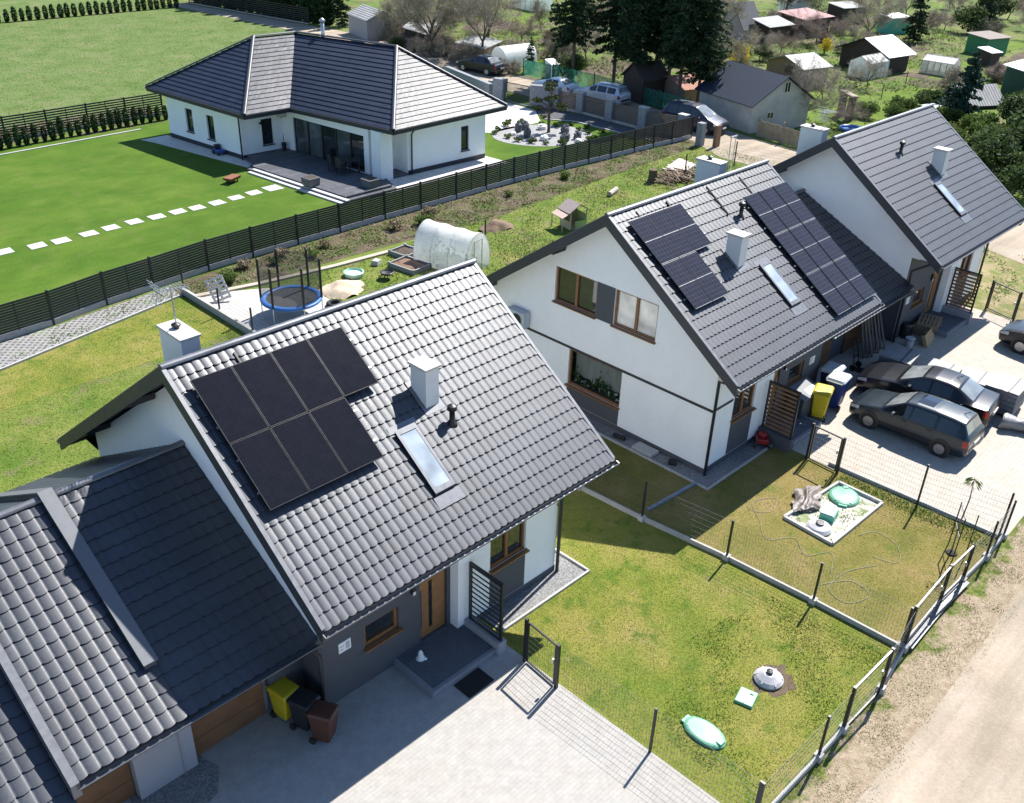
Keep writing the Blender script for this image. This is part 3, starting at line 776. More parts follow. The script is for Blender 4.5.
    # snow hooks and lightning strip near the ridge
    for (x, y1, y2) in HOOKS[detail]:
        x = P(x, 0, 0)[0]
        sn = MB(); sn.bar((x, y1, roofz(y1) + .09), (x, y2, roofz(y2) + .09), .05, .03); sn.build('roof_hook', BLACKP, r, local=False)
    return h, r
HOOKS = {0: [(1.75, -.25, -.62)], 1: [(4.4, -.2, -1.3), (2.3, -.25, -1.0), (6.9, -.22, -.5), (8.6, -.22, -.5)], 2: []}
TILER = tilemat('ridge_tile', (.16, .165, .18), .45, .5)
WOODSL = plain('brown_slat_wood', (.22, .11, .05), .6, var=.3, scale=5, space='pos')
CHIMW = plain('white_chimney_render', (.74, .74, .73), .85, var=.05, scale=3, space='pos')
CURT = film('net_curtain', (.75, .76, .76), .75, .95, 2, .8, .1)
LEAFD = leafmat('dark_leaves', [(.02, .05, .012), (.045, .10, .02), (.09, .16, .04)])
BLOSSOM = plain('white_blossom', (.8, .74, .76), .8)

GT = (5.45 - 2.5) / (1.2 + 4.35)
def garage(parent, xa, xb, y_ridge=1.2, z_ridge=5.45, y_front=-4.35, y_back=7.6, tile=True, wl=None, wr=None, name='garage_roof', fl=None, zoff=0, cw=.29, t=None):
    """low ridged garage roof between two houses, world coordinates"""
    t = t or GT
    r = MB(); Lx = xb - xa
    dn = Vector((0, -1, -t)).normalized()
    tile_slope(r, (xa, y_ridge, z_ridge), (1, 0, 0), dn, Lx, (y_ridge - y_front) * math.sqrt(1 + t * t), cw, .38)
    tb = .56; dnb = Vector((0, 1, -tb)).normalized()
    tile_slope(r, (xa, y_ridge, z_ridge), (1, 0, 0), dnb, Lx, (y_back - y_ridge) * math.sqrt(1 + tb * tb), cw, .38)
    o = r.build(name, TILE, parent, smooth=True)
    zf = z_ridge - t * (y_ridge - y_front)
    c = MB(); ridge_cap(c, (xa, y_ridge, z_ridge + .02), (xb, y_ridge, z_ridge + .02)); c.build('ridge_cap', TILER, o, smooth=True)
    s = MB()
    s.add([(xa, y_ridge, z_ridge - .06), (xb, y_ridge, z_ridge - .06), (xb, y_front + .04, zf - .06), (xa, y_front + .04, zf - .06),
           (xa, y_ridge, z_ridge - .22), (xb, y_ridge, z_ridge - .22), (xb, y_front + .04, zf - .22), (xa, y_front + .04, zf - .22)],
          [(0, 1, 2, 3), (7, 6, 5, 4), (0, 4, 5, 1), (1, 5, 6, 2), (2, 6, 7, 3), (3, 7, 4, 0)])
    zb = z_ridge - tb * (y_back - y_ridge)
    s.add([(xa, y_ridge, z_ridge - .06), (xb, y_ridge, z_ridge - .06), (xb, y_back, zb - .06), (xa, y_back, zb - .06),
           (xa, y_ridge, z_ridge - .22), (xb, y_ridge, z_ridge - .22), (xb, y_back, zb - .22), (xa, y_back, zb - .22)],
          [(0, 1, 2, 3), (7, 6, 5, 4), (0, 4, 5, 1), (1, 5, 6, 2), (2, 6, 7, 3), (3, 7, 4, 0)])
    s.build('soffit', SOFF, o)
    f = MB(); f.box(((xa + xb) / 2, y_front + .02, zf - .13), (Lx, .04, .24)); f.box(((xa + xb) / 2, y_front + .5, zf - .24), (Lx, .96, .03)); f.build('eave_board', FASC, o)
    g = MB(); G = []
    for xx in (xa, xb):
        G.append([(xx, y_front - (.085 + .075 * math.cos(a)), zf - .06 - .085 * math.sin(a)) for a in [PI * k / 8 for k in range(9)]])
    g.grid(G); g.bar((xa, y_front - .165, zf - .055), (xb, y_front - .165, zf - .055), .026, .026); g.build('gutter', GUTT, o)
    return o, zf

def garage_door(parent, x0, x1, y, z0, z1):
    mb = MB(); n = 4; h = (z1 - z0) / n
    for i in range(n):
        mb.box(((x0 + x1) / 2, y, z0 + h * (i + .5)), (x1 - x0 - .02, .06, h - .015))
    return mb.build('garage_door', WOODGD, parent)
WOODGD = plain('brown_garage_door', (.17, .085, .04), .55, var=.22, scale=2.5, space='pos')

H1, R1 = house('tiled_house', 'nearest white house with seven all-black panels on its tiled roof and an oak front door', 0, 0, 0, False, 0)
H2, R2 = house('tiled_house', 'middle white house with gridded panels on its roof and windows in its big gable', 15.957, -.1, .08, True, 1)
H3, R3 = house('tiled_house', 'farthest tiled white house, at the right edge, its dark roof bare of panels', 31.39, -.07, .08, False, 2)
# --- garages
o, zf = garage(H1, -2.64, .77)
w = MB(); w.quad((-2.64, -3.3, -.05), (.84, -3.3, -.05), (.84, -3.3, 2.5), (-2.64, -3.3, 2.5)); w.build('garage_wall', GREYR, H1); w = MB(); w.quad((-2.64, 7.0, -.05), (.84, 7.0, -.05), (.84, 7.0, 2.2), (-2.64, 7.0, 2.2))
w.build('garage_wall', GREYR, H1)
garage_door(H1, -2.25, -.3, -3.34, .02, 2.2)
w = MB(); w.box((.3, -3.42, 1.2), (1.0, .2, 2.5)); w.build('garage_pier', ANTH, H1)
dp = MB(); dp.tube([(.62, -4.45, 2.36), (.62, -4.3, 2.2), (.74, -4.42, 2.0), (.74, -4.42, .05)], .05, 8); dp.build('downpipe', FASC, H1, smooth=True)
# parapet between the two garages
t = GT
def slopeslab(mb, xa, xb, y1, y2, zr, yr, tt, up, dn):
    q = []
    for xx in (xa, xb):
        for yy in (y1, y2):
            z = zr - tt * abs(yy - yr); q += [(xx, yy, z + up), (xx, yy, z + dn)]
    mb.add(q, [(0, 1, 3, 2), (4, 6, 7, 5), (0, 2, 6, 4), (1, 5, 7, 3), (0, 4, 5, 1), (2, 3, 7, 6)])
fw = MB(); slopeslab(fw, -2.88, -2.62, -3.15, 1.2, 5.45, 1.2, t, .2, -.4); slopeslab(fw, -2.88, -2.62, 1.2, 7.4, 5.45, 1.2, .56, .2, -.4)
cpn = MB(); slopeslab(cpn, -2.92, -2.58, -3.2, 1.2, 5.45, 1.2, t, .24, .202); slopeslab(cpn, -2.92, -2.58, 1.201, 7.45, 5.45, 1.2, .56, .24, .202)
par = thing('parapet', 'long grey metal-capped parapet dividing the two tiled garage roofs', 'parapet', (-2.74, 1.4, 4.8))
fw.build('parapet_wall', ANTH, par); cpn.build('coping', plain('pale_coping', (.13, .137, .15), .5, .2, space='pos', var=.08), par)

NB = thing('neighbour_garage', 'tiled garage at the lower left edge, left of the grey capped parapet', 'garage', (-6, 1, 0))
garage(NB, -5.12, -2.641)
o2, z2 = garage(NB, -13.0, -5.22, y_ridge=1.2, z_ridge=5.1, y_front=-4.5, name='lower_roof')
w = MB(); w.quad((-13, -3.3, -.05), (-2.86, -3.3, -.05), (-2.86, -3.3, 2.5), (-13, -3.3, 2.5)); w.build('wall', GREYR, NB); w = MB(); w.quad((-13, 7, -.05), (-2.86, 7, -.05), (-2.86, 7, 2), (-13, 7, 2)); w.build('wall', GREYR, NB)
w = MB(); w.box((-3.03, -3.45, 1.2), (1.42, .3, 2.5)); w.box((-2.66, -3.615, 1.2), (.012, .03, 2.4)); w.build('garage_pier', GREYR, NB)
garage_door(NB, -5.75, -3.76, -3.34, .02, 2.2)
w = MB(); slopeslab(w, -5.24, -5.06, -4.42, 1.2, 5.45, 1.2, t, .075, -.30); slopeslab(w, -5.24, -5.06, 1.2, 7.5, 5.45, 1.2, .56, .075, -.30); w.build('verge_flashing', METAL, NB)
w = MB(); slopeslab(w, -5.235, -5.2, -4.35, 1.2, 5.45, 1.2, t, -.3, -.75); w.build('step_wall', FASC, NB)
# garage roof between the middle and the far house
o, zf = garage(H2, 25.02, 32.16, y_ridge=1.27, z_ridge=5.69, y_front=-4.75, t=.475, cw=.27)
w = MB(); w.quad((25.0, -3.4, -.05), (32.2, -3.4, -.05), (32.2, -3.4, 2.5), (25, -3.4, 2.5)); w.build('garage_wall', ANTH, H2); w = MB(); w.quad((25.0, 7, -.05), (32.2, 7, -.05), (32.2, 7, 2.2), (25, 7, 2.2)); w.build('garage_wall', ANTH, H2)
garage_door(H2, 25.7, 28.0, -3.44, .02, 2.2); garage_door(H2, 29.2, 31.6, -3.44, .02, 2.2)
dp = MB(); dp.tube([(32.0, -4.9, 2.7), (32.0, -4.7, 2.5), (32.1, -4.5, 2.3), (32.1, -4.5, .05)], .06, 8); dp.tube([(32.25, -5.9, 4.2), (32.2, -5.2, 4.0), (31.9, -4.6, 3.6), (31.95, -4.6, 2.9)], .06, 8); dp.build('downpipe', FASC, H3, smooth=True)

# ------------------------------------------------------------------ solar panels
def cellmat(name, line, lw, half, k=1.0):
    m, nt, b, out = nodes(name)
    co = N(nt, 'ShaderNodeTexCoord').outputs['Object']
    br = N(nt, 'ShaderNodeTexBrick'); br.offset = 0
    br.inputs['Scale'].default_value = 1; br.inputs['Brick Width'].default_value = 1.02 / 6; br.inputs['Row Height'].default_value = 1.8 / (11 if half else 20)
    br.inputs['Mortar Size'].default_value = lw; br.inputs['Mortar Smooth'].default_value = .2
    br.inputs['Color1'].default_value = (.009 * k, .010 * k, .015 * k, 1); br.inputs['Color2'].default_value = (.011 * k, .0115 * k, .017 * k, 1); br.inputs['Mortar'].default_value = (*line, 1)
    nt.links.new(co, br.inputs[0])
    f = noise(nt, co, 2.5, 3)
    c = mix(nt, .35, br.outputs[0], ramp(nt, f, [(.3, (.85, .85, .85)), (.7, (1.1, 1.1, 1.1))]), 'MULTIPLY')
    nt.links.new(c, b.inputs['Base Color']); b.inputs['Roughness'].default_value = .3
    nt.links.new(ramp(nt, f, [(.3, (.16,) * 3), (.7, (.18,) * 3)]), b.inputs['Roughness'])
    b.inputs['IOR'].default_value = 1.38; b.inputs['Specular IOR Level'].default_value = .18
    return m
CELLB = cellmat('black_solar_cells', (.016, .016, .023), .0035, False)
CELLG = cellmat('gridded_solar_cells', (.085, .082, .09), .005, True, 2.8)
FRAMB = plain('black_panel_frame', (.05, .05, .052), .3, .6); FRAMS = plain('silver_panel_frame', (.27, .27, .28), .45, .5)
ANG = math.atan(TS)
def make_panel(w, h, cell, fr, mid):
    t = thing('solar_panel', 'x', 'solar panel'); t.rotation_euler = (ANG, 0, 0)
    f = MB(); d = .04
    for a, b, c, e in ((0, .016, 0, h), (w - .016, w, 0, h), (.016, w - .016, 0, .016), (.016, w - .016, h - .016, h)):
        f.box(((a + b) / 2, (c + e) / 2, -d / 2), (b - a, e - c, d), m=1 if b - a > .1 else 0)
    f.box((w / 2, h / 2, -.03), (w - .05, h - .05, .01))
    if mid: f.box((w / 2, h / 2, -.003), (w - .034, .022, .004), m=1)
    f.build('frame', [FRAMB, fr], t, local=False)
    c = MB(); c.quad((.02, .02, -.006), (w - .02, .02, -.006), (w - .02, h - .02, -.006), (.02, h - .02, -.006)); c.build('cell_sheet', cell, t, local=False)
    return t
def put_panel(proto, used, xr, x, d, house_xyz, label, group):
    """x along the ridge, d metres down the slope of the panel's lower edge"""
    o = proto if not used else copy_tree(proto)
    hx, hy, hz = house_xyz
    n = Vector((0, -TS, 1)).normalized() * -1
    n = Vector((0, -math.sin(ANG), math.cos(ANG)))
    p = Vector((hx + x, hy, hz + HR)) + DNF * d + n * xr
    o.location = p; tag(o, label, 'solar panel', group); return o
pw, ph = 1.075, 1.82
A = make_panel(pw - .02, ph - .02, CELLB, FRAMB, False)
ordi = ['leftmost', 'second', 'third', 'rightmost']
for r in range(2):
    n = 4 if r == 0 else 3
    for i in range(n):
        w_ = (['leftmost panel', 'second panel from the left', 'third panel from the left', 'rightmost panel'][i] if n == 4 else ['leftmost panel', 'middle panel', 'rightmost panel'][i])
        put_panel(A, not (r == 0 and i == 0), .24, .34 + i * pw, .62 + (r + 1) * ph, (0, 0, 0),
                  'all-black %s of the %s row on the nearest roof' % (w_, 'upper' if r == 0 else 'lower'), 'black solar panels on the nearest roof')
for r in range(2):
    for q in (.4, 1.3):
        rl = MB(); d = .648 + r * ph + q; p = Vector((0, 0, HR)) + DNF * d + Vector((0, -math.sin(ANG), math.cos(ANG))) * .17
        rl.bar((.32, p.y, p.z), (.4 + pw * (4 if r == 0 else 3) + .05, p.y, p.z), .05, .05, up=(0, -math.sin(ANG), math.cos(ANG))); rl.build('mounting_rail', GALV, R1)
B = make_panel(.965, 1.86, CELLG, FRAMS, True)
h2 = (15.957, -.1, .08); first = True
for r in range(2):
    n = 3 if r == 0 else 2
    for i in range(n):
        w_ = ['left', 'middle', 'right'][i] if n == 3 else ['left', 'right'][i]
        put_panel(B, not first, .19, .5 + i * .975, .5 + (r + 1) * 1.89, h2, 'gridded %s panel in the %s row of the left array on the middle roof' % (w_, 'upper' if r == 0 else 'lower'), 'gridded solar panels on the middle roof')
        first = False
for r in range(3):
    for i in range(3):
        put_panel(B, True, .19, 6.80 + i * 1.02, 1.12 + (r + 1) * 1.89, h2, 'gridded panel, %s in the %s row of the tall right array on the middle roof' % (['left', 'middle', 'right'][i], ['top', 'middle', 'bottom'][r]), 'gridded solar panels on the middle roof')
for (x0, x1, d) in ((.42, 3.6, 1.0), (.42, 3.6, 1.9), (.42, 2.6, 2.9), (.42, 2.6, 3.8), (6.7, 9.9, 1.6), (6.7, 9.9, 2.6), (6.7, 9.9, 3.5), (6.7, 9.9, 4.4), (6.7, 9.9, 5.4), (6.7, 9.9, 6.3)):
    p = Vector(h2) + Vector((0, 0, HR)) + DNF * d + Vector((0, -math.sin(ANG), math.cos(ANG))) * .09
    rl = MB(); rl.bar((h2[0] + x0, p.y, p.z), (h2[0] + x1, p.y, p.z), .05, .06, up=(0, -math.sin(ANG), math.cos(ANG))); rl.build('mounting_rail', GALV, R2)
# ------------------------------------------------------------------ aerials
def aerial(x, y, z, h, label):
    t = thing('tv_aerial', label, 'aerial', (x, y, z))
    m = MB(); m.tube([(x, y, z), (x, y, z + h)], .022, 6); m.build('mast', GALV, t)
    a = MB(); zz = z + h - .1
    a.bar((x - .36, y + .1, zz), (x + .36, y - .1, zz), .025)
    for k in range(9):
        q = -.34 + k * .085; L = .16 + .016 * k
        a.bar((x + q, y - q * .17 - L, zz + .02), (x + q, y - q * .17 + L, zz + .02), .013)
    for s_ in (-1, 1):
        a.bar((x - .34, y, zz), (x - .45, y, zz + .34 * s_), .02)
        for k in range(4): a.bar((x - .34 - .03 * k, y - .3, zz + .09 * s_ * k), (x - .34 - .03 * k, y + .3, zz + .09 * s_ * k), .012)
    a.build('aerial_array', GALV, t)
aerial(1.35, 1.75, 8.39, 1.15, 'spiky silver television aerial on the back chimney of the nearest house')
aerial(32.9, 1.2, 8.47, .8, 'television aerial on the back chimney of the farthest tiled house')
t = thing('mast_bracket', 'slim steel mast frame standing beside the back chimney of the middle house', 'mast', (24.9, .9, 8.4))
m = MB()
for dx in (-.1, .12): m.tube([(24.9 + dx, .95, 7.4), (24.9 + dx * 1.6, .95, 9.5)], .02, 6)
m.bar((24.7, .95, 9.45), (25.15, .95, 9.45), .05); m.build('mast', GALV, t)
# wall-hung unit on the big gable
t = thing('heat_pump', 'pale blue-grey outdoor unit hung on the white gable of the middle house', 'wall unit', (16.6, 4.4, 2.7))
m = MB(); m.box((16.58, 4.4, 3.0), (.36, .95, .66)); m.build('casing', plain('unit_casing', (.45, .5, .56), .5), t, bevel=.02)
m = MB(); m.lathe([(.25, 0), (.25, .02)], (16.375, 4.3, 3.0), 18, axis='x'); m.build('fan_grille', BLACKP, t)
m = MB(); m.bar((16.78, 4.1, 2.64), (16.42, 4.1, 2.64), .04); m.bar((16.78, 4.7, 2.64), (16.42, 4.7, 2.64), .04); m.build('bracket', GALV, t)
# ------------------------------------------------------------------ the bungalow
BG = thing('bungalow', 'white hipped-roof bungalow with black tiles beside the bright green lawn', 'bungalow', (31, 38, 0))
ZE = 3.42; ZR = 7.0
C_NW = Vector((23.6, 48.3, ZE)); C_SW = Vector((24.55, 37.0, ZE)); C_IN = Vector((28.0, 36.95, ZE)); C_MS = Vector((29.65, 28.1, ZE)); C_SE = Vector((40.0, 28.4, ZE)); C_NE = Vector((38.4, 48.6, ZE))
RA = Vector((29.2, 42.6, ZR)); RV = Vector((32.5, 42.42, ZR)); RB = Vector((34.9, 34.0, ZR))
def facet(mb, eL, eR, tL, tR, rows, lift=.035, cw=.33):
    """a hipped roof face in stepped rows of flat tiles from the eave (eL, eR) up to (tL, tR)"""
    n = (eR - eL).cross(tL - eL).normalized()
    if n.z < 0: n = -n
    for r in range(rows):
        a, b = r / rows, (r + 1) / rows
        p0 = eL.lerp(tL, a) + n * lift; p1 = eR.lerp(tR, a) + n * lift; p2 = eR.lerp(tR, b); p3 = eL.lerp(tL, b)
        L = (p1 - p0).length; k = max(1, int(L / cw))
        # split along the row so that every tile sits at a slightly different tilt
        for i in range(k):
            q0 = p0.lerp(p1, i / k); q1 = p0.lerp(p1, (i + 1) / k); q3 = p3.lerp(p2, i / k); q2 = p3.lerp(p2, (i + 1) / k)
            j = n * random.uniform(-.006, .006); j2 = n * random.uniform(-.006, .006)
            mb.quad(q0 + j, q1 + j2, q2, q3)
        d = (p3 - p0).normalized()
        mb.quad(p0 - n * (lift + .02), p1 - n * (lift + .02), p1 + n * .004, p0 + n * .004)
    return mb
mb = MB()
facet(mb, C_NW, C_SW, RA, RA, 17); facet(mb, C_SW, C_IN, RA, RV, 17); facet(mb, C_IN, C_MS, RV, RB, 17)
facet(mb, C_MS, C_SE, RB, RB, 17); facet(mb, C_SE, C_NE, RB, RV, 17); facet(mb, C_NE, C_NW, RV, RA, 17)
BR = mb.build('roof', TILE2, BG)
mb = MB()
for a, b in ((C_NW, RA), (C_SW, RA), (C_MS, RB), (C_SE, RB), (C_NE, RV), (RA, RV), (RV, RB)):
    ridge_cap(mb, a + Vector((0, 0, .05)), b + Vector((0, 0, .05)), .13, 6, .42)
mb.build('ridge_cap', tilemat('black_ridge_tile', (.07, .07, .078), .45), BR, smooth=True)
poly = [C_NW, C_SW, C_IN, C_MS, C_SE, C_NE]
mb = MB()
for a, b in zip(poly, poly[1:] + poly[:1]):
    mb.bar(a + Vector((0, 0, -.14)), b + Vector((0, 0, -.14)), .05, .3)
    mb.bar(a + Vector((0, 0, -.06)), b + Vector((0, 0, -.06)), .2, .12)
mb.build('gutter', FASC, BR)
mb = MB(); mb.add([(p.x, p.y, ZE - .27) for p in poly], [(0, 1, 2, 3, 4, 5)]); mb.build('soffit', WHITE, BR)
I = lambda x, y, z: (x, y, z)
top = ZE - .26
w = MB()
def bw(p, q, holes, z0=-.05): 
    L = math.hypot(q[0] - p[0], q[1] - p[1]); return wallpart(w, p, q, z0, [(0, top), (L, top)], holes, I, depth=.2), L
A0 = (24.3, 47.0); A1 = (25.2, 38.75); A2 = (28.45, 38.6); A3 = (29.35, 30.3); A4 = (31.5, 29.0); A5 = (38.3, 28.75); A6 = (37.9, 47.2)
pw1, l1 = bw(A0, A1, [(2.15, 2.95, .85, 2.45), (4.55, 5.35, .75, 2.4)])
pw2, l2 = bw(A1, A2, [(1.55, 2.4, .75, 2.5)])
pw3, l3 = bw(A2, A3, [(1.0, 7.9, .18, 2.6)])
pw4, l4 = bw((31.5, 30.3), A4, [])
bw(A3, (31.5, 30.3), [])
pw5, l5 = bw(A4, A5, [(4.6, 5.3, .85, 2.5)])
bw(A5, A6, [(2, 4, .9, 2.3), (7, 9, .9, 2.3), (12, 13.2, .05, 2.3)]); bw(A6, A0, [(3, 5, .9, 2.3)])
w.quad((24.3, 47, top - .02), (25.2, 38.75, top - .02), (38.3, 28.75, top - .02), (37.9, 47.2, top - .02))
w.build('wall', WHITE, BG)
for pt, a, b, c, d, n in ((pw1, 2.15, 2.95, .85, 2.45, 1), (pw1, 4.55, 5.35, .75, 2.4, 1), (pw2, 1.55, 2.4, .75, 2.5, 1), (pw5, 4.6, 5.3, .85, 2.5, 1)):
    q = window(BG, lambda s, z, i=0.0, pt=pt: (pt(s, z, i)[0] - 31, pt(s, z, i)[1] - 38, pt(s, z, i)[2]), a, b, c, d, n=n, frame=DARKF, inset=.16)
off = lambda pt: (lambda s, z, i=0.0: (pt(s, z, i)[0] - 31, pt(s, z, i)[1] - 38, pt(s, z, i)[2]))
CURT2 = glassmat('glass_before_curtains', (.07, .085, .09), .05)
window(BG, off(pw3), 1.0, 7.9, .18, 2.6, n=5, frame=DARKF, glass=[CURT2, CURT2, GLASS, CURT2, GLASS], sill=False, name='sliding_door', inset=.16)
def opening(pt, s0, s1, z0, z1):
    pass
for p, q in ((A0, A1), (A1, A2), (A4, A5)):
    mb = MB(); d = Vector((q[0] - p[0], q[1] - p[1], 0)).normalized(); n = Vector((d.y, -d.x, 0)) * .015
    mb.quad(Vector((*p, -.05)) + n, Vector((*q, -.05)) + n, Vector((*q, .32)) + n, Vector((*p, .32)) + n); mb.build('plinth', FASC, BG)
mb = MB(); mb.box((29.75, 29.45, top / 2), (.95, .95, top), rz=.02); mb.build('porch_pillar', WHITE, BG)
mb = MB()
for q in ([(24.75, 37.4, 3.2), (25.0, 38.0, 3.05), (25.02, 38.62, 2.9), (25.05, 38.66, .05)], [(31.9, 28.3, 3.2), (31.8, 28.65, 3.0), (31.75, 28.85, 2.7), (31.75, 28.88, .05)]):
    mb.tube(q, .055, 8)
mb.build('downpipe', FASC, BG, smooth=True)
tm = MB(); tm.prism([(24.0, 36.4), (24.9, 27.0), (28.9, 27.0), (29.7, 29.0), (31.5, 29.0), (31.5, 30.3), (29.3, 30.3), (28.5, 38.7), (25.2, 38.7), (25.1, 37.4)], -.05, .16); tm.build('terrace', P_TERR, BG)
tm = MB(); tm.prism([(24.35, 36.2), (25.2, 27.35), (28.8, 27.35), (28.8, 38.6), (25.4, 38.6)], .16, .30); tm.build('terrace_step', P_TERR, BG)
tm = MB(); tm.prism([(23.75, 36.0), (24.6, 26.75), (24.92, 26.75), (24.08, 36.0)], -.05, .10); tm.build('terrace_step', P_PALE, BG)
tm = MB(); tm.prism([(24.08, 36.0), (24.92, 26.9), (25.2, 26.9), (24.36, 36.0)], .161, .22); tm.build('step_edge', P_PALE, BG)
lm = MB()
for x, y in ((26.6, 38.62), (28.36, 39.0)): lm.box((x, y - .08, 2.3), (.12, .12, .16))
lm.build('wall_lamp', BLACKP, BG)
mb = MB(); mb.box((28.15, 38.35, 2.75), (.45, .35, .5)); mb.build('wall_box', plain('cream_box', (.55, .53, .48), .6), BG)
st = MB(); base = C_IN.lerp(RV, .8)
st.tube([(33.6, 40.6, 6.2), (33.6, 40.6, 7.9)], .13, 10); st.lathe([(.2, 0), (.22, .1), (.05, .25)], (33.6, 40.6, 7.9), 10); st.build('steel_flue', GALV, BR, smooth=True)
st = MB(); st.lathe([(.3, -.2), (.2, .1), (.14, .25)], (33.6, 40.6, 6.4), 10); st.build('flue_flashing', METAL, BR)
# patio furniture
t = thing('dining_table', 'dark garden dining table on the bungalow terrace beside the white pillar', 'table', (28.55, 31.6, .3))
m = MB(); m.box((28.55, 31.6, 1.08), (.95, 1.7, .05)); m.build('table_top', BLACKP, t)
for dx in (-.38, .38):
    for dy in (-.75, .75):
        m = MB(); m.bar((28.55 + dx, 31.6 + dy, .3), (28.55 + dx, 31.6 + dy, 1.06), .06); m.build('leg', BLACKP, t)
def patio_chair(x, y, rz, label):
    t = thing('patio_chair', label, 'chair', (x, y, .3), rz, 'dark chairs round the terrace table')
    m = MB(); m.box((0, 0, .48), (.5, .5, .05)); m.build('seat', BLACKP, t, local=False)
    m = MB(); m.box((-.24, 0, .8), (.04, .5, .6)); m.build('backrest', BLACKP, t, local=False)
    for dx in (-.22, .22):
        for dy in (-.22, .22):
            m = MB(); m.bar((dx, dy, 0), (dx, dy, .46), .04); m.build('leg', BLACKP, t, local=False)
patio_chair(27.75, 31.2, 0.1, 'dark garden chair on the terrace, on the lawn side of the table'); patio_chair(27.75, 32.1, -.1, 'second dark garden chair on the lawn side of the terrace table, farther from the pillar')
patio_chair(28.6, 33.0, -1.6, 'dark garden chair at the far head of the terrace table')
def planter(x, y, label, sx=.8, sy=.8):
    t = thing('planter', label, 'planter', (x, y, .3))
    m = MB(); m.box((x, y, .55), (sx, sy, .5), rz=.05, taper=1.08); m.build('tub', plain('grey_tub', (.12, .12, .125), .7), t, bevel=.02)
    m = MB(); m.box((x, y, .795), (sx * .9, sy * .9, .02), rz=.05); m.build('soil', plain('potting_soil', (.05, .04, .03), .95, var=.4), t)
planter(24.95, 30.6, 'dark square planter on the terrace edge, left of the steps'); planter(27.6, 28.0, 'dark square planter on the terrace near the white pillar')
t = thing('plant_pot', 'dark tall pot standing in the terrace corner of the bungalow', 'pot', (28.1, 38.2, .3)); m = MB(); m.lathe([(.14, 0), (.18, .5), (.16, .5), (.15, .45)], (28.1, 38.2, .3), 12); m.build('pot', BLACKP, t)
m = MB(); m.lathe([(.02, 0), (.03, .35), (.01, .7)], (28.1, 38.2, .7), 6); m.build('plant', LEAFD, t)
t = thing('toy_car', 'small blue and dark ride-on toy left on the paving by the bungalow wall', 'toy', (24.65, 41.0, .02))
m = MB(); m.box((24.65, 41, .25), (.5, .9, .22)); m.build('body', plain('blue_plastic', (.03, .06, .3), .4), t, bevel=.05)
m = MB(); m.box((24.65, 41.2, .5), (.4, .3, .3)); m.build('seat_back', BLACKP, t, bevel=.05)
for dx in (-.25, .25):
    for dy in (-.3, .3): m = MB(); m.lathe([(.15, -.05), (.15, .05)], (24.65 + dx, 41 + dy, .15), 10, axis='x'); m.build('wheel', BLACKP, t)
t = thing('fire_bowl', 'low orange-brown wheelbarrow-like tray on legs on the lawn by the terrace corner', 'tray', (22.0, 34.95, 0))
m = MB(); m.box((22.0, 34.95, .3), (.95, .6, .16), rz=.4, taper=1.1); m.build('tray', plain('rust_tray', (.2, .07, .035), .7, var=.4), t)
m = MB()
for dx in (-.4, .4): m.bar((22.0 + dx * .7, 34.8, 0), (22.0 + dx * .7, 34.8, .25), .06); m.bar((22.0 + dx * .7, 35.15, 0), (22.0 + dx * .7, 35.15, .25), .06)
m.build('leg', BLACKP, t)
# stepping stones
SPOS = [(5.3, 32.3), (6.87, 32.13), (8.47, 31.89), (9.7, 31.8), (11.27, 31.87), (12.57, 31.99), (13.97, 32.09), (15.33, 32.03), (16.65, 32.05), (17.83, 31.98), (19.18, 32.03), (20.53, 32.13), (21.87, 32.26), (23.26, 32.3)]
for i, (x, y) in enumerate(SPOS):
    m = MB(); s = 1.0 if i < 13 else 1.25
    q = [(x + dx * s * .43 + random.uniform(-.03, .03), y + dy * s * .4 + random.uniform(-.03, .03)) for dx, dy in ((-1, -1), (1, -1), (1, 1), (-1, 1))]
    m.prism(q, 0, .035)
    solo('stepping_stone', 'pale square stepping stone in the row across the green lawn' if i < 13 else 'largest pale stepping stone, the one nearest the terrace', 'stepping stone', m, CONCL, 'stepping stones across the lawn', bevel=.008)

# ------------------------------------------------------------------ fences
LF = [(-9.2, 20.6), (-6.4, 21.0), (-3.6, 21.3), (-.7, 21.55), (2.2, 21.8), (5.14, 21.98), (7.82, 22.47), (10.28, 22.72), (13.45, 23.1), (16.1, 23.23), (18.94, 23.28), (21.76, 23.31), (25.03, 23.37), (27.78, 23.38), (30.7, 23.42), (33.33, 23.49), (35.86, 23.5), (38.14, 23.4), (40.65, 23.37), (43.04, 23.24), (45.28, 23.08), (47.81, 22.95), (49.94, 22.85), (52.04, 22.7), (54.34, 22.55)]
def slat_fence(pts, label, name='slat_fence', h=1.62, nsl=11, pl=.28, mat=None, mids=True, zp=CONC):
    mat = mat or POST
    t = thing(name, label, 'fence', (pts[0][0], pts[0][1], 0))
    m = MB()
    for a, b in zip(pts[:-1], pts[1:]): m.bar((a[0], a[1], pl / 2 - .03), (b[0], b[1], pl / 2 - .03), .07, pl + .06)
    m.build('plinth', zp, t)
    for a in pts:
        m = MB(); m.box((a[0], a[1], h / 2 + .02), (.1, .1, h + .08)); m.build('post', mat, t)
    for a, b in zip(pts[:-1], pts[1:]):
        m = MB(); d = Vector((b[0] - a[0], b[1] - a[1], 0)); L = d.length; d.normalize()
        pa = Vector((a[0], a[1], 0)) + d * .06; pb = Vector((b[0], b[1], 0)) - d * .06
        for i in range(nsl):
            z = pl + .07 + (h - pl - .12) * i / (nsl - 1)
            m.bar((pa.x, pa.y, z), (pb.x, pb.y, z), .03, .1)
        if mids:
            c = pa.lerp(pb, .5); m.box((c.x, c.y, (h + pl) / 2), (.045, .045, h - pl))
        m.build('slat_panel', mat, t)
    return t
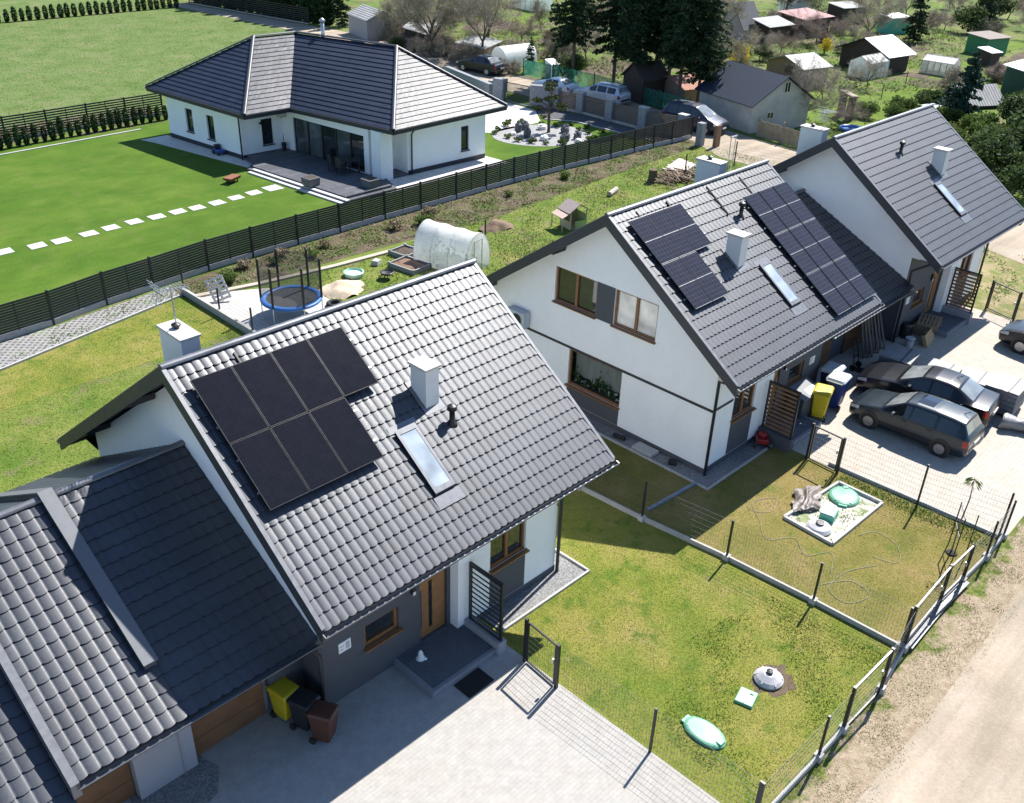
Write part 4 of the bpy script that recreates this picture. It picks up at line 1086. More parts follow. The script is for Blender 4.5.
slat_fence(LF, 'long dark slatted fence on a concrete plinth along the near side of the green lawn')
slat_fence([(-12 + 3.0 * i, 52.2 + .08 * i) for i in range(14)], 'dark slatted fence behind the thuja hedge, between lawn and meadow', h=1.7, nsl=9, pl=.2)

def wire_fence(pts, label, h=1.5, plinth=None, hs=(.1, .3, .5, .7, .9, 1.1, 1.3, 1.48), vstep=.09, posts=None, name='wire_fence', wr=.0032, pw_=.06, toprail=False, z0=.0, skip=0):
    t = thing(name, label, 'fence', (pts[0][0], pts[0][1], 0))
    if plinth:
        m = MB()
        for a, b in zip(pts[:-1], pts[1:]): m.bar((a[0], a[1], plinth / 2 - .03), (b[0], b[1], plinth / 2 - .03), .07, plinth + .06)
        m.build('plinth', CONC, t)
        for a in pts: m = MB(); m.box((a[0], a[1], plinth / 2), (.2, .2, plinth + .04)); m.build('plinth_joint', CONCL, t)
    for a in pts[skip:]:
        m = MB(); m.box((a[0], a[1], h / 2), (pw_, pw_, h + .06)); m.build('post', POST, t)
    for a, b in zip(pts[:-1], pts[1:]):
        m = MB(); d = Vector((b[0] - a[0], b[1] - a[1], 0)); L = d.length; d.normalize(); A_ = Vector((a[0], a[1], 0))
        zb = (plinth or 0) + .03
        for z in hs:
            if z < zb: continue
            m.bar((a[0], a[1], z), (b[0], b[1], z), wr * 1.8, wr * 1.8)
        n = int(L / vstep)
        for i in range(1, n):
            p = A_ + d * (L * i / n); m.bar((p.x, p.y, zb), (p.x, p.y, h - .02), wr, wr)
        if toprail: m.bar((a[0], a[1], h + .02), (b[0], b[1], h + .02), .05, .05)
        m.build('wire_panel', WIRE, t)
    return t
def gate_leaf(a, b, label, h=1.45, wr=.0032, board=False, name='garden_gate', z0=.08, railm=None, posts=(1, 1)):
    t = thing(name, label, 'gate', (a[0], a[1], 0))
    d = Vector((b[0] - a[0], b[1] - a[1], 0)); L = d.length; d.normalize(); A_ = Vector((a[0], a[1], 0)); B_ = Vector((b[0], b[1], 0))
    for k, e in enumerate((A_, B_)):
        if posts[k]: m = MB(); m.box((e.x, e.y, h / 2 + .03), (.085, .085, h + .1)); m.build('post', POST, t)
    p = A_ + d * .09; q = B_ - d * .09
    m = MB()
    for z in (z0, h): m.bar((p.x, p.y, z), (q.x, q.y, z), .045, .045)
    for e in (p, q): m.bar((e.x, e.y, z0), (e.x, e.y, h), .045, .045)
    fr = m.build('frame', POST, t)
    m = MB(); n = int(L / .09)
    for i in range(1, n):
        c = p.lerp(q, i / n); m.bar((c.x, c.y, z0), (c.x, c.y, h), wr, wr)
    for i in range(1, 7):
        z = z0 + (h - z0) * i / 7; m.bar((p.x, p.y, z), (q.x, q.y, z), wr * 1.8, wr * 1.8)
    m.build('mesh_infill', WIRE, fr)
    m = MB(); c = p.lerp(q, .93); m.box((c.x, c.y, .85), (.06, .06, .14)); m.build('lock', GALV, fr)
    if railm:
        m = MB(); m.bar((A_.x, A_.y, h + .035), (B_.x, B_.y, h + .035), .05, .03); m.build('top_rail', railm, t)  # rail paler than the frame: sunlight on its top put into the colour
    if board:
        m = MB(); m.bar((A_.x, A_.y, .3), (B_.x, B_.y, .3), .05, .12); m.bar((A_.x, A_.y - .12, .14), (B_.x, B_.y - .12, .14), .2, .05); m.build('bottom_board', RAIL, t)
    return t
wire_fence([(5.72, -6.55), (5.72, -6.6)], 'x') if False else None
gate_leaf((5.72, -6.62), (5.62, -7.85), 'dark mesh garden gate between the block-paved drive and the front lawn of the nearest house')
wire_fence([(5.66, -7.95), (5.75, -10.85), (5.78, -13.72)], 'low wire mesh fence between the block-paved drive and the near front lawn', skip=1)
wire_fence([(12.55, 3.5), (12.75, .6), (12.88, -2.3), (13.05, -4.9), (13.4, -7.97), (13.58, -10.88), (13.66, -13.55)], 'wire mesh fence on a concrete plinth dividing the two front lawns', plinth=.17)
wire_fence([(5.78, -13.78), (8.55, -13.85), (9.8, -13.85)], 'short wire fence on a plinth along the sandy verge, nearest the camera', plinth=.2)
gate_leaf((9.8, -13.85), (11.75, -13.9), 'street gate of the near front lawn, with a bright top rail', h=1.5, railm=RAIL)
wire_fence([(11.75, -13.9), (13.66, -13.65)], 'short wire fence panel beside the sandy verge where the dividing fence ends', plinth=.2, skip=2)
gate_leaf((13.75, -13.62), (16.2, -13.55), 'street gate of the far front lawn, its bottom board pale', h=1.5, board=True, railm=RAIL)
gate_leaf((16.2, -13.55), (17.75, -13.6), 'narrow framed fence leaf on the street beside the pale-boarded gate', h=1.45, board=True, railm=RAIL, posts=(0, 1))
wire_fence([(17.75, -13.6), (19.45, -13.65), (21.0, -13.62)], 'wire fence on a plinth along the street, in front of the sapling', plinth=.2)
gate_leaf((20.45, -6.75), (20.38, -8.0), 'dark mesh gate between the parking yard and the far front lawn')
wire_fence([(20.38, -8.05), (20.5, -10.9), (20.95, -13.5)], 'wire fence on a kerb between the parking yard and the far front lawn', h=1.75, skip=1)
gate_leaf((39.3, -5.9), (38.8, -7.4), 'dark mesh gate at the far end of the parking yard by the slatted screen')
wire_fence([(38.8, -7.4), (38.9, -10.4), (38.9, -13.4)], 'wire fence along the far end of the parking yard, at the right edge', h=1.5)
wire_fence([(11.1, 21.3), (11.08, 18.0), (11.05, 15.2), (11.05, 12.2)], 'wire fence on a concrete edge beside the trampoline pad', h=1.35, plinth=.2)
wire_fence([(26.6, 16.6), (27.0, 12.0)], 'pair of thin dark posts with wire in the rough back garden', h=1.4)
wire_fence([(45.2, 16.6), (50.6, 16.2), (51.4, 11.5), (49.0, 4.0)], 'sparse wire fence along the sandy track behind the middle house', h=1.7)

# gabion boundary wall along the sandy track
t = thing('gabion_fence', 'boundary fence of pale stone-filled piers with brown slat infill along the sandy track', 'fence', (53.2, 30, 0))
GAB = plain('stone_filled_basket', (.25, .265, .29), .9, var=.45, scale=9, bmp=.8, bscale=12, space='pos')
SLB = plain('brown_grey_slats', (.12, .10, .085), .7, var=.2, scale=6, space='pos')
GP = [(54.0, 23.2), (53.45, 26.6), (53.5, 30.0), (53.6, 33.2), (53.2, 35.6)]
for x, y in GP:
    m = MB(); m.box((x, y, .85), (.5, .7, 1.7)); m.build('pier', GAB, t)
    m = MB(); m.box((x, y, 1.73), (.58, .78, .06)); m.build('pier_cap', CONCL, t)
for a, b in zip(GP[:-1], GP[1:]):
    m = MB()
    for i in range(12): m.bar((a[0], a[1] + .36, .2 + i * .115), (b[0], b[1] - .36, .2 + i * .115), .03, .09)
    m.build('slat_panel', SLB, t)
    m = MB(); m.bar((a[0], a[1] + .3, .08), (b[0], b[1] - .3, .08), .3, .2); m.build('plinth', CONCL, t)
m = MB(); m.bar((52.9, 35.9, .9), (51.9, 37.4, .9), .5, 1.8); m.build('entrance_pier', GAB, t); m = MB(); m.bar((51.6, 40.2, .9), (51.4, 41.2, .9), .5, 1.8); m.build('entrance_pier', GAB, t)
m = MB(); m.bar((51.4, 41.6, .6), (53.4, 49.5, .6), .4, 1.2); m.bar((54.2, 42.5, .6), (52.2, 42.6, .6), .35, 1.2); m.build('stone_wall', GAB, t)
t = thing('driveway_gate', 'dark barred sliding gate of the bungalow drive between stone piers', 'gate', (51.8, 38.8, 0))
m = MB()
for i in range(22):
    s = i / 21; x, y = 51.9 + (51.6 - 51.9) * s, 37.5 + 2.6 * s; m.bar((x, y, .1), (x, y, 1.6), .03)
m.bar((51.9, 37.5, .1), (51.6, 40.1, .1), .06); m.bar((51.9, 37.5, 1.6), (51.6, 40.1, 1.6), .06); m.build('gate_leaf', POST, t)
m = MB(); m.box((51.75, 38.8, .05), (.2, 2.6, .08)); m.build('track', GALV, t)
# ------------------------------------------------------------------ cars
def paint(name, col, rough=.36, metal=.45):
    m, nt, b, out = nodes(name)
    co = N(nt, 'ShaderNodeTexCoord').outputs['Object']
    f = noise(nt, co, 3, 4); g = noise(nt, co, 500, 1)
    c = ramp(nt, f, [(.3, sh(col, .9)), (.7, sh(col, 1.1))])
    nt.links.new(c, b.inputs['Base Color']); b.inputs['Metallic'].default_value = metal
    nt.links.new(ramp(nt, f, [(.3, (rough * .97,) * 3), (.7, (rough * 1.03,) * 3)]), b.inputs['Roughness'])
    b.inputs['Coat Weight'].default_value = 1; b.inputs['Coat Roughness'].default_value = .25; b.inputs['Coat IOR'].default_value = 1.42; b.inputs['Specular IOR Level'].default_value = .15
    return m
HEADL = glassmat('headlight_lens', (.55, .57, .6), .05); TAILL = plain('tail_lens', (.32, .012, .01), .15)
RIMM = plain('alloy_rim', (.42, .43, .44), .35, .7); PLATE = plain('number_plate_white', (.75, .75, .75), .4)
ESTATE = [(-2.2, .34, .60, .66, .60, .5), (-2.14, .24, .68, .77, .69, .62), (-1.9, .2, .76, .84, .79, .70), (-1.45, .19, .84, .87, .88, .76), (-1.02, .19, .90, .875, .955, .76), (-.98, .19, .90, .875, .97, .75),
          (-.22, .19, .92, .875, 1.42, .63), (0.1, .19, .92, .875, 1.46, .61), (.8, .19, .93, .875, 1.475, .61), (1.5, .19, .94, .87, 1.45, .60), (1.82, .2, .94, .86, 1.41, .59), (2.06, .24, .93, .84, 1.02, .68), (2.16, .3, .90, .80, .92, .70), (2.2, .38, .70, .74, .72, .66)]
SEDAN = [(-2.3, .36, .58, .66, .58, .5), (-2.22, .24, .66, .78, .67, .62), (-1.95, .2, .76, .85, .79, .70), (-1.4, .19, .86, .885, .90, .76), (-.92, .19, .92, .89, .965, .77), (-.88, .19, .92, .89, .98, .76),
         (-.05, .19, .93, .89, 1.36, .62), (.3, .19, .94, .89, 1.40, .60), (.8, .19, .95, .885, 1.39, .60), (1.1, .19, .96, .88, 1.34, .61), (1.7, .19, .97, .87, 1.02, .70), (1.76, .19, .97, .87, 1.01, .72), (2.2, .24, .96, .83, .99, .70), (2.28, .32, .90, .79, .92, .66), (2.32, .42, .72, .72, .74, .6)]
VAN = [(-2.3, .36, .66, .68, .66, .5), (-2.2, .26, .76, .82, .78, .66), (-1.9, .22, .88, .89, .92, .74), (-1.45, .21, .98, .91, 1.04, .80), (-1.4, .21, .98, .91, 1.06, .80),
       (-.3, .21, 1.02, .915, 1.66, .66), (.1, .21, 1.02, .915, 1.72, .64), (1.0, .21, 1.03, .915, 1.73, .64), (1.8, .21, 1.03, .91, 1.68, .64), (2.1, .24, 1.02, .88, 1.3, .7), (2.24, .3, .98, .85, 1.0, .74), (2.3, .4, .8, .8, .82, .7)]
def car_surface(stations):
    st = np.array(stations); xs = st[:, 0]
    def at(x):
        return [np.interp(x, xs, st[:, k]) for k in range(1, 6)]
    def ring(x, v):
        """v 0..1 over one side: 0 sill, .45 belt, .8 roof edge, 1 roof centre"""
        zb, zt, hw, zr, hr = at(x)
        pts = [(hw * .90, zb), (hw * .985, zb + (zt - zb) * .22), (hw, zb + (zt - zb) * .55), (hw * .975, zt), (hr + (hw * .975 - hr) * .07, zr - (zr - zt) * .10), (hr * .86, zr + .012), (0, zr + .04)]
        ks = [0, .12, .28, .45, .75, .82, 1]
        return np.interp(v, ks, [p[0] for p in pts]), np.interp(v, ks, [p[1] for p in pts])
    return ring
def make_car(name, label, stations, x0, y0, rz, col, glassrange, sides, scale=K, roofrails=False, rim=None, group=None, sunroof=False, wheels=(-1.32, 1.32), zc=.02):
    """car facing local -x"""
    ring = car_surface(stations); xmin, xmax = stations[0][0], stations[-1][0]
    t = thing(name, label, 'car', (x0, y0, zc), rz, group)
    S = lambda p: (p[0] * scale, p[1] * scale, p[2] * scale)
    xs = np.unique(np.concatenate([np.linspace(xmin, xmax, 56), [s[0] for s in stations]]))
    vs = np.array([0, .06, .12, .2, .28, .36, .42, .45, .48, .6, .72, .76, .80, .84, .9, 1.0])
    m = MB(); G = []
    for x in xs:
        row = []
        for v in vs: y, z = ring(x, v); row.append(S((x, -y, z)))
        for v in vs[::-1][1:]: y, z = ring(x, v); row.append(S((x, y, z)))
        G.append(row)
    m.grid(G)
    n = len(G[0]); b0 = len(m.v)
    m.add(G[0], [tuple(range(n))]); m.add(G[-1], [tuple(range(n - 1, -1, -1))]); 
    m.grid([[G[i][0] for i in range(len(G))], [G[i][-1] for i in range(len(G))]])
    body = m.build('body', col, t, smooth=True, local=False)
    es = body.modifiers.new('split', 'EDGE_SPLIT'); es.split_angle = math.radians(38)
    def patch(nm, xa, xb, va, vb, side, mat, par, o=.006, nx=10, nv=6, corner=.0):
        mm = MB(); G = []
        for x in np.linspace(xa, xb, nx):
            row = []
            for v in np.linspace(va, vb, nv):
                y, z = ring(x, v); row.append(S((x, side * (y + o), z + (o if v > .74 else o * .4))))
            G.append(row)
        mm.grid(G); return mm.build(nm, mat, par, smooth=True, local=False)
    def across(nm, xa, xb, va, mat, par, o=.008, nx=8):
        mm = MB(); G = []
        for x in np.linspace(xa, xb, nx):
            row = []
            for v in list(np.linspace(va, 1, 7)): y, z = ring(x, v); row.append(S((x - o * (1 if xa < 0 else -1), -y, z + o)))
            for v in list(np.linspace(1, va, 7))[1:]: y, z = ring(x, v); row.append(S((x - o * (1 if xa < 0 else -1), y, z + o)))
            G.append(row)
        mm.grid(G); return mm.build(nm, mat, par, smooth=True, local=False)
    (w0, w1), (r0, r1) = glassrange
    across('windscreen', w0, w1, .80, CARW, body); across('rear_window', r0, r1, .80, CARW, body)
    for s in (-1, 1):
        for a, b in sides: patch('side_window', a, b, .47, .73, s, CARG, body)
        patch('headlight', xmin + .05, xmin + .42, .34, .43, s, HEADL, body, .012)
        patch('tail_light', xmax - .2, xmax - .03, .30, .44, s, TAILL, body, .012)
        mm = MB(); x = sides[0][0] + .12; y, z = ring(x, .45); mm.box(S((x, s * (y + .09), z + .07)), S((.12, .2, .13))); mm.build('mirror', col, body, local=False, bevel=.03)
        patch('sill_trim', xmin + .6, xmax - .5, .10, .17, s, BLACKP, body, .012)
        for a, b in sides[:2]:
            mm = MB(); y, z = ring(b - .1, .40); mm.box(S((b - .12, s * (y + .02), z)), S((.16, .03, .03))); mm.build('door_handle', col, body, local=False)
            mm = MB()
            yy = [ring(b + .03, v) for v in (.14, .3, .45)]; mm.tube([S((b + .03, s * (y_ + .001), z_)) for y_, z_ in yy], .006, 4); mm.build('door_gap', BLACKP, body, local=False)
        for wx in wheels:
            y, z = ring(wx, .25)
            mm = MB(); mm.lathe([(.37 * scale, -.02), (.37 * scale, .012)], S((wx, s * (y - .0), .32)), 24, axis='y'); mm.build('wheel_arch', BLACKP, body, local=False)
            mm = MB(); a = .1 * scale; c = S((wx, s * (y - .075), .31)); mm.lathe([(.24 * scale, -a), (.30 * scale, -a), (.315 * scale, -a * .7), (.315 * scale, a * .7), (.30 * scale, a), (.24 * scale, a)], c, 24, axis='y')
            wh = mm.build('wheel', RUBBER, t, smooth=False, local=False)
            mm = MB(); c2 = S((wx, s * (y + .028), .31)); mm.lathe([(.19 * scale, -.01), (.178 * scale, .0), (.06 * scale, .012 * s)], c2, 24, axis='y')
            for k in range(5):
                an = k * 2 * PI / 5; mm.bar((c2[0] + .05 * math.cos(an), c2[1] + .012 * s, c2[2] + .05 * math.sin(an)), (c2[0] + .178 * scale * math.cos(an), c2[1] + .012 * s, c2[2] + .178 * scale * math.sin(an)), .045, .02, up=(0, 1, 0))
            mm.build('rim', rim or RIMM, wh, local=False)
        if roofrails:
            mm = MB(); pts = []
            for x in np.linspace(w1 + .3, r0 - .25, 8): y, z = ring(x, .82); pts.append(S((x, s * y * .98, z + .055)))
            mm.tube(pts, .022, 6); mm.build('roof_rail', BLACKP, body, local=False)
    mm = MB(); _, z = ring(xmin, .3); mm.box(S((xmin - .005, 0, .34)), S((.02, 1.1, .12))); mm.build('grille', BLACKP, body, local=False)
    mm = MB(); mm.box(S((xmax + .0, 0, .5)), S((.03, 1.25, .14))); mm.build('bumper_trim', BLACKP, body, local=False, bevel=.02)
    mm = MB(); mm.box(S((xmax + .012, 0, .66)), S((.03, .5, .11))); mm.build('number_plate', PLATE, body, local=False)
    mm = MB(); mm.box(S((xmin - .02, 0, .46)), S((.03, .5, .11))); mm.build('number_plate', PLATE, body, local=False)
    if sunroof:
        mm = MB(); G = []
        for x in np.linspace(.05, .62, 5):
            G.append([S((x, yy, np.interp(abs(yy), [0, .53], [ring(x, 1)[1], ring(x, .83)[1]]) + .008)) for yy in np.linspace(-.38, .38, 5)])
        mm.grid(G); mm.build('sunroof', CARG, body, local=False)
    mm = MB(); y, z = ring(r0 - .3, 1); mm.bar(S((r0 - .3, 0, z)), S((r0 - .1, 0, z + .16)), .02); mm.build('aerial', BLACKP, body, local=False)
    return t
EST_S = [(-.62, .02), (.10, .92), (1.02, 1.72)]
make_car('parked_car', 'greenish-black estate car with pale reflections on its roof, nearest the mesh gate', ESTATE, 25.1, -8.6, -PI / 2 + .02, paint('dark_green_paint', (.014, .024, .034), .34, .3), ((-.92, -.28), (1.86, 2.04)), EST_S, sunroof=True, rim=plain('hubcap', (.26, .26, .26), .4, .5), scale=K * .93, roofrails=False)
make_car('parked_car', 'black saloon parked between the estate car and the wrapped pallets', SEDAN, 27.55, -7.95, -PI / 2 + .10, paint('black_paint', (.006, .007, .012), .3, .1), ((-.8, -.12), (1.16, 1.66)), [(-.5, .22), (.30, .98)])
make_car('parked_car', 'black car cut off by the right edge of the picture', SEDAN, 36.3, -10.4, -PI / 2 - .03, paint('blue_black_paint', (.012, .013, .02)), ((-.8, -.12), (1.16, 1.66)), [(-.5, .22), (.30, .98)])
make_car('parked_car', 'silver estate car on the sandy track below the tall spruces', ESTATE, 57.9, 34.6, -PI / 2 + .1, paint('silver_paint', (.62, .64, .67), .3, .3), ((-.92, -.28), (1.86, 2.04)), EST_S, roofrails=True)
make_car('parked_car', 'dark blue people carrier parked beside the grey garage', VAN, 56.75, 24.0, PI / 2 + .12, paint('dark_blue_paint', (.03, .035, .06)), ((-1.3, -.38), (1.84, 2.1)), [(-.9, .0), (.08, .95), (1.05, 1.7)])
make_car('parked_car', 'dark car standing by the bare hedge beyond the stone boundary wall', SEDAN, 58.3, 50.0, -PI / 2 + .1, paint('black_car_paint', (.016, .018, .026)), ((-.8, -.12), (1.16, 1.66)), [(-.5, .22), (.30, .98)])
make_car('parked_car', 'small white car mostly hidden behind the silver estate car', SEDAN, 57.4, 39.6, -PI / 2 + .05, paint('white_paint', (.75, .76, .78), .3, .0), ((-.8, -.12), (1.16, 1.66)), [(-.5, .22), (.30, .98)], scale=K * .85)

# ------------------------------------------------------------------ bins
def wheelie_bin(x, y, rz, label, col, lid=None, s=1.0, z=.02, group=None, name='wheelie_bin'):
    t = thing(name, label, 'bin', (x, y, z), rz, group)
    s *= K
    m = MB()
    P = []
    for zz, hw, hd, dy in ((.10, .20, .22, .03), (.14, .215, .235, .02), (.95, .275, .325, 0), (.99, .285, .34, 0)):
        P.append([(a * hw * s, (b * hd + dy) * s, zz * s) for a, b in ((-1, -.85), (-.85, -1), (.85, -1), (1, -.85), (1, .85), (.85, 1), (-.85, 1), (-1, .85))])
    P = [r + [r[0]] for r in P]
    m.grid(P); m.add(P[0][:-1], [tuple(range(8))]); m.add(P[-1][:-1], [tuple(range(8))])
    m.box((0, .2 * s, .55 * s), (.04 * s, .02, .5 * s))
    body = m.build('bin_body', col, t, local=False, bevel=.01)
    m = MB(); 
    L = []
    for zz, hw, hd in ((.99, .30, .355), (1.02, .30, .355), (1.07, .26, .31), (1.08, .2, .24)):
        L.append([(a * hw * s, b * hd * s + .0, zz * s) for a, b in ((-1, -.85), (-.85, -1), (.85, -1), (1, -.85), (1, .85), (.85, 1), (-.85, 1), (-1, .85), (-1, -.85))])
    m.grid(L); m.add(L[-1][:-1], [tuple(range(8))]); m.build('lid', lid or col, t, local=False)
    m = MB(); m.tube([(-.25 * s, .40 * s, 1.0 * s), (.25 * s, .40 * s, 1.0 * s)], .02, 6); m.bar((-.22 * s, .34 * s, .98 * s), (-.22 * s, .41 * s, 1.0 * s), .03); m.bar((.22 * s, .34 * s, .98 * s), (.22 * s, .41 * s, 1.0 * s), .03); m.build('handle', lid or col, t, local=False)
    for sx in (-1, 1):
        m = MB(); m.lathe([(.06 * s, -.03 * s), (.10 * s, -.03 * s), (.10 * s, .03 * s), (.06 * s, .03 * s)], (sx * .25 * s, .24 * s, .10 * s), 14, axis='x'); m.build('wheel', RUBBER, t, local=False)
    return t
YEL = plain('yellow_bin_plastic', (.50, .40, .015), .45, var=.15); BRN = plain('brown_bin_plastic', (.085, .035, .02), .45); BLU = plain('blue_bin_plastic', (.012, .03, .16), .4); GRB = plain('graphite_bin_plastic', (.02, .02, .024), .45)
PALEB = plain('pale_bin_lid', (.46, .5, .52), .35, var=.1)
wheelie_bin(.02, -3.8, 0.15, 'yellow wheelie bin standing beside the nearest garage door', YEL, s=.84)
wheelie_bin(.18, -4.42, .3, 'black wheelie bin between the yellow and the brown one', GRB, s=.84)
wheelie_bin(.3, -5.05, .5, 'brown wheelie bin nearest the drive, beside the black one', BRN, s=.84)
wheelie_bin(23.5, -5.5, 1.9, 'yellow wheelie bin behind the slatted wooden screen of the middle house', YEL, s=1.05)
wheelie_bin(24.7, -5.5, 1.7, 'blue wheelie bin with pale lid beside the yellow one', BLU, PALEB, s=1.15)
wheelie_bin(25.25, -4.95, 1.7, 'blue wheelie bin with pale lid nearer the house wall', BLU, PALEB, s=1.15)
t = thing('storage_box', 'dark garden storage box with a pale sheet on its lid against the middle house', 'storage box', (23.1, -4.95, .1), 0); t.scale = (.85, .85, .8)
m = MB(); m.box((23.1, -4.95, .72), (1.5, .8, 1.2)); m.build('box_body', plain('grey_box_plastic', (.05, .06, .075), .5), t, bevel=.03)
m = MB(); m.add([(22.3, -5.4, 1.25), (23.9, -5.4, 1.25), (23.9, -4.5, 1.6), (22.3, -4.5, 1.6), (22.3, -5.4, 1.3), (23.9, -5.4, 1.3), (23.9, -4.5, 1.65), (22.3, -4.5, 1.65)], [(0, 1, 2, 3), (7, 6, 5, 4), (0, 4, 5, 1), (1, 5, 6, 2), (2, 6, 7, 3), (3, 7, 4, 0)]); m.build('lid', plain('grey_lid', (.09, .10, .12), .45), t)
m = MB(); m.add([(22.9, -5.32, 1.34), (23.75, -5.32, 1.34), (23.75, -4.95, 1.485), (22.9, -4.95, 1.485)], [(0, 1, 2, 3)]); m.build('lid_sheet', PALEB, t)
# ------------------------------------------------------------------ front-garden things
t = thing('door_mat', 'black rectangular door mat on the paving below the entrance step', 'door mat', (4.2, -6.25, .02)); m = MB(); m.prism([(3.72, -5.96), (4.62, -5.94), (4.62, -6.55), (3.72, -6.57)], .02, .045)
m.build('mat', plain('black_mat', (.012, .012, .013), .95, var=.4, scale=30, bmp=.5), t)
t = thing('garden_ornament', 'small white ornament sitting on the entrance step by the dark wall', 'ornament', (3.62, -4.75, .13)); m = MB(); m.lathe([(.10, 0), (.14, .06), (.10, .14), (.06, .17), (.08, .24), (.05, .32), (.01, .36)], (3.62, -4.75, .13), 12); m.build('figure', SIGNW, t, smooth=True)
m = MB(); m.lathe([(.05, 0), (.06, .06), (.01, .12)], (3.70, -4.86, .13), 8); m.build('foot', SIGNW, t, smooth=True)
MINT = plain('mint_plastic', (.13, .34, .22), .42, var=.12, scale=3, bmp=.1); DMINT = plain('green_plastic', (.06, .32, .22), .4, var=.15)
def lid_oval(name, label, x, y, a, b, rz, mat, h=.16, ribs=7, hcol=None):
    t = thing(name, label, 'tank cover', (x, y, 0), rz)
    m = MB(); m.lathe([(1.0, 0), (1.0, h * .5), (.93, h * .8), (.8, h), (.05, h * 1.12)], (0, 0, .01), 28, sx=a, sy=b); m.build('cover', mat, t, local=False, smooth=False)
    m = MB()
    for i in range(ribs):
        q = -a * .72 + 1.44 * a * i / (ribs - 1); hw = b * .75 * math.sqrt(max(.05, 1 - (q / a) ** 2)); m.bar((q, -hw, h * 1.06), (q, hw, h * 1.06), .022, .014)
    m.build('ribs', hcol or mat, t, local=False)
    m = MB(); m.box((a * .8, 0, h * .9), (.16, .2, .1)); m.build('lock', hcol or mat, t, local=False, bevel=.02); m = MB(); m.box((-a * .95, 0, h * .4), (.14, .3, .08)); m.build('hinge', hcol or mat, t, local=False, bevel=.02)
    return t
lid_oval('tank_cover', 'large oval mint-green tank cover on the near front lawn', 7.2, -11.45, .60, .36, -1.6, MINT, h=.10)
t = thing('tank_cover', 'small square mint-green cover on the near front lawn', 'tank cover', (8.95, -11.55, 0), .25); m = MB(); m.box((0, 0, .045), (.58, .5, .09), taper=.95); m.build('cover', MINT, t, local=False, bevel=.02)
m = MB(); m.box((.18, -.1, .10), (.1, .1, .03)); m.box((0, 0, .094), (.5, .02, .01)); m.build('lock', DMINT, t, local=False)
GREYP = plain('grey_cover_plastic', (.45, .44, .45), .5, var=.2, scale=4)
t = thing('tank_cover', 'round grey domed cover on bare soil in the near front lawn', 'tank cover', (9.95, -11.6, 0)); m = MB(); m.lathe([(.38, 0), (.4, .08), (.33, .16), (.16, .27), (.02, .28)], (0, 0, .0), 22); m.build('cover', GREYP, t, local=False)
m = MB()
for k in range(6): a = k * PI / 3; m.bar((.1 * math.cos(a), .1 * math.sin(a), .27), (.37 * math.cos(a), .37 * math.sin(a), .12), .045, .045)
m.build('ribs', GREYP, t, local=False); m = MB(); m.lathe([(.09, 0), (.09, .06), (.02, .08)], (0, 0, .28), 10); m.build('cap', BLACKP, t, local=False)
m = MB(); m.add([(x, y, .012) for x, y in [(9.95 + (.62 + .08 * math.sin(3 * a) + .07 * math.sin(7 * a) + .05 * math.sin(11 * a)) * math.cos(a) + .08, -11.6 + (.52 + .07 * math.cos(5 * a) + .05 * math.sin(9 * a)) * math.sin(a) - .12) for a in [2 * PI * k / 40 for k in range(40)]]], [tuple(range(40))])
tag(m.build('bare_soil', plain('bare_soil_patch', (.11, .075, .05), .95, var=.4, scale=6, bmp=.8, bscale=12, space='pos')), kind='structure')
lid_oval('tank_cover', 'big round mint-green cover in the kerbed sandy bed', 19.2, -8.9, .58, .52, .4, MINT, h=.13, hcol=DMINT)
t = thing('tank_cover', 'square green hatch with a pale top in the kerbed sandy bed', 'tank cover', (17.75, -9.1, 0), .2); m = MB(); m.box((0, 0, .14), (.6, .5, .28), taper=.94); m.build('hatch_body', DMINT, t, local=False, bevel=.02); m = MB(); m.box((0, .02, .295), (.52, .42, .03)); m.build('hatch_top', PALEB, t, local=False)
t = thing('tank_cover', 'grey domed cover at the near corner of the kerbed sandy bed', 'tank cover', (16.95, -9.2, 0)); m = MB(); m.lathe([(.4, 0), (.42, .08), (.34, .17), (.16, .24), (.02, .25)], (0, 0, 0), 22); m.build('cover', GREYP, t, local=False)
m = MB(); m.lathe([(.14, 0), (.14, .05), (.1, .06)], (0, 0, .24), 12); m.build('cap', BLACKP, t, local=False)
for k in range(8):
    pass
# crumpled tarpaulin
m = MB(); G = []
for i in range(19):
    row = []
    for j in range(13):
        u = i / 18 - .5; v = j / 12 - .5
        r = math.hypot(u, v); z = .16 * max(0, 1 - r * 1.5) + .16 * abs(math.sin(11 * u + 6 * v + 2 * math.sin(5 * v))) * max(0, 1 - r) + .09 * math.sin(19 * v - 8 * u) * max(0, .9 - r) + .04 * random.random()
        row.append((18.05 + u * 1.75 * (1 - .5 * abs(v)) + .14 * math.sin(7 * v + 3 * u), -8.12 + v * .95 * (1 - .4 * abs(u)) + .3 * u + .08 * math.sin(9 * u), max(.02, z + .03)))
    G.append(row)
m.grid(G); solo('tarpaulin', 'crumpled grey-brown tarpaulin beside the round mint cover', 'tarpaulin', m, plain('grey_brown_tarp', (.15, .125, .115), .55, var=.75, scale=1.8), smooth=True)
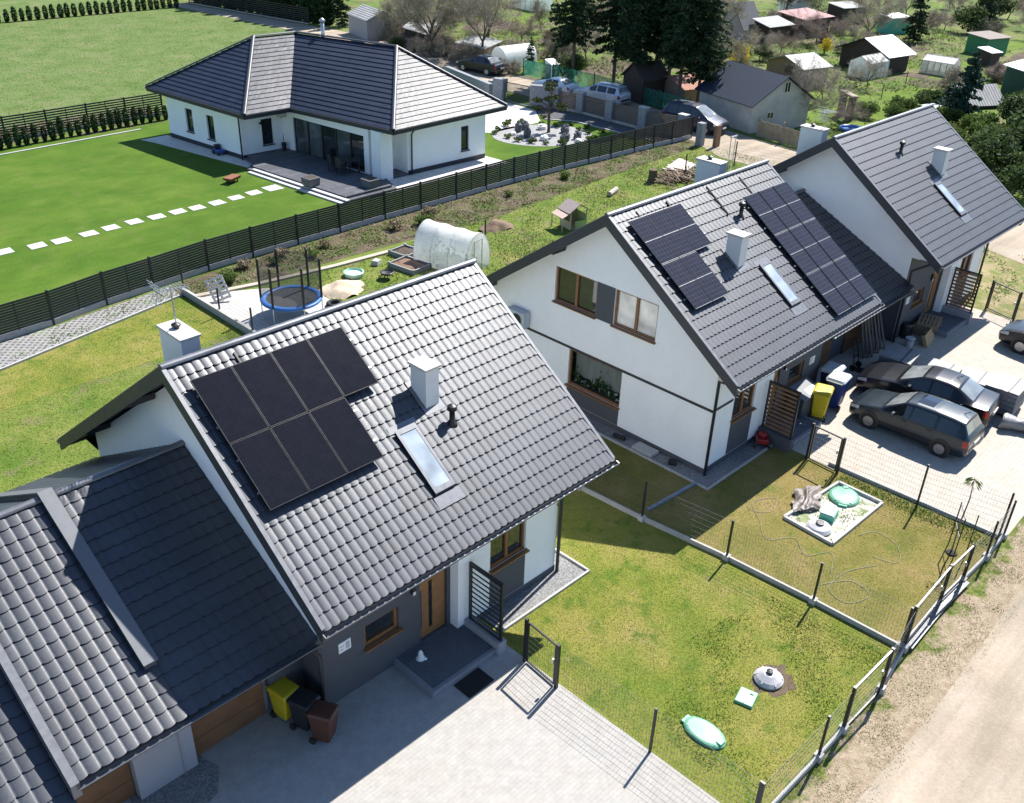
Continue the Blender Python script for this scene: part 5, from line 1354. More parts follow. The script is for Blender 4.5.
# hoses
HOSE = plain('pale_hose', (.25, .255, .18), .5, var=.25)
def hose(pts, label):
    m = MB(); P = []
    pts = [Vector((*p, .03)) for p in pts]
    for i in range(len(pts) - 1):
        a, b, c, d = pts[max(0, i - 1)], pts[i], pts[i + 1], pts[min(len(pts) - 1, i + 2)]
        for k in range(8):
            t = k / 8; P.append(.5 * ((2 * b) + (c - a) * t + (2 * a - 5 * b + 4 * c - d) * t * t + (3 * b - a - 3 * c + d) * t ** 3))
    P.append(pts[-1]); m.tube(P, .008, 4); solo('garden_hose', label, 'hose', m, HOSE, smooth=True)
hose([(17.9, -6.7), (17.0, -6.6), (16.2, -7.0), (16.6, -7.6), (17.4, -7.3), (16.6, -6.9), (15.9, -7.6), (15.2, -8.3), (15.9, -8.9), (15.4, -9.6), (16.1, -10.1), (15.2, -10.6)], 'pale hose lying in loops between the kerbed bed and the middle house')
hose([(14.4, -10.6), (15.3, -11.2), (15.1, -11.9), (14.3, -11.6), (14.5, -10.9), (15.6, -10.9), (16.6, -11.4)], 'pale hose coiled on the far front lawn near the dividing fence')
hose([(17.6, -10.3), (18.2, -10.6), (18.0, -11.4), (17.2, -11.8), (16.9, -11.1)], 'pale hose curving on the lawn in front of the kerbed bed')
# sapling with stake frame
t = thing('young_tree', 'staked sapling with a small tuft of leaves near the street fence', 'young tree', (19.0, -12.75, 0))
m = MB(); m.tube([(19.0, -12.75, 0), (19.05, -12.72, 1.2), (19.0, -12.78, 2.1), (19.12, -12.7, 2.75)], [.03, .026, .02, .012], 6); m.build('trunk', plain('sapling_bark', (.2, .17, .13), .9), t)
m = MB()
for k in range(60):
    a = random.uniform(0, 2 * PI); L = random.uniform(.06, .3); z = 2.75 - L * random.uniform(.1, .9); c = Vector((19.12 + .8 * L * math.cos(a), -12.7 + .8 * L * math.sin(a), z)); d = Vector((math.cos(a), math.sin(a), -.9)).normalized(); s_ = d.orthogonal().normalized() * .02
    m.add([c - d * .1, c + s_, c + d * .1, c - s_], [(0, 1, 2, 3)])
m.build('leaves', leafmat('sapling_leaves', [(.10, .16, .03), (.17, .24, .05), (.22, .28, .08)]), t)
m = MB()
for dx, dy in ((-.4, -.2), (.4, .25), (.1, -.4)): m.tube([(19 + dx, -12.75 + dy, 0), (19 + dx, -12.75 + dy, 1.65)], .02, 5)
m.bar((18.6, -12.95, 1.6), (19.4, -12.5, 1.6), .03); m.bar((18.6, -12.95, .9), (19.4, -12.5, .9), .02); m.build('stake_frame', POST, t)
m = MB(); m.lathe([(.2, 0), (.16, .06), (.06, .09)], (18.95, -12.78, 0), 14); m.build('mulch_mound', plain('dark_mulch', (.035, .03, .024), .95, var=.5, bmp=.8, bscale=20), t)
# lawn mower
t = thing('lawn_mower', 'small red and black push mower parked at the corner of the middle house', 'lawn mower', (20.1, -5.05, .02), .6)
m = MB(); m.box((0, 0, .24), (.62, .48, .2)); m.lathe([(.16, 0), (.17, .12), (.1, .18)], (-.02, 0, .34), 12); m.build('deck', plain('red_deck', (.28, .02, .02), .35), t, local=False, bevel=.03)
for dx in (-.27, .27):
    for dy in (-.26, .26): m = MB(); m.lathe([(.13, -.04), (.13, .04)], (dx, dy, .13), 12, axis='y'); m.build('wheel', BLACKP, t, local=False)
m = MB(); m.tube([(.25, -.2, .3), (.9, -.2, 1.05), (.9, .2, 1.05), (.25, .2, .3)], .018, 6); m.build('handle', BLACKP, t, local=False)
# pavers and loose slabs by the wall of the middle house
m = MB(); m.box((16.45, -2.4, .08), (.5, .9, .12)); solo('edging_slab', 'grey slab lying on the gravel below the big gable', 'slab', m, CONC, bevel=.01)
m = MB(); m.box((16.42, -1.2, .10), (.14, .5, .12), rz=.2); m.box((16.5, -3.6, .1), (.2, .3, .14), rz=.5); solo('cable_trough', 'small black rubber ramp pieces on the gravel below the big gable', 'ramp piece', m, RUBBER)
# ------------------------------------------------------------------ the parking yard
WRAP = plain('grey_wrapped_pavers', (.21, .21, .215), .5, var=.22, scale=2.2, bmp=.35, bscale=9)
WRAPT = film('dusty_wrap', (.62, .62, .62), .6, .95, 1.5, .3, .5)
def paver_pack(x, y, rz, w, d, h, label, mat=None):
    t = thing('paver_pack', label, 'paver pack', (x, y, .02), rz, 'packs of pavers in the yard')
    m = MB(); k = 5
    for i in range(k): m.box((random.uniform(-.01, .01), random.uniform(-.01, .01), .14 + (h - .14) * (i + .5) / k), (w, d, (h - .14) / k - .012))
    m.build('stack', mat or plain('grey_paver_stack', (.16, .165, .175), .85, var=.25, scale=5, bmp=.3), t, local=False, bevel=.015)
    m = MB()
    for yy in (-d * .38, 0, d * .38): m.box((0, yy, .06), (w, .1, .12))
    m.build('pallet_base', PALW, t, local=False)
    m = MB(); G = []
    for i in range(9):
        G.append([((i / 8 - .5) * (w + .04), (j / 8 - .5) * (d + .04), h + .012 + .02 * random.random()) for j in range(9)])
    m.grid(G); m.build('wrap_top', WRAP, t, local=False, smooth=True)
    m = MB(); m.bar((-w / 2 - .01, -d * .2, h + .03), (w / 2 + .01, -d * .2, h + .035), .05, .01); m.build('strap', BLACKP, t, local=False)
    return t
PALW = plain('pallet_wood', (.28, .20, .12), .85, var=.35, scale=6)
paver_pack(29.3, -5.95, .12, 1.5, 1.3, .95, 'wrapped paver pack closest to the house, in front of the black saloon')
paver_pack(30.1, -7.55, .1, 1.5, 1.2, .55, 'low wrapped paver pack half hidden behind the black saloon')
paver_pack(30.15, -8.9, .1, 1.3, 1.1, .75, 'wrapped paver pack beside the rear window of the black saloon')
paver_pack(29.65, -10.25, .05, 1.5, 1.25, 1.15, 'tallest wrapped paver pack, behind the boot of the black saloon')
t = thing('sheet_roll', 'crumpled roll of pale plastic sheeting at the right edge by the tallest pack', 'sheeting', (28.6, -11.7, .02))
m = MB(); G = []
for i in range(25):
    x = -.85 + 1.7 * i / 24; r = .30 + .05 * math.sin(5 * x) + .03 * random.random()
    G.append([(x * .35 + r * math.cos(a) * 1.2 + .1 * math.sin(3 * x), -x + .12 * math.sin(a * 3 + x * 4) * .4, max(.01, .26 + r * math.sin(a) * .85 + .04 * random.random())) for a in [2 * PI * k / 16 for k in range(17)]])
m.grid(G); m.build('roll', WRAP, t, local=False, smooth=True)
def pallet(m, c, rz, tilt=None, w=1.35, d=.95):
    parts = []
    for i in range(6): parts.append(((0, -d / 2 + .07 + i * (d - .14) / 5, .13), (w, .11, .022)))
    for x in (-w / 2 + .06, 0, w / 2 - .06): parts.append(((x, 0, .075), (.1, d, .085)))
    for x in (-w / 2 + .06, 0, w / 2 - .06): parts.append(((x, 0, .012), (.1, d, .022)))
    M = Matrix.Translation(c) @ Matrix.Rotation(rz, 4, 'Z') @ (tilt or Matrix())
    for cc, dd in parts:
        k = MB(); k.box(cc, dd); m.add([M @ Vector(p) for p in k.v], k.f)
for i in range(4):
    m = MB(); pallet(m, (34.35 + .04 * i, -4.95 - .03 * i, .02 + .15 * i), .12 * i - .1); solo('pallet', ['wooden pallet at the bottom of the stack by the far house', 'wooden pallet second from the bottom of the stack by the far house', 'wooden pallet second from the top of the stack by the far house', 'wooden pallet on top of the stack by the far house'][i], 'pallet', m, PALW, 'pallets by the far house')
m = MB(); pallet(m, (33.35, -5.55, .06), .15, Matrix.Rotation(1.15, 4, 'X'), 1.25, .95)
m2 = MB(); k = MB(); k.box((0, 0, .15), (1.2, .92, .02)); M = Matrix.Translation((33.35, -5.55, .06)) @ Matrix.Rotation(.15, 4, 'Z') @ Matrix.Rotation(1.15, 4, 'X'); m.add([M @ Vector(p) for p in k.v], k.f)
solo('leaning_pallet', 'boarded pallet leaning against the pallet stack', 'pallet', m, plain('new_pallet_wood', (.38, .27, .14), .8, var=.3, scale=4))
t = thing('bucket', 'pale blue-white bucket on the yard beside the leaning pallet', 'bucket', (32.3, -5.15, .02)); m = MB(); m.lathe([(.17, 0), (.21, .4), (.225, .4), (.2, .42), (.02, .42)], (32.3, -5.15, .02), 16); m.build('pail', PALEB, t, smooth=False); m = MB(); m.lathe([(.22, 0), (.22, .03)], (32.3, -5.15, .36), 16); m.build('rim', BLU, t)
m = MB()
for i in range(9): m.bar((29.6 + i * .2, -4.35 - .1 * (i % 3), .03), (29.75 + i * .19, -3.62 - .02 * (i % 2), 2.35), .15, .03, up=(0, 1, 0))
solo('board_stack', 'row of long dark boards leaning against the dark garage front between the houses', 'boards', m, plain('dark_boards', (.07, .06, .05), .7, var=.35, scale=3))
t = thing('hand_truck', 'dark upright hand truck with bars, beside the garage of the middle house', 'hand truck', (28.4, -4.6, .02)); m = MB()
for dx in (-.2, .2): m.tube([(28.4 + dx, -4.6, .05), (28.4 + dx, -4.3, 1.3)], .025, 6)
for z in (.3, .6, .9, 1.25): m.bar((28.2, -4.6 + .24 * z, z), (28.6, -4.6 + .24 * z, z), .03)
m.box((28.4, -4.75, .05), (.45, .3, .03)); m.build('frame', BLACKP, t)
for dx in (-.27, .27): m = MB(); m.lathe([(.14, -.03), (.14, .03)], (28.4 + dx, -4.55, .15), 12, axis='x'); m.build('wheel', RUBBER, t)
t = thing('cable_drum', 'dark barrel standing on the yard by the wall of the far house', 'barrel', (33.1, -4.6, .02)); m = MB(); m.lathe([(.24, 0), (.26, .1), (.26, .6), (.23, .7), (.2, .7), (.19, .66), (.02, .66)], (33.1, -4.6, .02), 16); m.build('barrel', GRB, t)
# ------------------------------------------------------------------ back garden of the nearest house
# trampoline
tx, ty = 13.55, 15.83
t = thing('trampoline', 'round trampoline with blue edge pad and tall black safety-net poles on the concrete pad', 'trampoline', (tx, ty, .02))
R = 1.33
m = MB(); m.lathe([(R * 1.02, .86), (R * 1.02, .93), (R * .86, .95), (R * .86, .9)], (tx, ty, 0), 40)
m = MB(); ring_ = []
for k in range(41):
    a = 2 * PI * k / 40; ring_.append([(tx + r * math.cos(a), ty + r * math.sin(a), z) for r, z in ((1.04 * R, .84), (1.06 * R, .92), (1.0 * R, .97), (.86 * R, .95), (.85 * R, .9))])
m.grid(ring_); m.build('edge_pad', plain('blue_pad', (.03, .14, .42), .5, var=.2), t, smooth=True)
m = MB(); m.add([(tx + .87 * R * math.cos(2 * PI * k / 40), ty + .87 * R * math.sin(2 * PI * k / 40), .91) for k in range(40)], [tuple(range(40))]); m.build('jumping_mat', plain('jump_mat', (.035, .038, .042), .7), t)
m = MB(); m.tube([(tx + 1.0 * R * math.cos(2 * PI * k / 40), ty + 1.0 * R * math.sin(2 * PI * k / 40), .88) for k in range(41)], .03, 6); m.build('frame_ring', GALV, t)
for k in range(6):
    a = 2 * PI * k / 6 + .35
    c = (tx + 1.03 * R * math.cos(a), ty + 1.03 * R * math.sin(a))
    m = MB(); m.tube([(*c, .85), (*c, .02)], .025, 6); m.tube([(c[0], c[1], .04), (tx + 1.03 * R * math.cos(a + .3), ty + 1.03 * R * math.sin(a + .3), .04)], .02, 5); m.build('leg', GALV, t)
    m = MB(); m.tube([(*c, .9), (*c, 2.75)], .055, 8); m.lathe([(.06, 0), (.07, .05), (.02, .09)], (*c, 2.75), 8); m.build('net_pole', BLACKP, t)
m = MB(); G = []
for k in range(49):
    a = 2 * PI * k / 48; G.append([(tx + R * .99 * math.cos(a), ty + R * .99 * math.sin(a), z) for z in (.95, 1.5, 2.1, 2.65)])
m.grid(G); m.build('safety_net', film('black_net', (.04, .04, .045), .34, .5, 3, .8, 0), t)
# leaning white pallet, tyre, bowls
m = MB(); pallet(m, (12.0, 19.6, .55), -.6, Matrix.Rotation(1.15, 4, 'X') @ Matrix.Rotation(.35, 4, 'Z'), .85, 1.15); solo('white_pallet', 'white-painted pallet propped up at the corner of the concrete pad', 'pallet', m, plain('white_painted_wood', (.66, .62, .58), .7, var=.15))
m = MB(); G = []
for i in range(25):
    a = 2 * PI * i / 24; G.append([(15.62 + (.30 + .1 * math.cos(b)) * math.cos(a), 15.45 + (.30 + .1 * math.cos(b)) * math.sin(a), .12 + .1 * math.sin(b)) for b in [2 * PI * j / 10 for j in range(11)]])
m.grid(G); solo('car_tyre', 'black tyre lying flat beside the trampoline pad', 'tyre', m, RUBBER, smooth=True)
t = thing('sandpit', 'pale mint-green plastic sandpit on the back lawn', 'sandpit', (18.5, 17.75, 0)); m = MB(); m.lathe([(.46, 0), (.5, .12), (.52, .24), (.46, .26), (.42, .16), (.02, .14)], (18.5, 17.75, 0), 20); m.build('shell', plain('pale_mint_plastic', (.38, .62, .5), .45), t)
m = MB(); m.lathe([(.41, 0), (.2, .06), (.02, .07)], (18.5, 17.75, .13), 16); m.build('sand_fill', plain('pale_sand', (.6, .58, .54), .95), t)
t = thing('fire_pit', 'black round fire bowl on short legs on the back lawn', 'fire bowl', (19.55, 16.4, 0)); m = MB(); m.lathe([(.12, .2), (.3, .26), (.36, .37), (.34, .38), (.26, .3), (.02, .25)], (19.55, 16.4, 0), 18); m.build('bowl', BLACKP, t)
for k in range(3): a = k * 2.1; m = MB(); m.bar((19.55 + .2 * math.cos(a), 16.4 + .2 * math.sin(a), .26), (19.55 + .4 * math.cos(a), 16.4 + .4 * math.sin(a), 0), .04); m.build('leg', BLACKP, t)
def heap(x, y, a, b, h, seed, n=26):
    r_ = np.random.default_rng(seed); m = MB(); G = []
    ph = r_.uniform(0, 6, 6)
    for i in range(n + 1):
        row = []
        for j in range(n + 1):
            u, v = i / n * 2 - 1, j / n * 2 - 1; r = math.hypot(u, v)
            k = 1 + .15 * math.sin(3 * math.atan2(v, u) + ph[0]) + .08 * math.sin(7 * math.atan2(v, u) + ph[1])
            z = h * max(0, 1 - (r / k) ** 1.5) * (1 + .25 * math.sin(6 * u + ph[2]) * math.sin(5 * v + ph[3])) + .05 * h * r_.random()
            row.append((x + u * a, y + v * b, max(-.04, z - .03 if r / k > .95 else z)))
        G.append(row)
    m.grid(G); return m
solo('sand_heap', 'low heap of pale sand behind the ridge of the nearest roof', 'sand heap', heap(17.0, 16.7, 1.25, 1.0, .42, 3), plain('heap_sand', (.52, .42, .31), .95, var=.2, scale=4, bmp=.7, bscale=14), smooth=True)
solo('soil_heap', 'heap of brown soil on the rough bank beyond the polytunnel', 'soil heap', heap(29.0, 18.2, 1.2, .8, .4, 5), plain('heap_soil', (.17, .115, .075), .95, var=.35, scale=4, bmp=.9, bscale=12), smooth=True)
def raised_bed(x, y, w, d, rz, label, soil):
    t = thing('raised_bed', label, 'raised bed', (x, y, 0), rz)
    m = MB(); h = .26
    for yy in (-d / 2, d / 2): m.box((0, yy, h / 2), (w, .08, h))
    for xx in (-w / 2, w / 2): m.box((xx, 0, h / 2), (.08, d - .08, h))
    for xx in (-w / 2, w / 2):
        for yy in (-d / 2, d / 2): m.box((xx, yy, h / 2 + .02), (.12, .12, h + .04))
    m.build('frame', plain('grey_bed_boards', (.25, .255, .25), .7, var=.2), t, local=False)
    G = heap(0, 0, w / 2 - .04, d / 2 - .04, .06, 9, 14); G.v = [(p[0], p[1], p[2] + .19) for p in G.v]; G.build('soil', soil, t, local=False)
SOILB = plain('bed_soil', (.17, .10, .065), .95, var=.4, scale=6, bmp=.9, bscale=15)
raised_bed(21.35, 16.75, 1.3, 1.7, .12, 'grey-boarded raised bed of bare brown soil left of the polytunnel', SOILB)
raised_bed(22.35, 18.3, 1.2, 1.2, .12, 'second smaller raised bed of dark soil, beside the far end of the polytunnel', plain('bed_soil_dark', (.07, .05, .035), .95, var=.4, bmp=.9))
m = MB(); m.box((20.3, 18.2, .14), (.5, .4, .26), rz=.4, taper=.85); solo('stone_block', 'small grey block on the grass beside the raised bed', 'block', m, CONC, bevel=.03)
# polytunnel
t = thing('polytunnel', 'white translucent polytunnel with rounded end wall behind the nearest house', 'polytunnel', (23.2, 15.6, 0), 0)
FILM = film('polytunnel_film', (.92, .92, .92), .58, .88, 1.1, .3, .5)
ax = Vector((.2, -.98, 0)).normalized(); sd = Vector((.98, .2, 0)).normalized(); c0 = Vector((22.95, 17.3, 0)); Lt = 3.3; hw_, hh_ = 1.12, 2.12
def arch(a): 
    q = -.35 + a * (PI + .7) / PI
    return sd * (hw_ * math.cos(q)) + Vector((0, 0, max(0, .53 + 1.55 * math.sin(q))))
m = MB(); G = []
for i in range(29):
    s = Lt * i / 28; sag = .03 * abs(math.sin(PI * i / 9.33))
    G.append([c0 + ax * s + arch(PI * k / 24) * (1 - sag) + Vector((0, 0, .012 * random.random())) for k in range(25)])
m.grid(G); m.build('cover', FILM, t, smooth=True)
for e, nm in ((0, 'end_wall'), (Lt, 'end_wall')):
    m = MB(); q = [c0 + ax * (e + (.02 if e else -.02)) + arch(PI * k / 24) for k in range(25)]; m.add(q, [tuple(range(25))]); m.build(nm, FILM, t)
for i in range(4):
    m = MB(); m.tube([c0 + ax * (Lt * i / 3) + arch(PI * k / 20) * .985 for k in range(21)], .012, 6); m.build('hoop', GALV, t)
m = MB(); e = c0 + ax * (Lt + .03)
for sx in (-.35, .35): m.bar(e + sd * sx, e + sd * sx + Vector((0, 0, 1.7)), .03)
m.bar(e + sd * -.35 + Vector((0, 0, 1.7)), e + sd * .35 + Vector((0, 0, 1.7)), .03); m.build('door_frame', GALV, t)
m = MB()
for k in range(160):
    c = c0 + ax * random.uniform(.3, 3) + sd * random.uniform(-.9, .9) + Vector((0, 0, random.uniform(.05, .7))); u = Vector((random.gauss(0, 1), random.gauss(0, 1), random.gauss(0, 1))).normalized() * .12; v = u.orthogonal().normalized() * .08
    m.add([c - u, c + v, c + u, c - v], [(0, 1, 2, 3)])
m.build('seedlings', LEAFD, t)
# play house
t = thing('playhouse', 'small wooden play house with a pinkish-grey pitched roof and pale green sides', 'play house', (32.5, 15.35, 0), -.25); t.scale = (.78, .78, .85)
PHW = plain('playhouse_boards', (.52, .46, .30), .7, var=.15); PHG = plain('playhouse_green', (.38, .5, .22), .7); PHR = plain('playhouse_roof', (.36, .29, .27), .75, var=.2)
m = MB()
for dx in (-.7, .7):
    for dy in (-.65, .65): m.box((dx, dy, .65), (.08, .08, 1.3))
m.build('post', PHW, t, local=False)
m = MB(); m.box((-.7, 0, .3), (.05, 1.22, .55)); m.box((0, .65, .55), (1.32, .05, 1.05)); m.build('wall', PHW, t, local=False)
m = MB(); m.box((0.2, -.65, .3), (.95, .05, .55)); m.box((.7, 0, .5), (.05, 1.22, .95)); m.build('side_panel', PHG, t, local=False)
m = MB(); m.box((.02, 0, .06), (1.3, 1.2, .1)); m.build('floor', PHW, t, local=False)
m = MB(); m.add([(-.95, -.8, 1.2), (-.95, .8, 1.2), (0, .8, 1.75), (0, -.8, 1.75), (.95, .8, 1.2), (.95, -.8, 1.2), (-.95, -.8, 1.25), (-.95, .8, 1.25), (0, .8, 1.8), (0, -.8, 1.8), (.95, .8, 1.25), (.95, -.8, 1.25)],
     [(0, 1, 2, 3), (3, 2, 4, 5), (6, 9, 8, 7), (9, 11, 10, 8), (0, 3, 9, 6), (3, 5, 11, 9), (1, 7, 8, 2), (2, 8, 10, 4), (0, 6, 7, 1), (5, 4, 10, 11)]); m.build('roof', PHR, t, local=False)
m = MB(); m.add([(-1.0, -.75, 1.15), (-1.5, -.75, .95), (-1.5, .75, .95), (-1.0, .75, 1.15), (-1.0, -.75, 1.18), (-1.5, -.75, .98), (-1.5, .75, .98), (-1.0, .75, 1.18)], [(0, 1, 2, 3), (7, 6, 5, 4), (0, 4, 5, 1), (1, 5, 6, 2), (2, 6, 7, 3), (3, 7, 4, 0)]); m.build('porch_roof', plain('playhouse_pink_roof', (.55, .4, .33), .75), t, local=False)
m = MB(); m.box((-.5, -.3, .45), (.2, .3, .25)); m.build('red_box', plain('red_toy', (.5, .05, .03), .5), t, local=False)
for dy in (-.7, .7): m = MB(); m.bar((-1.45, dy, 0), (-1.45, dy, .97), .06); m.build('porch_post', PHW, t, local=False)
# stump, log, planks, brush pile
BARK = plain('bark', (.10, .075, .05), .95, var=.35, scale=6, bmp=.8, bscale=20)
t = thing('tree_stump', 'dark tree stump with two thin sticks at the rough garden end', 'stump', (43.0, 17.6, 0)); m = MB(); m.lathe([(.36, 0), (.3, .3), (.28, .85), (.02, .87)], (43.0, 17.6, 0), 10); m.build('stump', BARK, t)
m = MB(); m.tube([(43.2, 17.8, .7), (44.0, 18.6, 1.5)], .03, 5); m.tube([(43.3, 17.7, .7), (44.3, 18.2, 1.4)], .03, 5); m.build('stick', PALW, t)
m = MB(); m.tube([(38.4, 17.5, .16), (39.6, 17.9, .16)], .16, 10); solo('log', 'short pale log lying on the grass of the rough garden', 'log', m, plain('pale_log', (.42, .38, .33), .9, var=.3))
m = MB()
for i in range(7): m.bar((45.7 + .06 * i, 17.1 + .26 * i, .16), (48.2 + .05 * i, 17.9 + .24 * i, .18 + .02 * (i % 2)), .2, .05)
for i in range(3): m.bar((46 + i, 17.0 + .3 * i, .07), (45.8 + i, 18.9 + .3 * i, .07), .1, .12)
solo('plank_pile', 'pile of pale weathered planks near the sandy track', 'planks', m, plain('weathered_planks', (.55, .50, .45), .85, var=.2))
m = MB()
for k in range(160):
    x, y = random.gauss(44.9, .9), random.gauss(16.9, .4); a = random.uniform(0, PI); L = random.uniform(.3, .9); z = random.uniform(.03, .35)
    m.bar((x - L * math.cos(a), y - L * math.sin(a), z), (x + L * math.cos(a), y + L * math.sin(a), z + random.uniform(-.05, .25)), random.uniform(.02, .07))
solo('brush_pile', 'heap of cut branches and sticks beside the stump', 'branch pile', m, plain('cut_branches', (.22, .16, .11), .9, var=.4))
t = thing('wooden_post', 'leaning brown wooden post where the slatted fence meets the stone boundary', 'post', (53.8, 19.9, 0)); m = MB(); m.box((53.8, 19.9, .8), (.6, .25, 1.6)); m.build('timber', plain('brown_timber', (.2, .12, .07), .85), t)
m = MB(); m.box((53.1, 20.9, .85), (.5, .5, 1.7)); t2 = solo('stone_pier', 'grey stone-filled pier ending the long slatted fence', 'pier', m, GAB, bevel=.01)
CAMP = (-8.45404, -19.30155, 19.14727); CAMR = (0.809355, 0.525725, 0.035902); CAMF = 960.426
# ------------------------------------------------------------------ plants
def cards(mb, C, size, rs, flat=0.0, elong=1.0, m=0, up=None):
    """one small leaf-shaped quad at every point of C"""
    C = np.asarray(C); n = len(C)
    u = rs.normal(size=(n, 3)); 
    if flat: u[:, 2] *= (1 - flat)
    u /= np.linalg.norm(u, axis=1)[:, None]
    w = rs.normal(size=(n, 3)); v = np.cross(u, w); v /= np.linalg.norm(v, axis=1)[:, None]
    s = size * rs.uniform(.6, 1.35, n)[:, None]
    a = C - u * s * elong; b = C + v * s * .55; c = C + u * s * elong; d = C - v * s * .55
    V = np.stack([a, b, c, d], 1).reshape(-1, 3)
    k = len(mb.v); mb.v.extend(map(tuple, V.tolist()))
    mb.f.extend([(k + 4 * i, k + 4 * i + 1, k + 4 * i + 2, k + 4 * i + 3) for i in range(n)]); mb.m.extend([m] * n)
    return mb
def strips(mb, P, Q, w, rs):
    P = np.asarray(P); Q = np.asarray(Q); n = len(P); d = Q - P
    s = np.cross(d, rs.normal(size=(n, 3))); s /= (np.linalg.norm(s, axis=1)[:, None] + 1e-9); w = np.asarray(w).reshape(-1, 1) * np.ones((n, 1))
    V = np.stack([P - s * w, P + s * w, Q + s * w * .4, Q - s * w * .4], 1).reshape(-1, 3)
    k = len(mb.v); mb.v.extend(map(tuple, V.tolist())); mb.f.extend([(k + 4 * i, k + 4 * i + 1, k + 4 * i + 2, k + 4 * i + 3) for i in range(n)]); mb.m.extend([0] * n)
    return mb
TRUNK = plain('tree_bark', (.11, .09, .07), .95, var=.35, scale=5, bmp=.6, bscale=20)
TWIG = plain('bare_twigs', (.33, .285, .225), .95, var=.3, scale=1.2, rand=.25)
TWIGR = plain('reddish_twigs', (.34, .265, .22), .95, var=.3, scale=1.2, rand=.25)
L_SPR = leafmat('spruce_needles', [(.012, .03, .014), (.028, .06, .026), (.06, .10, .042)], trans=.25)
L_BLU = leafmat('blue_spruce_needles', [(.012, .035, .026), (.025, .06, .042), (.05, .095, .065)], trans=.1)
L_THU = leafmat('thuja_foliage', [(.016, .04, .014), (.03, .065, .02), (.05, .10, .03)], trans=.2)
L_GRN = leafmat('shrub_leaves', [(.045, .08, .018), (.08, .13, .028), (.13, .18, .05)], trans=.4)
L_OLV = leafmat('young_spring_leaves', [(.09, .11, .03), (.15, .17, .05), (.21, .23, .08)], trans=.5)
L_DKG = leafmat('evergreen_shrub', [(.022, .045, .016), (.05, .085, .026), (.10, .13, .045)], trans=.38)
L_YEL = leafmat('forsythia_blossom', [(.45, .33, .01), (.62, .48, .02), (.7, .58, .06)], trans=.3)
L_DRY = leafmat('dry_stalks', [(.16, .125, .075), (.24, .195, .12), (.32, .27, .18)], trans=.15)

def grow(rs, h, spread, levels=4, n0=5, trunk_r=.12, clear=.25):
    """branching skeleton: returns segments (p, q, r)"""
    segs = []
    def rec(p, d, L, r, lv):
        k = 3 if lv else 2
        q = p
        for i in range(k):
            d2 = (d + rs.normal(size=3) * .16); d2 /= np.linalg.norm(d2)
            q2 = q + d2 * L / k; segs.append((q, q2, r * (1 - .2 * i), lv)); q = q2; d = d2
            if lv < levels and (i > 0 or lv > 0):
                for _ in range(rs.integers(1, 3 if lv < 2 else 4)):
                    e = d + rs.normal(size=3) * .75 * spread; e[2] += .15; e /= np.linalg.norm(e)
                    rec(q, e, L * rs.uniform(.5, .75), r * .5, lv + 1)
    p0 = np.zeros(3); top = np.array([rs.normal() * .06 * h, rs.normal() * .06 * h, h * clear])
    segs.append((p0, top, trunk_r, 0))
    for i in range(n0):
        a = 2 * PI * i / n0 + rs.uniform(-.4, .4); e = np.array([math.cos(a) * spread, math.sin(a) * spread, rs.uniform(.6, 1.2)]); e /= np.linalg.norm(e)
        rec(top, e, h * rs.uniform(.36, .5), trunk_r * .6, 1)
    return segs
def make_bare(name, label, seed, h, spread, leaf=None, nleaf=0, twig=TWIG, group=None, n0=5, clear=.22, tw=.0075, cat='tree', levels=4, lsize=.09):
    rs = np.random.default_rng(seed); t = thing(name, label, cat, (0, 0, 0), 0, group)
    segs = grow(rs, h, spread, levels=levels, n0=n0, trunk_r=h * .022, clear=clear)
    m = MB()
    for p, q, r, lv in segs:
        if lv <= 1: m.tube([p, q], [r, r * .8], 5, cap=False)
    m.build('trunk', TRUNK, t, local=False)
    P = np.array([s[0] for s in segs if s[3] > 1]); Q = np.array([s[1] for s in segs if s[3] > 1]); R = np.array([s[2] for s in segs if s[3] > 1])
    m = MB(); strips(m, P, Q, np.maximum(R, tw), rs)
    # fine twigs at all the ends
    k = 3; B = np.repeat(Q, k, 0); D = rs.normal(size=B.shape) ; D[:, 2] = abs(D[:, 2]) * .8; D /= np.linalg.norm(D, axis=1)[:, None]
    strips(m, B, B + D * (h * .09) * rs.uniform(.5, 1.3, len(B))[:, None], tw * .75, rs)
    cr = m.build('branches' , twig, t, local=False)
    if leaf is not None:
        idx = rs.integers(0, len(B), nleaf); C = B[idx] + D[idx] * h * .09 * rs.uniform(0, 1.2, nleaf)[:, None]; m = MB(); cards(m, C, lsize, rs); m.build('crown', leaf, t, local=False)
    return t
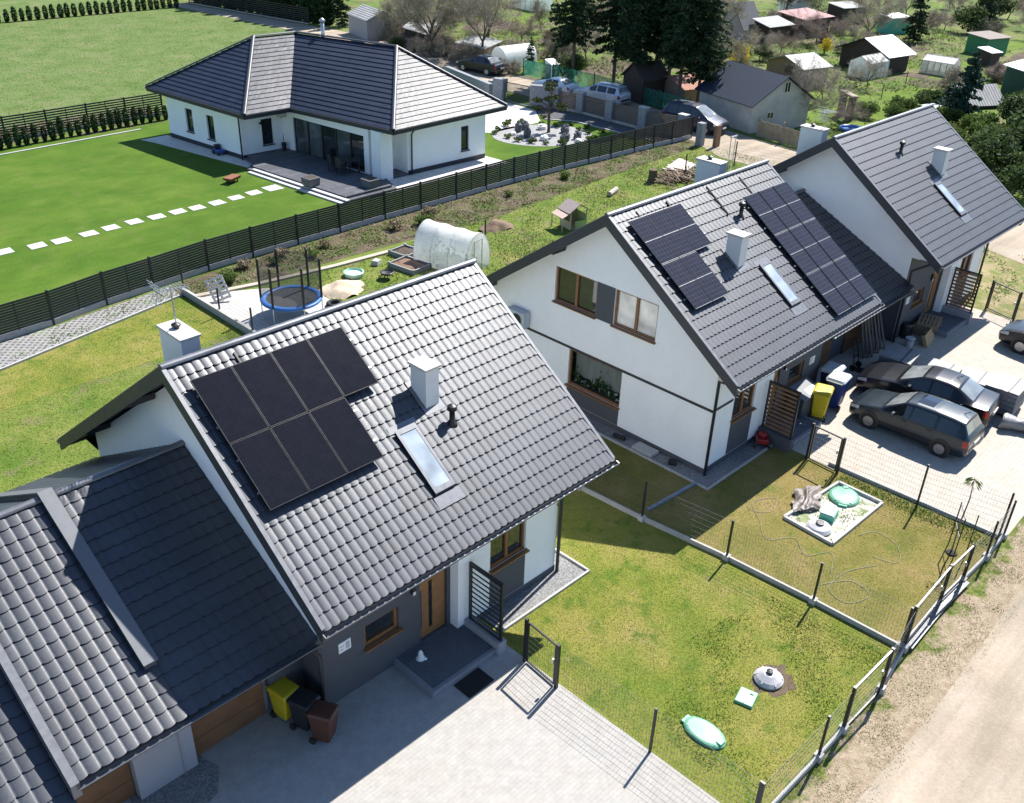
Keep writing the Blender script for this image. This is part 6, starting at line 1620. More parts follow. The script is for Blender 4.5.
def make_spruce(name, label, seed, h, r, clear, mat, group=None, dens=1.45, cs=.14):
    rs = np.random.default_rng(seed); t = thing(name, label, 'tree', (0, 0, 0), 0, group)
    m = MB(); m.tube([(0, 0, 0), (.05, .03, h * .5), (0, 0, h)], [h * .0105, h * .008, .02], 7); 
    C = []
    nl = int(h * 3.0)
    for i in range(nl):
        z = clear + (h - clear) * (i + rs.uniform(0, .6)) / nl; f = 1 - (z - clear) / (h - clear)
        rr = r * (f ** .75) * (1 if f < .9 else .75) + .08
        for k in range(rs.integers(5, 8)):
            a = rs.uniform(0, 2 * PI); L = rr * rs.uniform(.6, 1.18); nb = max(3, int(L * 24 * dens))
            s = rs.uniform(.06, 1, nb) ** .75
            x = L * s; droop = -.32 * L * s ** 1.5 + .12 * s * s * L
            wv = rs.normal(size=nb) * (.10 + .16 * s * (1.1 - s) * L)
            C.append(np.stack([x * math.cos(a) - wv * math.sin(a), x * math.sin(a) + wv * math.cos(a), z + droop + rs.normal(size=nb) * .06], 1))
    for i in range(10):
        z = clear * rs.uniform(.35, 1.0); a = rs.uniform(0, 2 * PI); L = rs.uniform(.3, .9); m.tube([(0, 0, z), (L * math.cos(a), L * math.sin(a), z - .1)], [.02, .006], 4, cap=False)
    m.build('trunk', TRUNK, t, local=False)
    m = MB(); cards(m, np.concatenate(C), cs, rs, flat=.35, elong=1.15); m.build('crown', mat, t, local=False)
    return t
def make_shrub(name, label, seed, r, h, leaf, n=1400, size=.1, group=None, stems=True, blobs=7, cat='shrub'):
    rs = np.random.default_rng(seed); t = thing(name, label, cat, (0, 0, 0), 0, group)
    B = []
    for i in range(blobs):
        a = rs.uniform(0, 2 * PI); q = r * .62 * math.sqrt(rs.uniform(0, 1)); B.append((q * math.cos(a), q * math.sin(a), h * rs.uniform(.35, .75), r * rs.uniform(.32, .6), h * rs.uniform(.22, .36)))
    m = MB()
    if stems:
        for b in B: m.tube([(0, 0, 0), (b[0] * .5, b[1] * .5, b[2] * .6), (b[0], b[1], b[2] + b[4] * .6)], [.05, .03, .01], 5, cap=False)
        m.build('stems', TRUNK, t, local=False)
    C = []
    for b in B:
        k = n // blobs; d = rs.normal(size=(k, 3)); d /= np.linalg.norm(d, axis=1)[:, None]; q = rs.uniform(.35, 1.08, k) ** .6
        q = q[:, None]; c = np.array(b[:3]) + d * q * np.array([b[3], b[3], b[4]]); c = c[c[:, 2] > .03]; C.append(c)
    m = MB(); cards(m, np.concatenate(C), size, rs); m.build('crown', leaf, t, local=False)
    return t
def put(proto, used, x, y, s=1.0, rz=None, label=None, group=None, sz=None, z=0):
    o = proto if not used else copy_tree(proto)
    o.location = (x, y, z); o.rotation_euler = (0, 0, random.uniform(0, 6.28) if rz is None else rz); o.scale = (s, s, (sz or s))
    if label: o['label'] = label
    if group: o['group'] = group
    return o
# thujas
def make_thuja(seed, h, r, n=420, size=.07):
    rs = np.random.default_rng(seed); z = rs.uniform(0, 1, n) ** 1.15
    rad = r * (np.sin(PI * (1 - z) ** .7 * .86 + .12) ** .8) * (1 - z * .35); a = rs.uniform(0, 2 * PI, n); q = rs.uniform(.55, 1.08, n)
    C = np.stack([rad * q * np.cos(a), rad * q * np.sin(a), .04 + z * (h - .06)], 1)
    m = MB(); cards(m, C, size, rs, elong=1.5); return m.build('thuja', L_THU, None, local=False)
th = [make_thuja(s, 1.3, .27) for s in (1, 2, 3)]
for k in range(28):
    o = th[k % 3] if k < 3 else th[k % 3].copy()
    if k >= 3: COL.objects.link(o)
    x = 9.5 + k * .625; o.location = (x + random.uniform(-.05, .05), 50.85 + .055 * (x - 10) + random.uniform(-.05, .05), 0); s = random.uniform(.82, 1.12); o.scale = (s, s, s * random.uniform(.9, 1.15)); o.rotation_euler = (0, 0, random.uniform(0, 6))
    tag(o, 'small dark columnar thuja in the row before the slatted fence by the green lawn', 'thuja', 'thujas along the lawn edge')
for k in range(44):
    o = th[k % 3].copy(); COL.objects.link(o); x = 17.5 + k * .86
    o.location = (x + random.uniform(-.08, .08), 101.6 + random.uniform(-.1, .1), 0); s = random.uniform(1.0, 1.2); o.scale = (s * 1.2, s * 1.2, s * random.uniform(.9, 1.1)); o.rotation_euler = (0, 0, random.uniform(0, 6))
    tag(o, 'dark thuja in the long hedge at the far edge of the meadow', 'thuja', 'thujas along the far meadow edge')
big = [make_thuja(s, 6.5, 1.0, 2600, .17) for s in (11, 12)]
for k in range(17):
    o = big[k % 2] if k < 2 else big[k % 2].copy()
    if k >= 2: COL.objects.link(o)
    s = k / 16; o.location = (58.6 + 3.6 * s + random.uniform(-.3, .3), 104 - 23.5 * s, 0); q = random.uniform(.85, 1.15); o.scale = (q * 1.1, q * 1.1, q); o.rotation_euler = (0, 0, random.uniform(0, 6))
    o.name = 'conifer'; tag(o, 'tall dark conifer in the dense screen at the corner of the meadow', 'conifer', 'tall conifers at the meadow corner')
slat_fence([(57.6, 104), (58.6, 97), (59.6, 90), (60.8, 82)], 'dark board fence below the tall conifers at the meadow corner', h=1.8, nsl=8, mids=False, pl=.1)
# tall spruces
sp = [make_spruce('spruce', 'x', 21, 16.5, 2.55, 3.7, L_SPR), make_spruce('spruce', 'x', 22, 15.5, 2.7, 3.4, L_SPR)]
SPP = [(61.6, 41.2, 1.0, 'leftmost tall spruce of the dark group, above the silver estate car'), (63.2, 37.6, 1.05, 'tall spruce in the dark group, right of the leftmost one'), (61.0, 33.6, .95, 'tall spruce in the middle of the dark group, above the timber hut'),
       (63.0, 31.4, 1.08, 'tall spruce in the dark group, behind the brick-red shed roof'), (60.8, 28.6, 1.0, 'tall spruce of the dark group, over the green mesh fence'), (61.6, 27.2, .9, 'rightmost tall spruce of the dark group, next to the grey garage'), (65.4, 34.6, 1.1, 'tall spruce at the back of the dark group')]
for i, (x, y, s, lab) in enumerate(SPP): put(sp[i % 2], i > 1, x, y, s, label=lab, group='tall spruces by the sandy track')
bs = make_spruce('spruce', 'single blue-green spruce behind the farthest roof', 23, 5.9, 2.35, .3, L_BLU, dens=1.5, cs=.15); put(bs, False, 75.9, 10.7, 1.0)
p = make_spruce('spruce', 'narrow dark spruce standing among the distant allotment sheds', 24, 7.5, 1.5, .4, L_SPR, dens=1.2); put(p, False, 112.5, 31.5, 1.05)
put(p, True, 65.0, 70.0, .62, label='small dark conifer beside the little grey shed with one window'); put(p, True, 63.0, 78.5, .9, label='dark conifer behind the little grey shed with one window')
put(p, True, 131, 30, 1.0, label='dark distant conifer near the upper right corner of the picture'); put(p, True, 62.7, 44.5, .42, label='short dark conifer beside the green fence left of the spruces'); put(p, True, 62.0, 47.0, .45, label='second short dark conifer left of the spruces, beside the white tunnel')
# niwaki pine and the rock garden
rs = np.random.default_rng(5); t = thing('cloud_pine', 'cloud-pruned little pine in the middle of the pebble bed', 'pine', (46.9, 30.6, .02)); m = MB(); m.tube([(0, 0, 0), (.08, .1, .9), (-.08, .05, 1.8), (.05, -.1, 2.8), (.0, 0, 3.5)], [.14, .12, .10, .08, .04], 7)
m2 = MB()
for (x, y, z, r) in ((-.9, .4, 1.9, .55), (.9, -.5, 1.8, .55), (-.5, .9, 2.35, .5), (.8, .3, 2.5, .5), (-.7, -.5, 2.7, .45), (.3, -.8, 2.2, .45), (0, 0, 3.6, .6), (.4, .5, 3.1, .4)):
    m.tube([(0, 0, z - .4), (x * .6, y * .6, z - .15), (x, y, z)], [.05, .04, .02], 5)
    d = rs.normal(size=(210, 3)); d /= np.linalg.norm(d, axis=1)[:, None]; cards(m2, np.array([x, y, z]) + d * np.array([r, r, r * .33]) * rs.uniform(.5, 1, (210, 1)), .09, rs)
m.build('trunk', TRUNK, t, local=False); m2.build('crown', leafmat('pine_pads', [(.03, .045, .015), (.06, .08, .03), (.11, .12, .05)]), t, local=False)
ROCKD = plain('dark_rock', (.10, .105, .115), .85, var=.45, scale=3, bmp=.7, bscale=8); ROCKW = plain('white_rock', (.72, .71, .69), .85, var=.1, scale=3, bmp=.6, bscale=8)
def rock(x, y, w, d, h, seed, mat, label, tall=False):
    r_ = np.random.default_rng(seed); m = MB(); n = 10; G = []
    for i in range(n + 1):
        ph = PI * i / n - PI / 2; row = []
        for k in range(14):
            a = 2 * PI * k / 14; q = 1 + r_.uniform(-.16, .16); row.append((w / 2 * math.cos(ph) ** .7 * math.cos(a) * q if abs(ph) < 1.5 else 0, d / 2 * max(0, math.cos(ph)) ** .7 * math.sin(a) * q, h * .42 + h * .58 * math.sin(ph) * q))
        row.append(row[0]); G.append(row)
    m.grid(G); m.v = [(p[0] + x, p[1] + y, max(-.05, p[2] * .72)) for p in m.v]; solo('garden_rock', label, 'rock', m, mat, 'rocks in the pebble bed')
RK = [(45.2, 32.2, .8, .7, 1.25, ROCKD, 'dark upright rock at the far left of the pebble bed'), (46.1, 32.4, 1.1, .6, 1.15, ROCKD, 'dark leaning rock behind the far left one in the pebble bed'), (47.2, 31.6, 1.0, .8, .75, ROCKW, 'white boulder left of the cloud-pruned pine'),
      (44.5, 30.6, .9, .5, 1.25, ROCKD, 'dark slab-like rock at the near left of the pebble bed'), (44.1, 31.7, .7, .5, .5, ROCKW, 'small white rock at the left rim of the pebble bed'), (45.0, 29.3, .95, .7, .7, ROCKW, 'white boulder at the near middle of the pebble bed'),
      (47.9, 29.8, .95, .8, 1.15, ROCKD, 'dark rounded rock right of the cloud-pruned pine'), (46.0, 28.1, 1.2, .7, 1.1, ROCKD, 'dark pointed rock at the near right of the pebble bed'), (47.2, 27.9, .9, .7, 1.0, ROCKD, 'dark sloping rock at the right of the pebble bed'), (46.6, 27.3, .7, .6, .5, ROCKW, 'white rock at the right rim of the pebble bed')]
for i, q in enumerate(RK): rock(q[0], q[1], q[2] * .78, q[3] * .78, q[4] * .8, 30 + i, q[5], q[6])
cush = make_shrub('cushion_plant', 'small rounded green cushion plant among the pebbles of the rock garden', 41, .38, .42, L_GRN, 220, .07, 'cushion plants in the pebble bed', stems=False, blobs=4, cat='cushion plant')
CU = [(43.3, 32.8), (43.3, 31.4), (43.1, 30.3), (43.7, 29.2), (44.2, 28.3), (45.2, 27.6), (47.6, 26.9), (48.3, 27.2), (48.9, 28.4), (49.2, 29.5), (48.2, 32.6), (47.0, 33.6), (45.6, 33.9), (44.3, 33.6), (48.6, 31.2)]
for i, (x, y) in enumerate(CU): put(cush, i > 0, x, y, random.uniform(.7, 1.15), z=.015)
ms = [(50.0, 31.0), (50.3, 29.6), (50.1, 28.0), (49.9, 34.0), (50.5, 26.3), (46.6, 34.6)]
for i, (x, y) in enumerate(ms): put(cush, True, x, y, .8, label='small dark shrub along the shaded paved walk by the stone piers', group='small shrubs along the dark walk')

# bare trees and shrubs of the allotments
bt = [make_bare('bare_tree', 'x', 51, 5.0, .8, group='bare fruit trees in the allotments'), make_bare('bare_tree', 'x', 52, 4.4, 1.0, twig=TWIGR), make_bare('bare_tree', 'x', 53, 5.4, .7, leaf=L_OLV, nleaf=700), make_bare('bare_tree', 'x', 54, 6.8, .55, leaf=L_OLV, nleaf=500, n0=4, clear=.3)]
put(bt[0], False, 65.3, 19.3, .95, label='large bare tree with a leaning trunk beside the grey garage')
put(bt[1], False, 67.6, 16.6, .5, label='bare tree with a short trunk behind the chimney of the farthest house')
put(bt[2], False, 59.6, 58.5, 1.35, label='tall bare tree with sparse young leaves beyond the bungalow roof')
put(bt[3], False, 61.2, 53.0, 1.05, label='slender birch-like bare tree between the grey flat roof and the white tunnel')
put(bt[3], True, 62.0, 62.0, 1.15, label='slender bare tree behind the brown hedge beyond the bungalow'); put(bt[2], True, 61.5, 66.0, 1.05, label='bare tree with pale young leaves before the grey sheet roof'); put(bt[3], True, 66.5, 58.0, 1.1, label='slender bare tree behind the grey flat roof')
put(bt[0], True, 74.5, 22.5, .62, label='small bare fruit tree on the bright grass beyond the grey garage'); put(bt[0], True, 83.0, 22.5, .6, label='dark bare fruit tree in front of the first white greenhouse')
far = [(70, 47), (76, 52), (72, 58), (80, 62), (74, 66), (86, 55), (90, 62), (96, 68), (102, 62), (108, 55), (114, 60), (80, 47), (88, 42), (92, 38), (86, 36), (100, 37), (104, 34), (108, 36), (98, 50), (118, 52), (124, 46), (122, 38), (116, 32), (126, 33), (130, 40), (136, 36), (120, 18), (128, 22), (135, 26), (142, 32), (134, 46), (146, 42), (110, 70), (100, 78), (118, 66), (70, 74), (76, 80), (128, 56), (68, 66), (78, 42)]
for i, (x, y) in enumerate(far):
    k = [0, 1, 1, 2, 0, 3, 1][i % 7]
    lab = ['brown bare fruit tree among the distant allotments', 'reddish-brown bare fruit tree among the distant allotments', 'bare tree tinged with young leaves among the distant allotments', 'slender pale bare tree among the distant allotments'][k]
    put(bt[k], True, x + random.uniform(-1, 1), y + random.uniform(-1, 1), random.uniform(.6, 1.0), label=lab, group=['brown', 'reddish', 'budding', 'slender'][k] + ' bare trees in the allotments')
sb = [make_bare('bare_shrub', 'x', 61, 2.3, 1.2, n0=8, clear=.06, cat='shrub', levels=4, leaf=L_OLV, nleaf=240), make_bare('bare_shrub', 'x', 62, 2.0, 1.3, twig=TWIGR, n0=8, clear=.05, cat='shrub', levels=4)]
sbp = [(59.9, 47.9), (60.6, 55.6), (60.2, 57.6), (60.6, 60), (61.2, 62), (61.2, 64.2), (60.6, 66.0), (61.8, 56.4), (61.6, 58.6), (62.2, 60.8), (62.6, 63.0), (63.2, 59.5), (63.0, 57), (60.0, 54.2), (64.4, 62), (62.4, 67.6), (59.6, 59.2), (59.8, 61.4), (66, 46), (71, 40), (69, 50), (77, 39), (83, 40), (87, 33), (98, 33), (103, 38), (110, 40), (75, 56), (66, 52), (94, 54), (112, 50), (97, 16), (90, 17), (105, 32), (126, 28), (92, 66), (104, 70), (52.3, 9.5), (54.8, 4.5)]
for i, (x, y) in enumerate(sbp):
    k = i % 2
    put(sb[k], i > 1, x, y, random.uniform(.75, 1.3), label=['leafless brown shrub beside the sandy track or among the plots', 'leafless reddish shrub beside the sandy track or among the plots'][k], group=['brown', 'reddish'][k] + ' leafless shrubs')
willow = make_bare('bare_willow', 'wide pale olive bare bush behind the grey garage', 63, 4.6, 1.1, leaf=L_OLV, nleaf=1500, n0=9, clear=.1, cat='bush'); put(willow, False, 79.5, 36.5, 1.05)
put(willow, True, 118.5, 50, 1.3, label='pale green budding bush far behind the red-roofed shed')
put(willow, True, 60.3, 53.2, .55, label='ochre budding bush beside the dark car beyond the stone wall')
gs = [make_shrub('green_shrub', 'x', 71, 1.9, 2.6, L_DKG, 2200, .13), make_shrub('green_shrub', 'x', 72, 1.7, 2.0, L_GRN, 2000, .12), make_shrub('green_shrub', 'x', 73, 1.2, 1.5, L_OLV, 1100, .09)]
gp_ = [(61.5, 2.0, 0, 1.25), (64.0, 3.5, 0, 1.2), (66.8, 5.0, 1, 1.2), (69.5, 6.2, 1, 1.1), (72.0, 7.8, 1, 1.1), (66.0, 1.0, 0, 1.5), (70, 2.5, 0, 1.5), (74, 4.5, 0, 1.5), (79, 7, 0, 1.3), (62.5, -1.5, 0, 1.2), (67.5, 8.0, 1, .95), (70.5, 9.8, 2, 1.1), (73.6, 11.0, 1, .9), (64.2, 6.4, 2, 1.1), (66.8, 10.6, 2, .9), (59.2, .2, 0, .9), (69.8, 12.6, 2, 1.0), (72.2, 14.6, 1, .8), (75.4, 15.4, 1, .8), (77.5, 14, 0, .8), (80, 15.6, 1, .7), (83.0, 4.0, 0, 1.6), (88, 6.2, 0, 1.4), (71.5, 17.0, 1, .7)]
for i, (x, y, k, s) in enumerate(gp_):
    used = (gs[k].get('u') == 1); 
    put(gs[k], used, x, y, s, label=['dense dark evergreen shrub in the thicket right of the farthest roof', 'mid-green leafy shrub in the hedge behind the farthest roof', 'pale yellow-green budding shrub behind the farthest roof'][k], group=['dark evergreen', 'mid-green', 'pale budding'][k] + ' shrubs behind the farthest house')
    gs[k]['u'] = 1
for g in gs: 
    if 'u' in g: del g['u']
for o in list(bpy.data.objects):
    if 'u' in o: del o['u']
put(gs[0], True, 84.6, 37.6, .62, label='small dark rounded evergreen left of a pair before the shed with a corrugated roof', group='pair of small evergreens'); put(gs[0], True, 86.6, 36.2, .62, label='small dark rounded evergreen right of a pair before the shed with a corrugated roof', group='pair of small evergreens')
put(gs[0], True, 125, 30, 1.3, label='dark distant evergreen bush in the upper right corner'); put(gs[0], True, 138, 32, 1.6, label='dark distant evergreen mass at the upper right corner'); put(gs[0], True, 62.3, 42.2, 1.0, label='dark evergreen bush over the green fence left of the spruces'); put(gs[0], True, 58.6, 63.4, .55, label='low dark bush at the hedge beyond the bungalow')
fo = make_shrub('forsythia', 'bright yellow forsythia in flower behind the grey garage', 81, 1.2, 2.4, L_YEL, 900, .11); put(fo, False, 82.2, 36.3, .95)
put(fo, True, 96.0, 34.2, .75, label='small yellow forsythia beside the dark brown house'); put(fo, True, 73.5, 9.2, .62, label='yellow forsythia in the thicket behind the farthest roof')
# ------------------------------------------------------------------ sheds and greenhouses
def shed(name, label, x, y, rz, w, d, eave, ridge, wall, roofm, kind='gable', over=.25, door=None, win=None, cat='shed', rough=True, ridge_axis='x', roof2=None):
    """w along local x, d along local y"""
    t = thing(name, label, cat, (x, y, 0), rz); hw, hd = w / 2, d / 2
    m = MB()
    if kind == 'gable' and ridge_axis == 'x':
        m.add([(-hw, -hd, 0), (hw, -hd, 0), (hw, hd, 0), (-hw, hd, 0), (-hw, -hd, eave), (hw, -hd, eave), (hw, hd, eave), (-hw, hd, eave), (-hw, 0, ridge), (hw, 0, ridge)], [(0, 1, 5, 4), (2, 3, 7, 6), (3, 0, 4, 8, 7), (1, 2, 6, 9, 5)])
    elif kind == 'gable':
        m.add([(-hw, -hd, 0), (hw, -hd, 0), (hw, hd, 0), (-hw, hd, 0), (-hw, -hd, eave), (hw, -hd, eave), (hw, hd, eave), (-hw, hd, eave), (0, -hd, ridge), (0, hd, ridge)], [(0, 1, 5, 8, 4), (2, 3, 7, 9, 6), (3, 0, 4, 7), (1, 2, 6, 5)])
    else:
        m.add([(-hw, -hd, 0), (hw, -hd, 0), (hw, hd, 0), (-hw, hd, 0), (-hw, -hd, eave), (hw, -hd, eave), (hw, hd, ridge), (-hw, hd, ridge)], [(0, 1, 5, 4), (2, 3, 7, 6), (3, 0, 4, 7), (1, 2, 6, 5)])
    m.build('wall', wall, t, local=False)
    def slab(a, b, c, dd, nm, mat):
        k = MB(); n = (Vector(b) - Vector(a)).cross(Vector(dd) - Vector(a)).normalized() * .07
        if n.z < 0: n = -n
        q = [Vector(p) for p in (a, b, c, dd)]; k.add(q + [p + n for p in q], [(3, 2, 1, 0), (4, 5, 6, 7), (0, 1, 5, 4), (1, 2, 6, 5), (2, 3, 7, 6), (3, 0, 4, 7)]); k.build(nm, mat, t, local=False)
    if kind == 'gable':
        s = (ridge - eave)
        if ridge_axis == 'x':
            e = eave - s * over / hd
            slab((-hw - over, -hd - over, e), (hw + over, -hd - over, e), (hw + over, 0, ridge + .01), (-hw - over, 0, ridge + .01), 'roof', roofm); slab((hw + over, hd + over, e), (-hw - over, hd + over, e), (-hw - over, 0, ridge + .012), (hw + over, 0, ridge + .012), 'roof', roof2 or roofm)
        else:
            e = eave - s * over / hw
            slab((-hw - over, hd + over, e), (-hw - over, -hd - over, e), (0, -hd - over, ridge + .01), (0, hd + over, ridge + .01), 'roof', roofm); slab((hw + over, -hd - over, e), (hw + over, hd + over, e), (0, hd + over, ridge + .012), (0, -hd - over, ridge + .012), 'roof', roof2 or roofm)
    else:
        s = (ridge - eave) / d
        slab((-hw - over, -hd - over, eave - s * over + .01), (hw + over, -hd - over, eave - s * over + .01), (hw + over, hd + over, ridge + s * over + .01), (-hw - over, hd + over, ridge + s * over + .01), 'roof', roofm)
    if door is not None:
        side, pos = door; k = MB()
        if side == '-x': k.box((-hw - .02, pos, .95), (.05, .9, 1.9))
        else: k.box((pos, -hd - .02, .95), (.9, .05, 1.9))
        k.build('door', plain('shed_door', (.12, .09, .065), .8), t, local=False)
    for side, pos, z, ww, hh in (win or []):
        k = MB(); g = MB()
        if side == '-x':
            for b, c in (((-hw - .03, pos, z - hh / 2), (.06, ww, .08)), ((-hw - .03, pos, z + hh / 2), (.06, ww, .08)), ((-hw - .03, pos - ww / 2, z), (.06, .08, hh)), ((-hw - .03, pos + ww / 2, z), (.06, .08, hh)), ((-hw - .03, pos, z), (.06, .05, hh))): k.box(b, c)
            g.box((-hw - .015, pos, z), (.03, ww - .06, hh - .06))
        else:
            for b, c in (((pos, -hd - .03, z - hh / 2), (ww, .06, .08)), ((pos, -hd - .03, z + hh / 2), (ww, .06, .08)), ((pos - ww / 2, -hd - .03, z), (.08, .06, hh)), ((pos + ww / 2, -hd - .03, z), (.08, .06, hh)), ((pos, -hd - .03, z), (.05, .06, hh))): k.box(b, c)
            g.box((pos, -hd - .015, z), (ww - .06, .03, hh - .06))
        f = k.build('window', WINP, t, local=False); g.build('pane', GLASS, f, local=False)
    return t
WINP = plain('pale_window_frame', (.5, .48, .42), .7)
def corr(name, col, pitch=.18, rough=.5, metal=.2, dirt=.3):
    m, nt, b, out = nodes(name); co = N(nt, 'ShaderNodeTexCoord').outputs['Object']
    wv = N(nt, 'ShaderNodeTexWave'); wv.inputs['Scale'].default_value = .314 / pitch; wv.bands_direction = 'X'; nt.links.new(co, wv.inputs[0])
    f = noise(nt, co, 1.5, 5, .65); c = ramp(nt, f, [(.3, sh(col, 1 - dirt)), (.7, sh(col, 1 + dirt * .5))]); nt.links.new(c, b.inputs['Base Color']); b.inputs['Roughness'].default_value = rough; b.inputs['Metallic'].default_value = metal
    bump(nt, b, wv.outputs[1], .8, .05); return m
R_SLATE = plain('dark_sheet_roof', (.028, .038, .058), .62, var=.12, spec=.2); R_CORR = corr('pale_corrugated_roof', (.27, .275, .28), .4, .6, .1, .5); R_WHITE = corr('bright_sheet_roof', (.55, .56, .58), .3, .5, .1, .06)
R_RED = corr('dull_red_roof', (.30, .12, .12), .3, .6, 0, .2); R_GREY = corr('weathered_grey_roof', (.27, .275, .275), .3, .7, 0, .25); R_BRICK = corr('brick_red_roof', (.36, .16, .11), .25, .8, 0, .25); R_BRN = corr('brown_felt_roof', (.2, .165, .14), .4, .8, 0, .2)
W_CONC = plain('grey_block_wall', (.44, .42, .385), .95, var=.22, scale=1.2, bmp=.3, bscale=12); W_BRN = plain('dark_brown_boards', (.055, .038, .03), .8, var=.25, scale=3); W_GRN = plain('green_boards', (.035, .14, .075), .7, var=.2, scale=2); W_GRY = plain('grey_lilac_wall', (.34, .32, .33), .85, var=.12); W_TAN = plain('tan_boards', (.26, .19, .13), .85, var=.25); W_DGN = plain('dark_green_boards', (.03, .09, .055), .7, var=.2, scale=2); W_TEAL = plain('teal_boards', (.03, .12, .12), .7, var=.2)
shed('block_garage', 'grey block garage with a dark slate-coloured roof beside the sandy track', 62.9, 22.65, -.27, 6.1, 6.3, 2.3, 4.1, W_CONC, R_SLATE, ridge_axis='y', over=.35, win=[('-y', .3, 3.3, .6, .8), ('-y', -1.1, 1.25, .7, .5)], cat='garage')
shed('shed', 'tan shed with a weathered corrugated roof behind the grey garage', 79.0, 28.0, -.23, 3.4, 4.6, 1.95, 2.7, W_TAN, R_CORR, over=.3, door=('-x', -.5))
shed('cabin', 'dark brown cabin with a blinding bright sheet roof among the allotments', 93.0, 27.0, -.15, 3.8, 5.6, 1.9, 3.1, W_BRN, R_WHITE, over=.5, cat='cabin', roof2=R_SLATE)
shed('green_shed', 'bright green shed with a flat brown roof, far right among the allotments', 112.8, 23.0, -.3, 3.6, 2.8, 1.8, 2.0, plain('bright_green_boards', (.05, .22, .10), .7), R_BRN, kind='mono', over=.25)
shed('brown_shed', 'little brown shed with a pale roof in front of the bright green shed', 105.6, 20.0, -.3, 1.5, 1.7, 1.35, 1.6, W_BRN, R_WHITE, kind='mono', over=.15)
shed('green_cabin', 'dark green cabin with a bright white roof at the right edge of the picture', 91.9, 10.0, -.05, 6.4, 4.4, 2.4, 3.0, W_DGN, R_WHITE, kind='mono', over=.3, cat='cabin')
shed('low_shed', 'low shed with a steep grey roof behind the blue-green spruce', 84.4, 13.2, -.5, 4.0, 3.2, .5, 1.7, W_BRN, R_GREY, over=.3)
shed('tool_box', 'small flat blue-grey box roof just beyond the ridge of the farthest house', 76.2, 13.2, -.2, 1.7, 1.2, .9, 1.0, W_TEAL, plain('blue_grey_lid', (.28, .33, .4), .5), kind='mono', over=.08)
shed('teal_shelter', 'teal netting shelter with a pale top among the distant allotments', 117.0, 36.3, -.3, 3.4, 2.2, 1.9, 2.1, plain('teal_netting', (.08, .42, .33), .7, var=.3), plain('pale_sheet', (.7, .75, .74), .5), kind='mono', over=.05)
shed('a_frame_cabin', 'steep dark A-frame cabin with a pale gable far behind the grey garage', 96.6, 45.8, -.12, 3.2, 3.6, 1.5, 4.0, plain('pinkish_gable', (.45, .38, .37), .85), plain('dark_shingle', (.07, .075, .085), .7), over=.2, cat='cabin', win=[('-x', 0, 1.3, .8, .7)])
shed('porch', 'low grey-roofed lean-to beside the A-frame cabin', 98.6, 42.6, -.12, 4.2, 2.2, 1.8, 2.3, W_BRN, R_GREY, kind='mono', over=.3)
shed('red_roofed_shed', 'shed with a dull red flat roof in the distant allotments', 106.0, 42.6, -.08, 5.4, 3.4, 2.1, 2.5, W_BRN, R_RED, kind='mono', over=.4)
shed('dark_shed', 'dark shed with a grey roof near the top right of the picture', 119.5, 44.2, -.3, 4.0, 2.8, 2.0, 2.3, W_BRN, R_GREY, kind='mono', over=.2)
shed('grey_shed', 'little grey-lilac shed with one pale window beyond the bungalow', 62.3, 71.6, -.25, 3.9, 5.2, 2.05, 2.9, W_GRY, R_GREY, ridge_axis='y', over=.15, win=[('-y', .5, 1.5, .9, .8)])
shed('shelter', 'low shelter with a wide weathered pale sheet roof beyond the bungalow', 64.2, 65.3, .66, 7.0, 2.6, 1.3, 1.9, W_BRN, R_CORR, kind='mono', over=.3, cat='shelter')
shed('flat_roofed_shed', 'shed with a pale flat roof above the dark car beyond the stone wall', 62.4, 54.6, .42, 4.6, 2.8, 1.55, 1.8, W_TAN, R_GREY, kind='mono', over=.25)
shed('teal_shed', 'dark teal shed at the top of the picture beyond the bungalow', 82.0, 78.0, -.5, 6.0, 4.0, 2.2, 2.6, W_TEAL, R_WHITE, kind='mono', over=.2)
shed('brick_roofed_shed', 'low shed with a brick-red roof under the spruces', 64.0, 30.2, -.3, 3.4, 4.4, 1.7, 2.3, W_TAN, R_BRICK, over=.35)
shed('timber_hut', 'dark timber hut with a steep roof under the spruces behind the silver estate car', 61.7, 32.9, -.2, 2.8, 2.6, 2.1, 3.2, W_BRN, plain('dark_hut_roof', (.05, .045, .04), .9), over=.2, cat='hut')
shed('white_hut', 'tiny white hut beside the green fence left of the spruces', 61.4, 43.6, -.2, .9, 1.1, 1.4, 1.7, WHITE, WHITE, kind='mono', over=.05, cat='hut')
GFILM = film('greenhouse_film', (.8, .86, .86), .75, .95, 1.2, .3, .5)
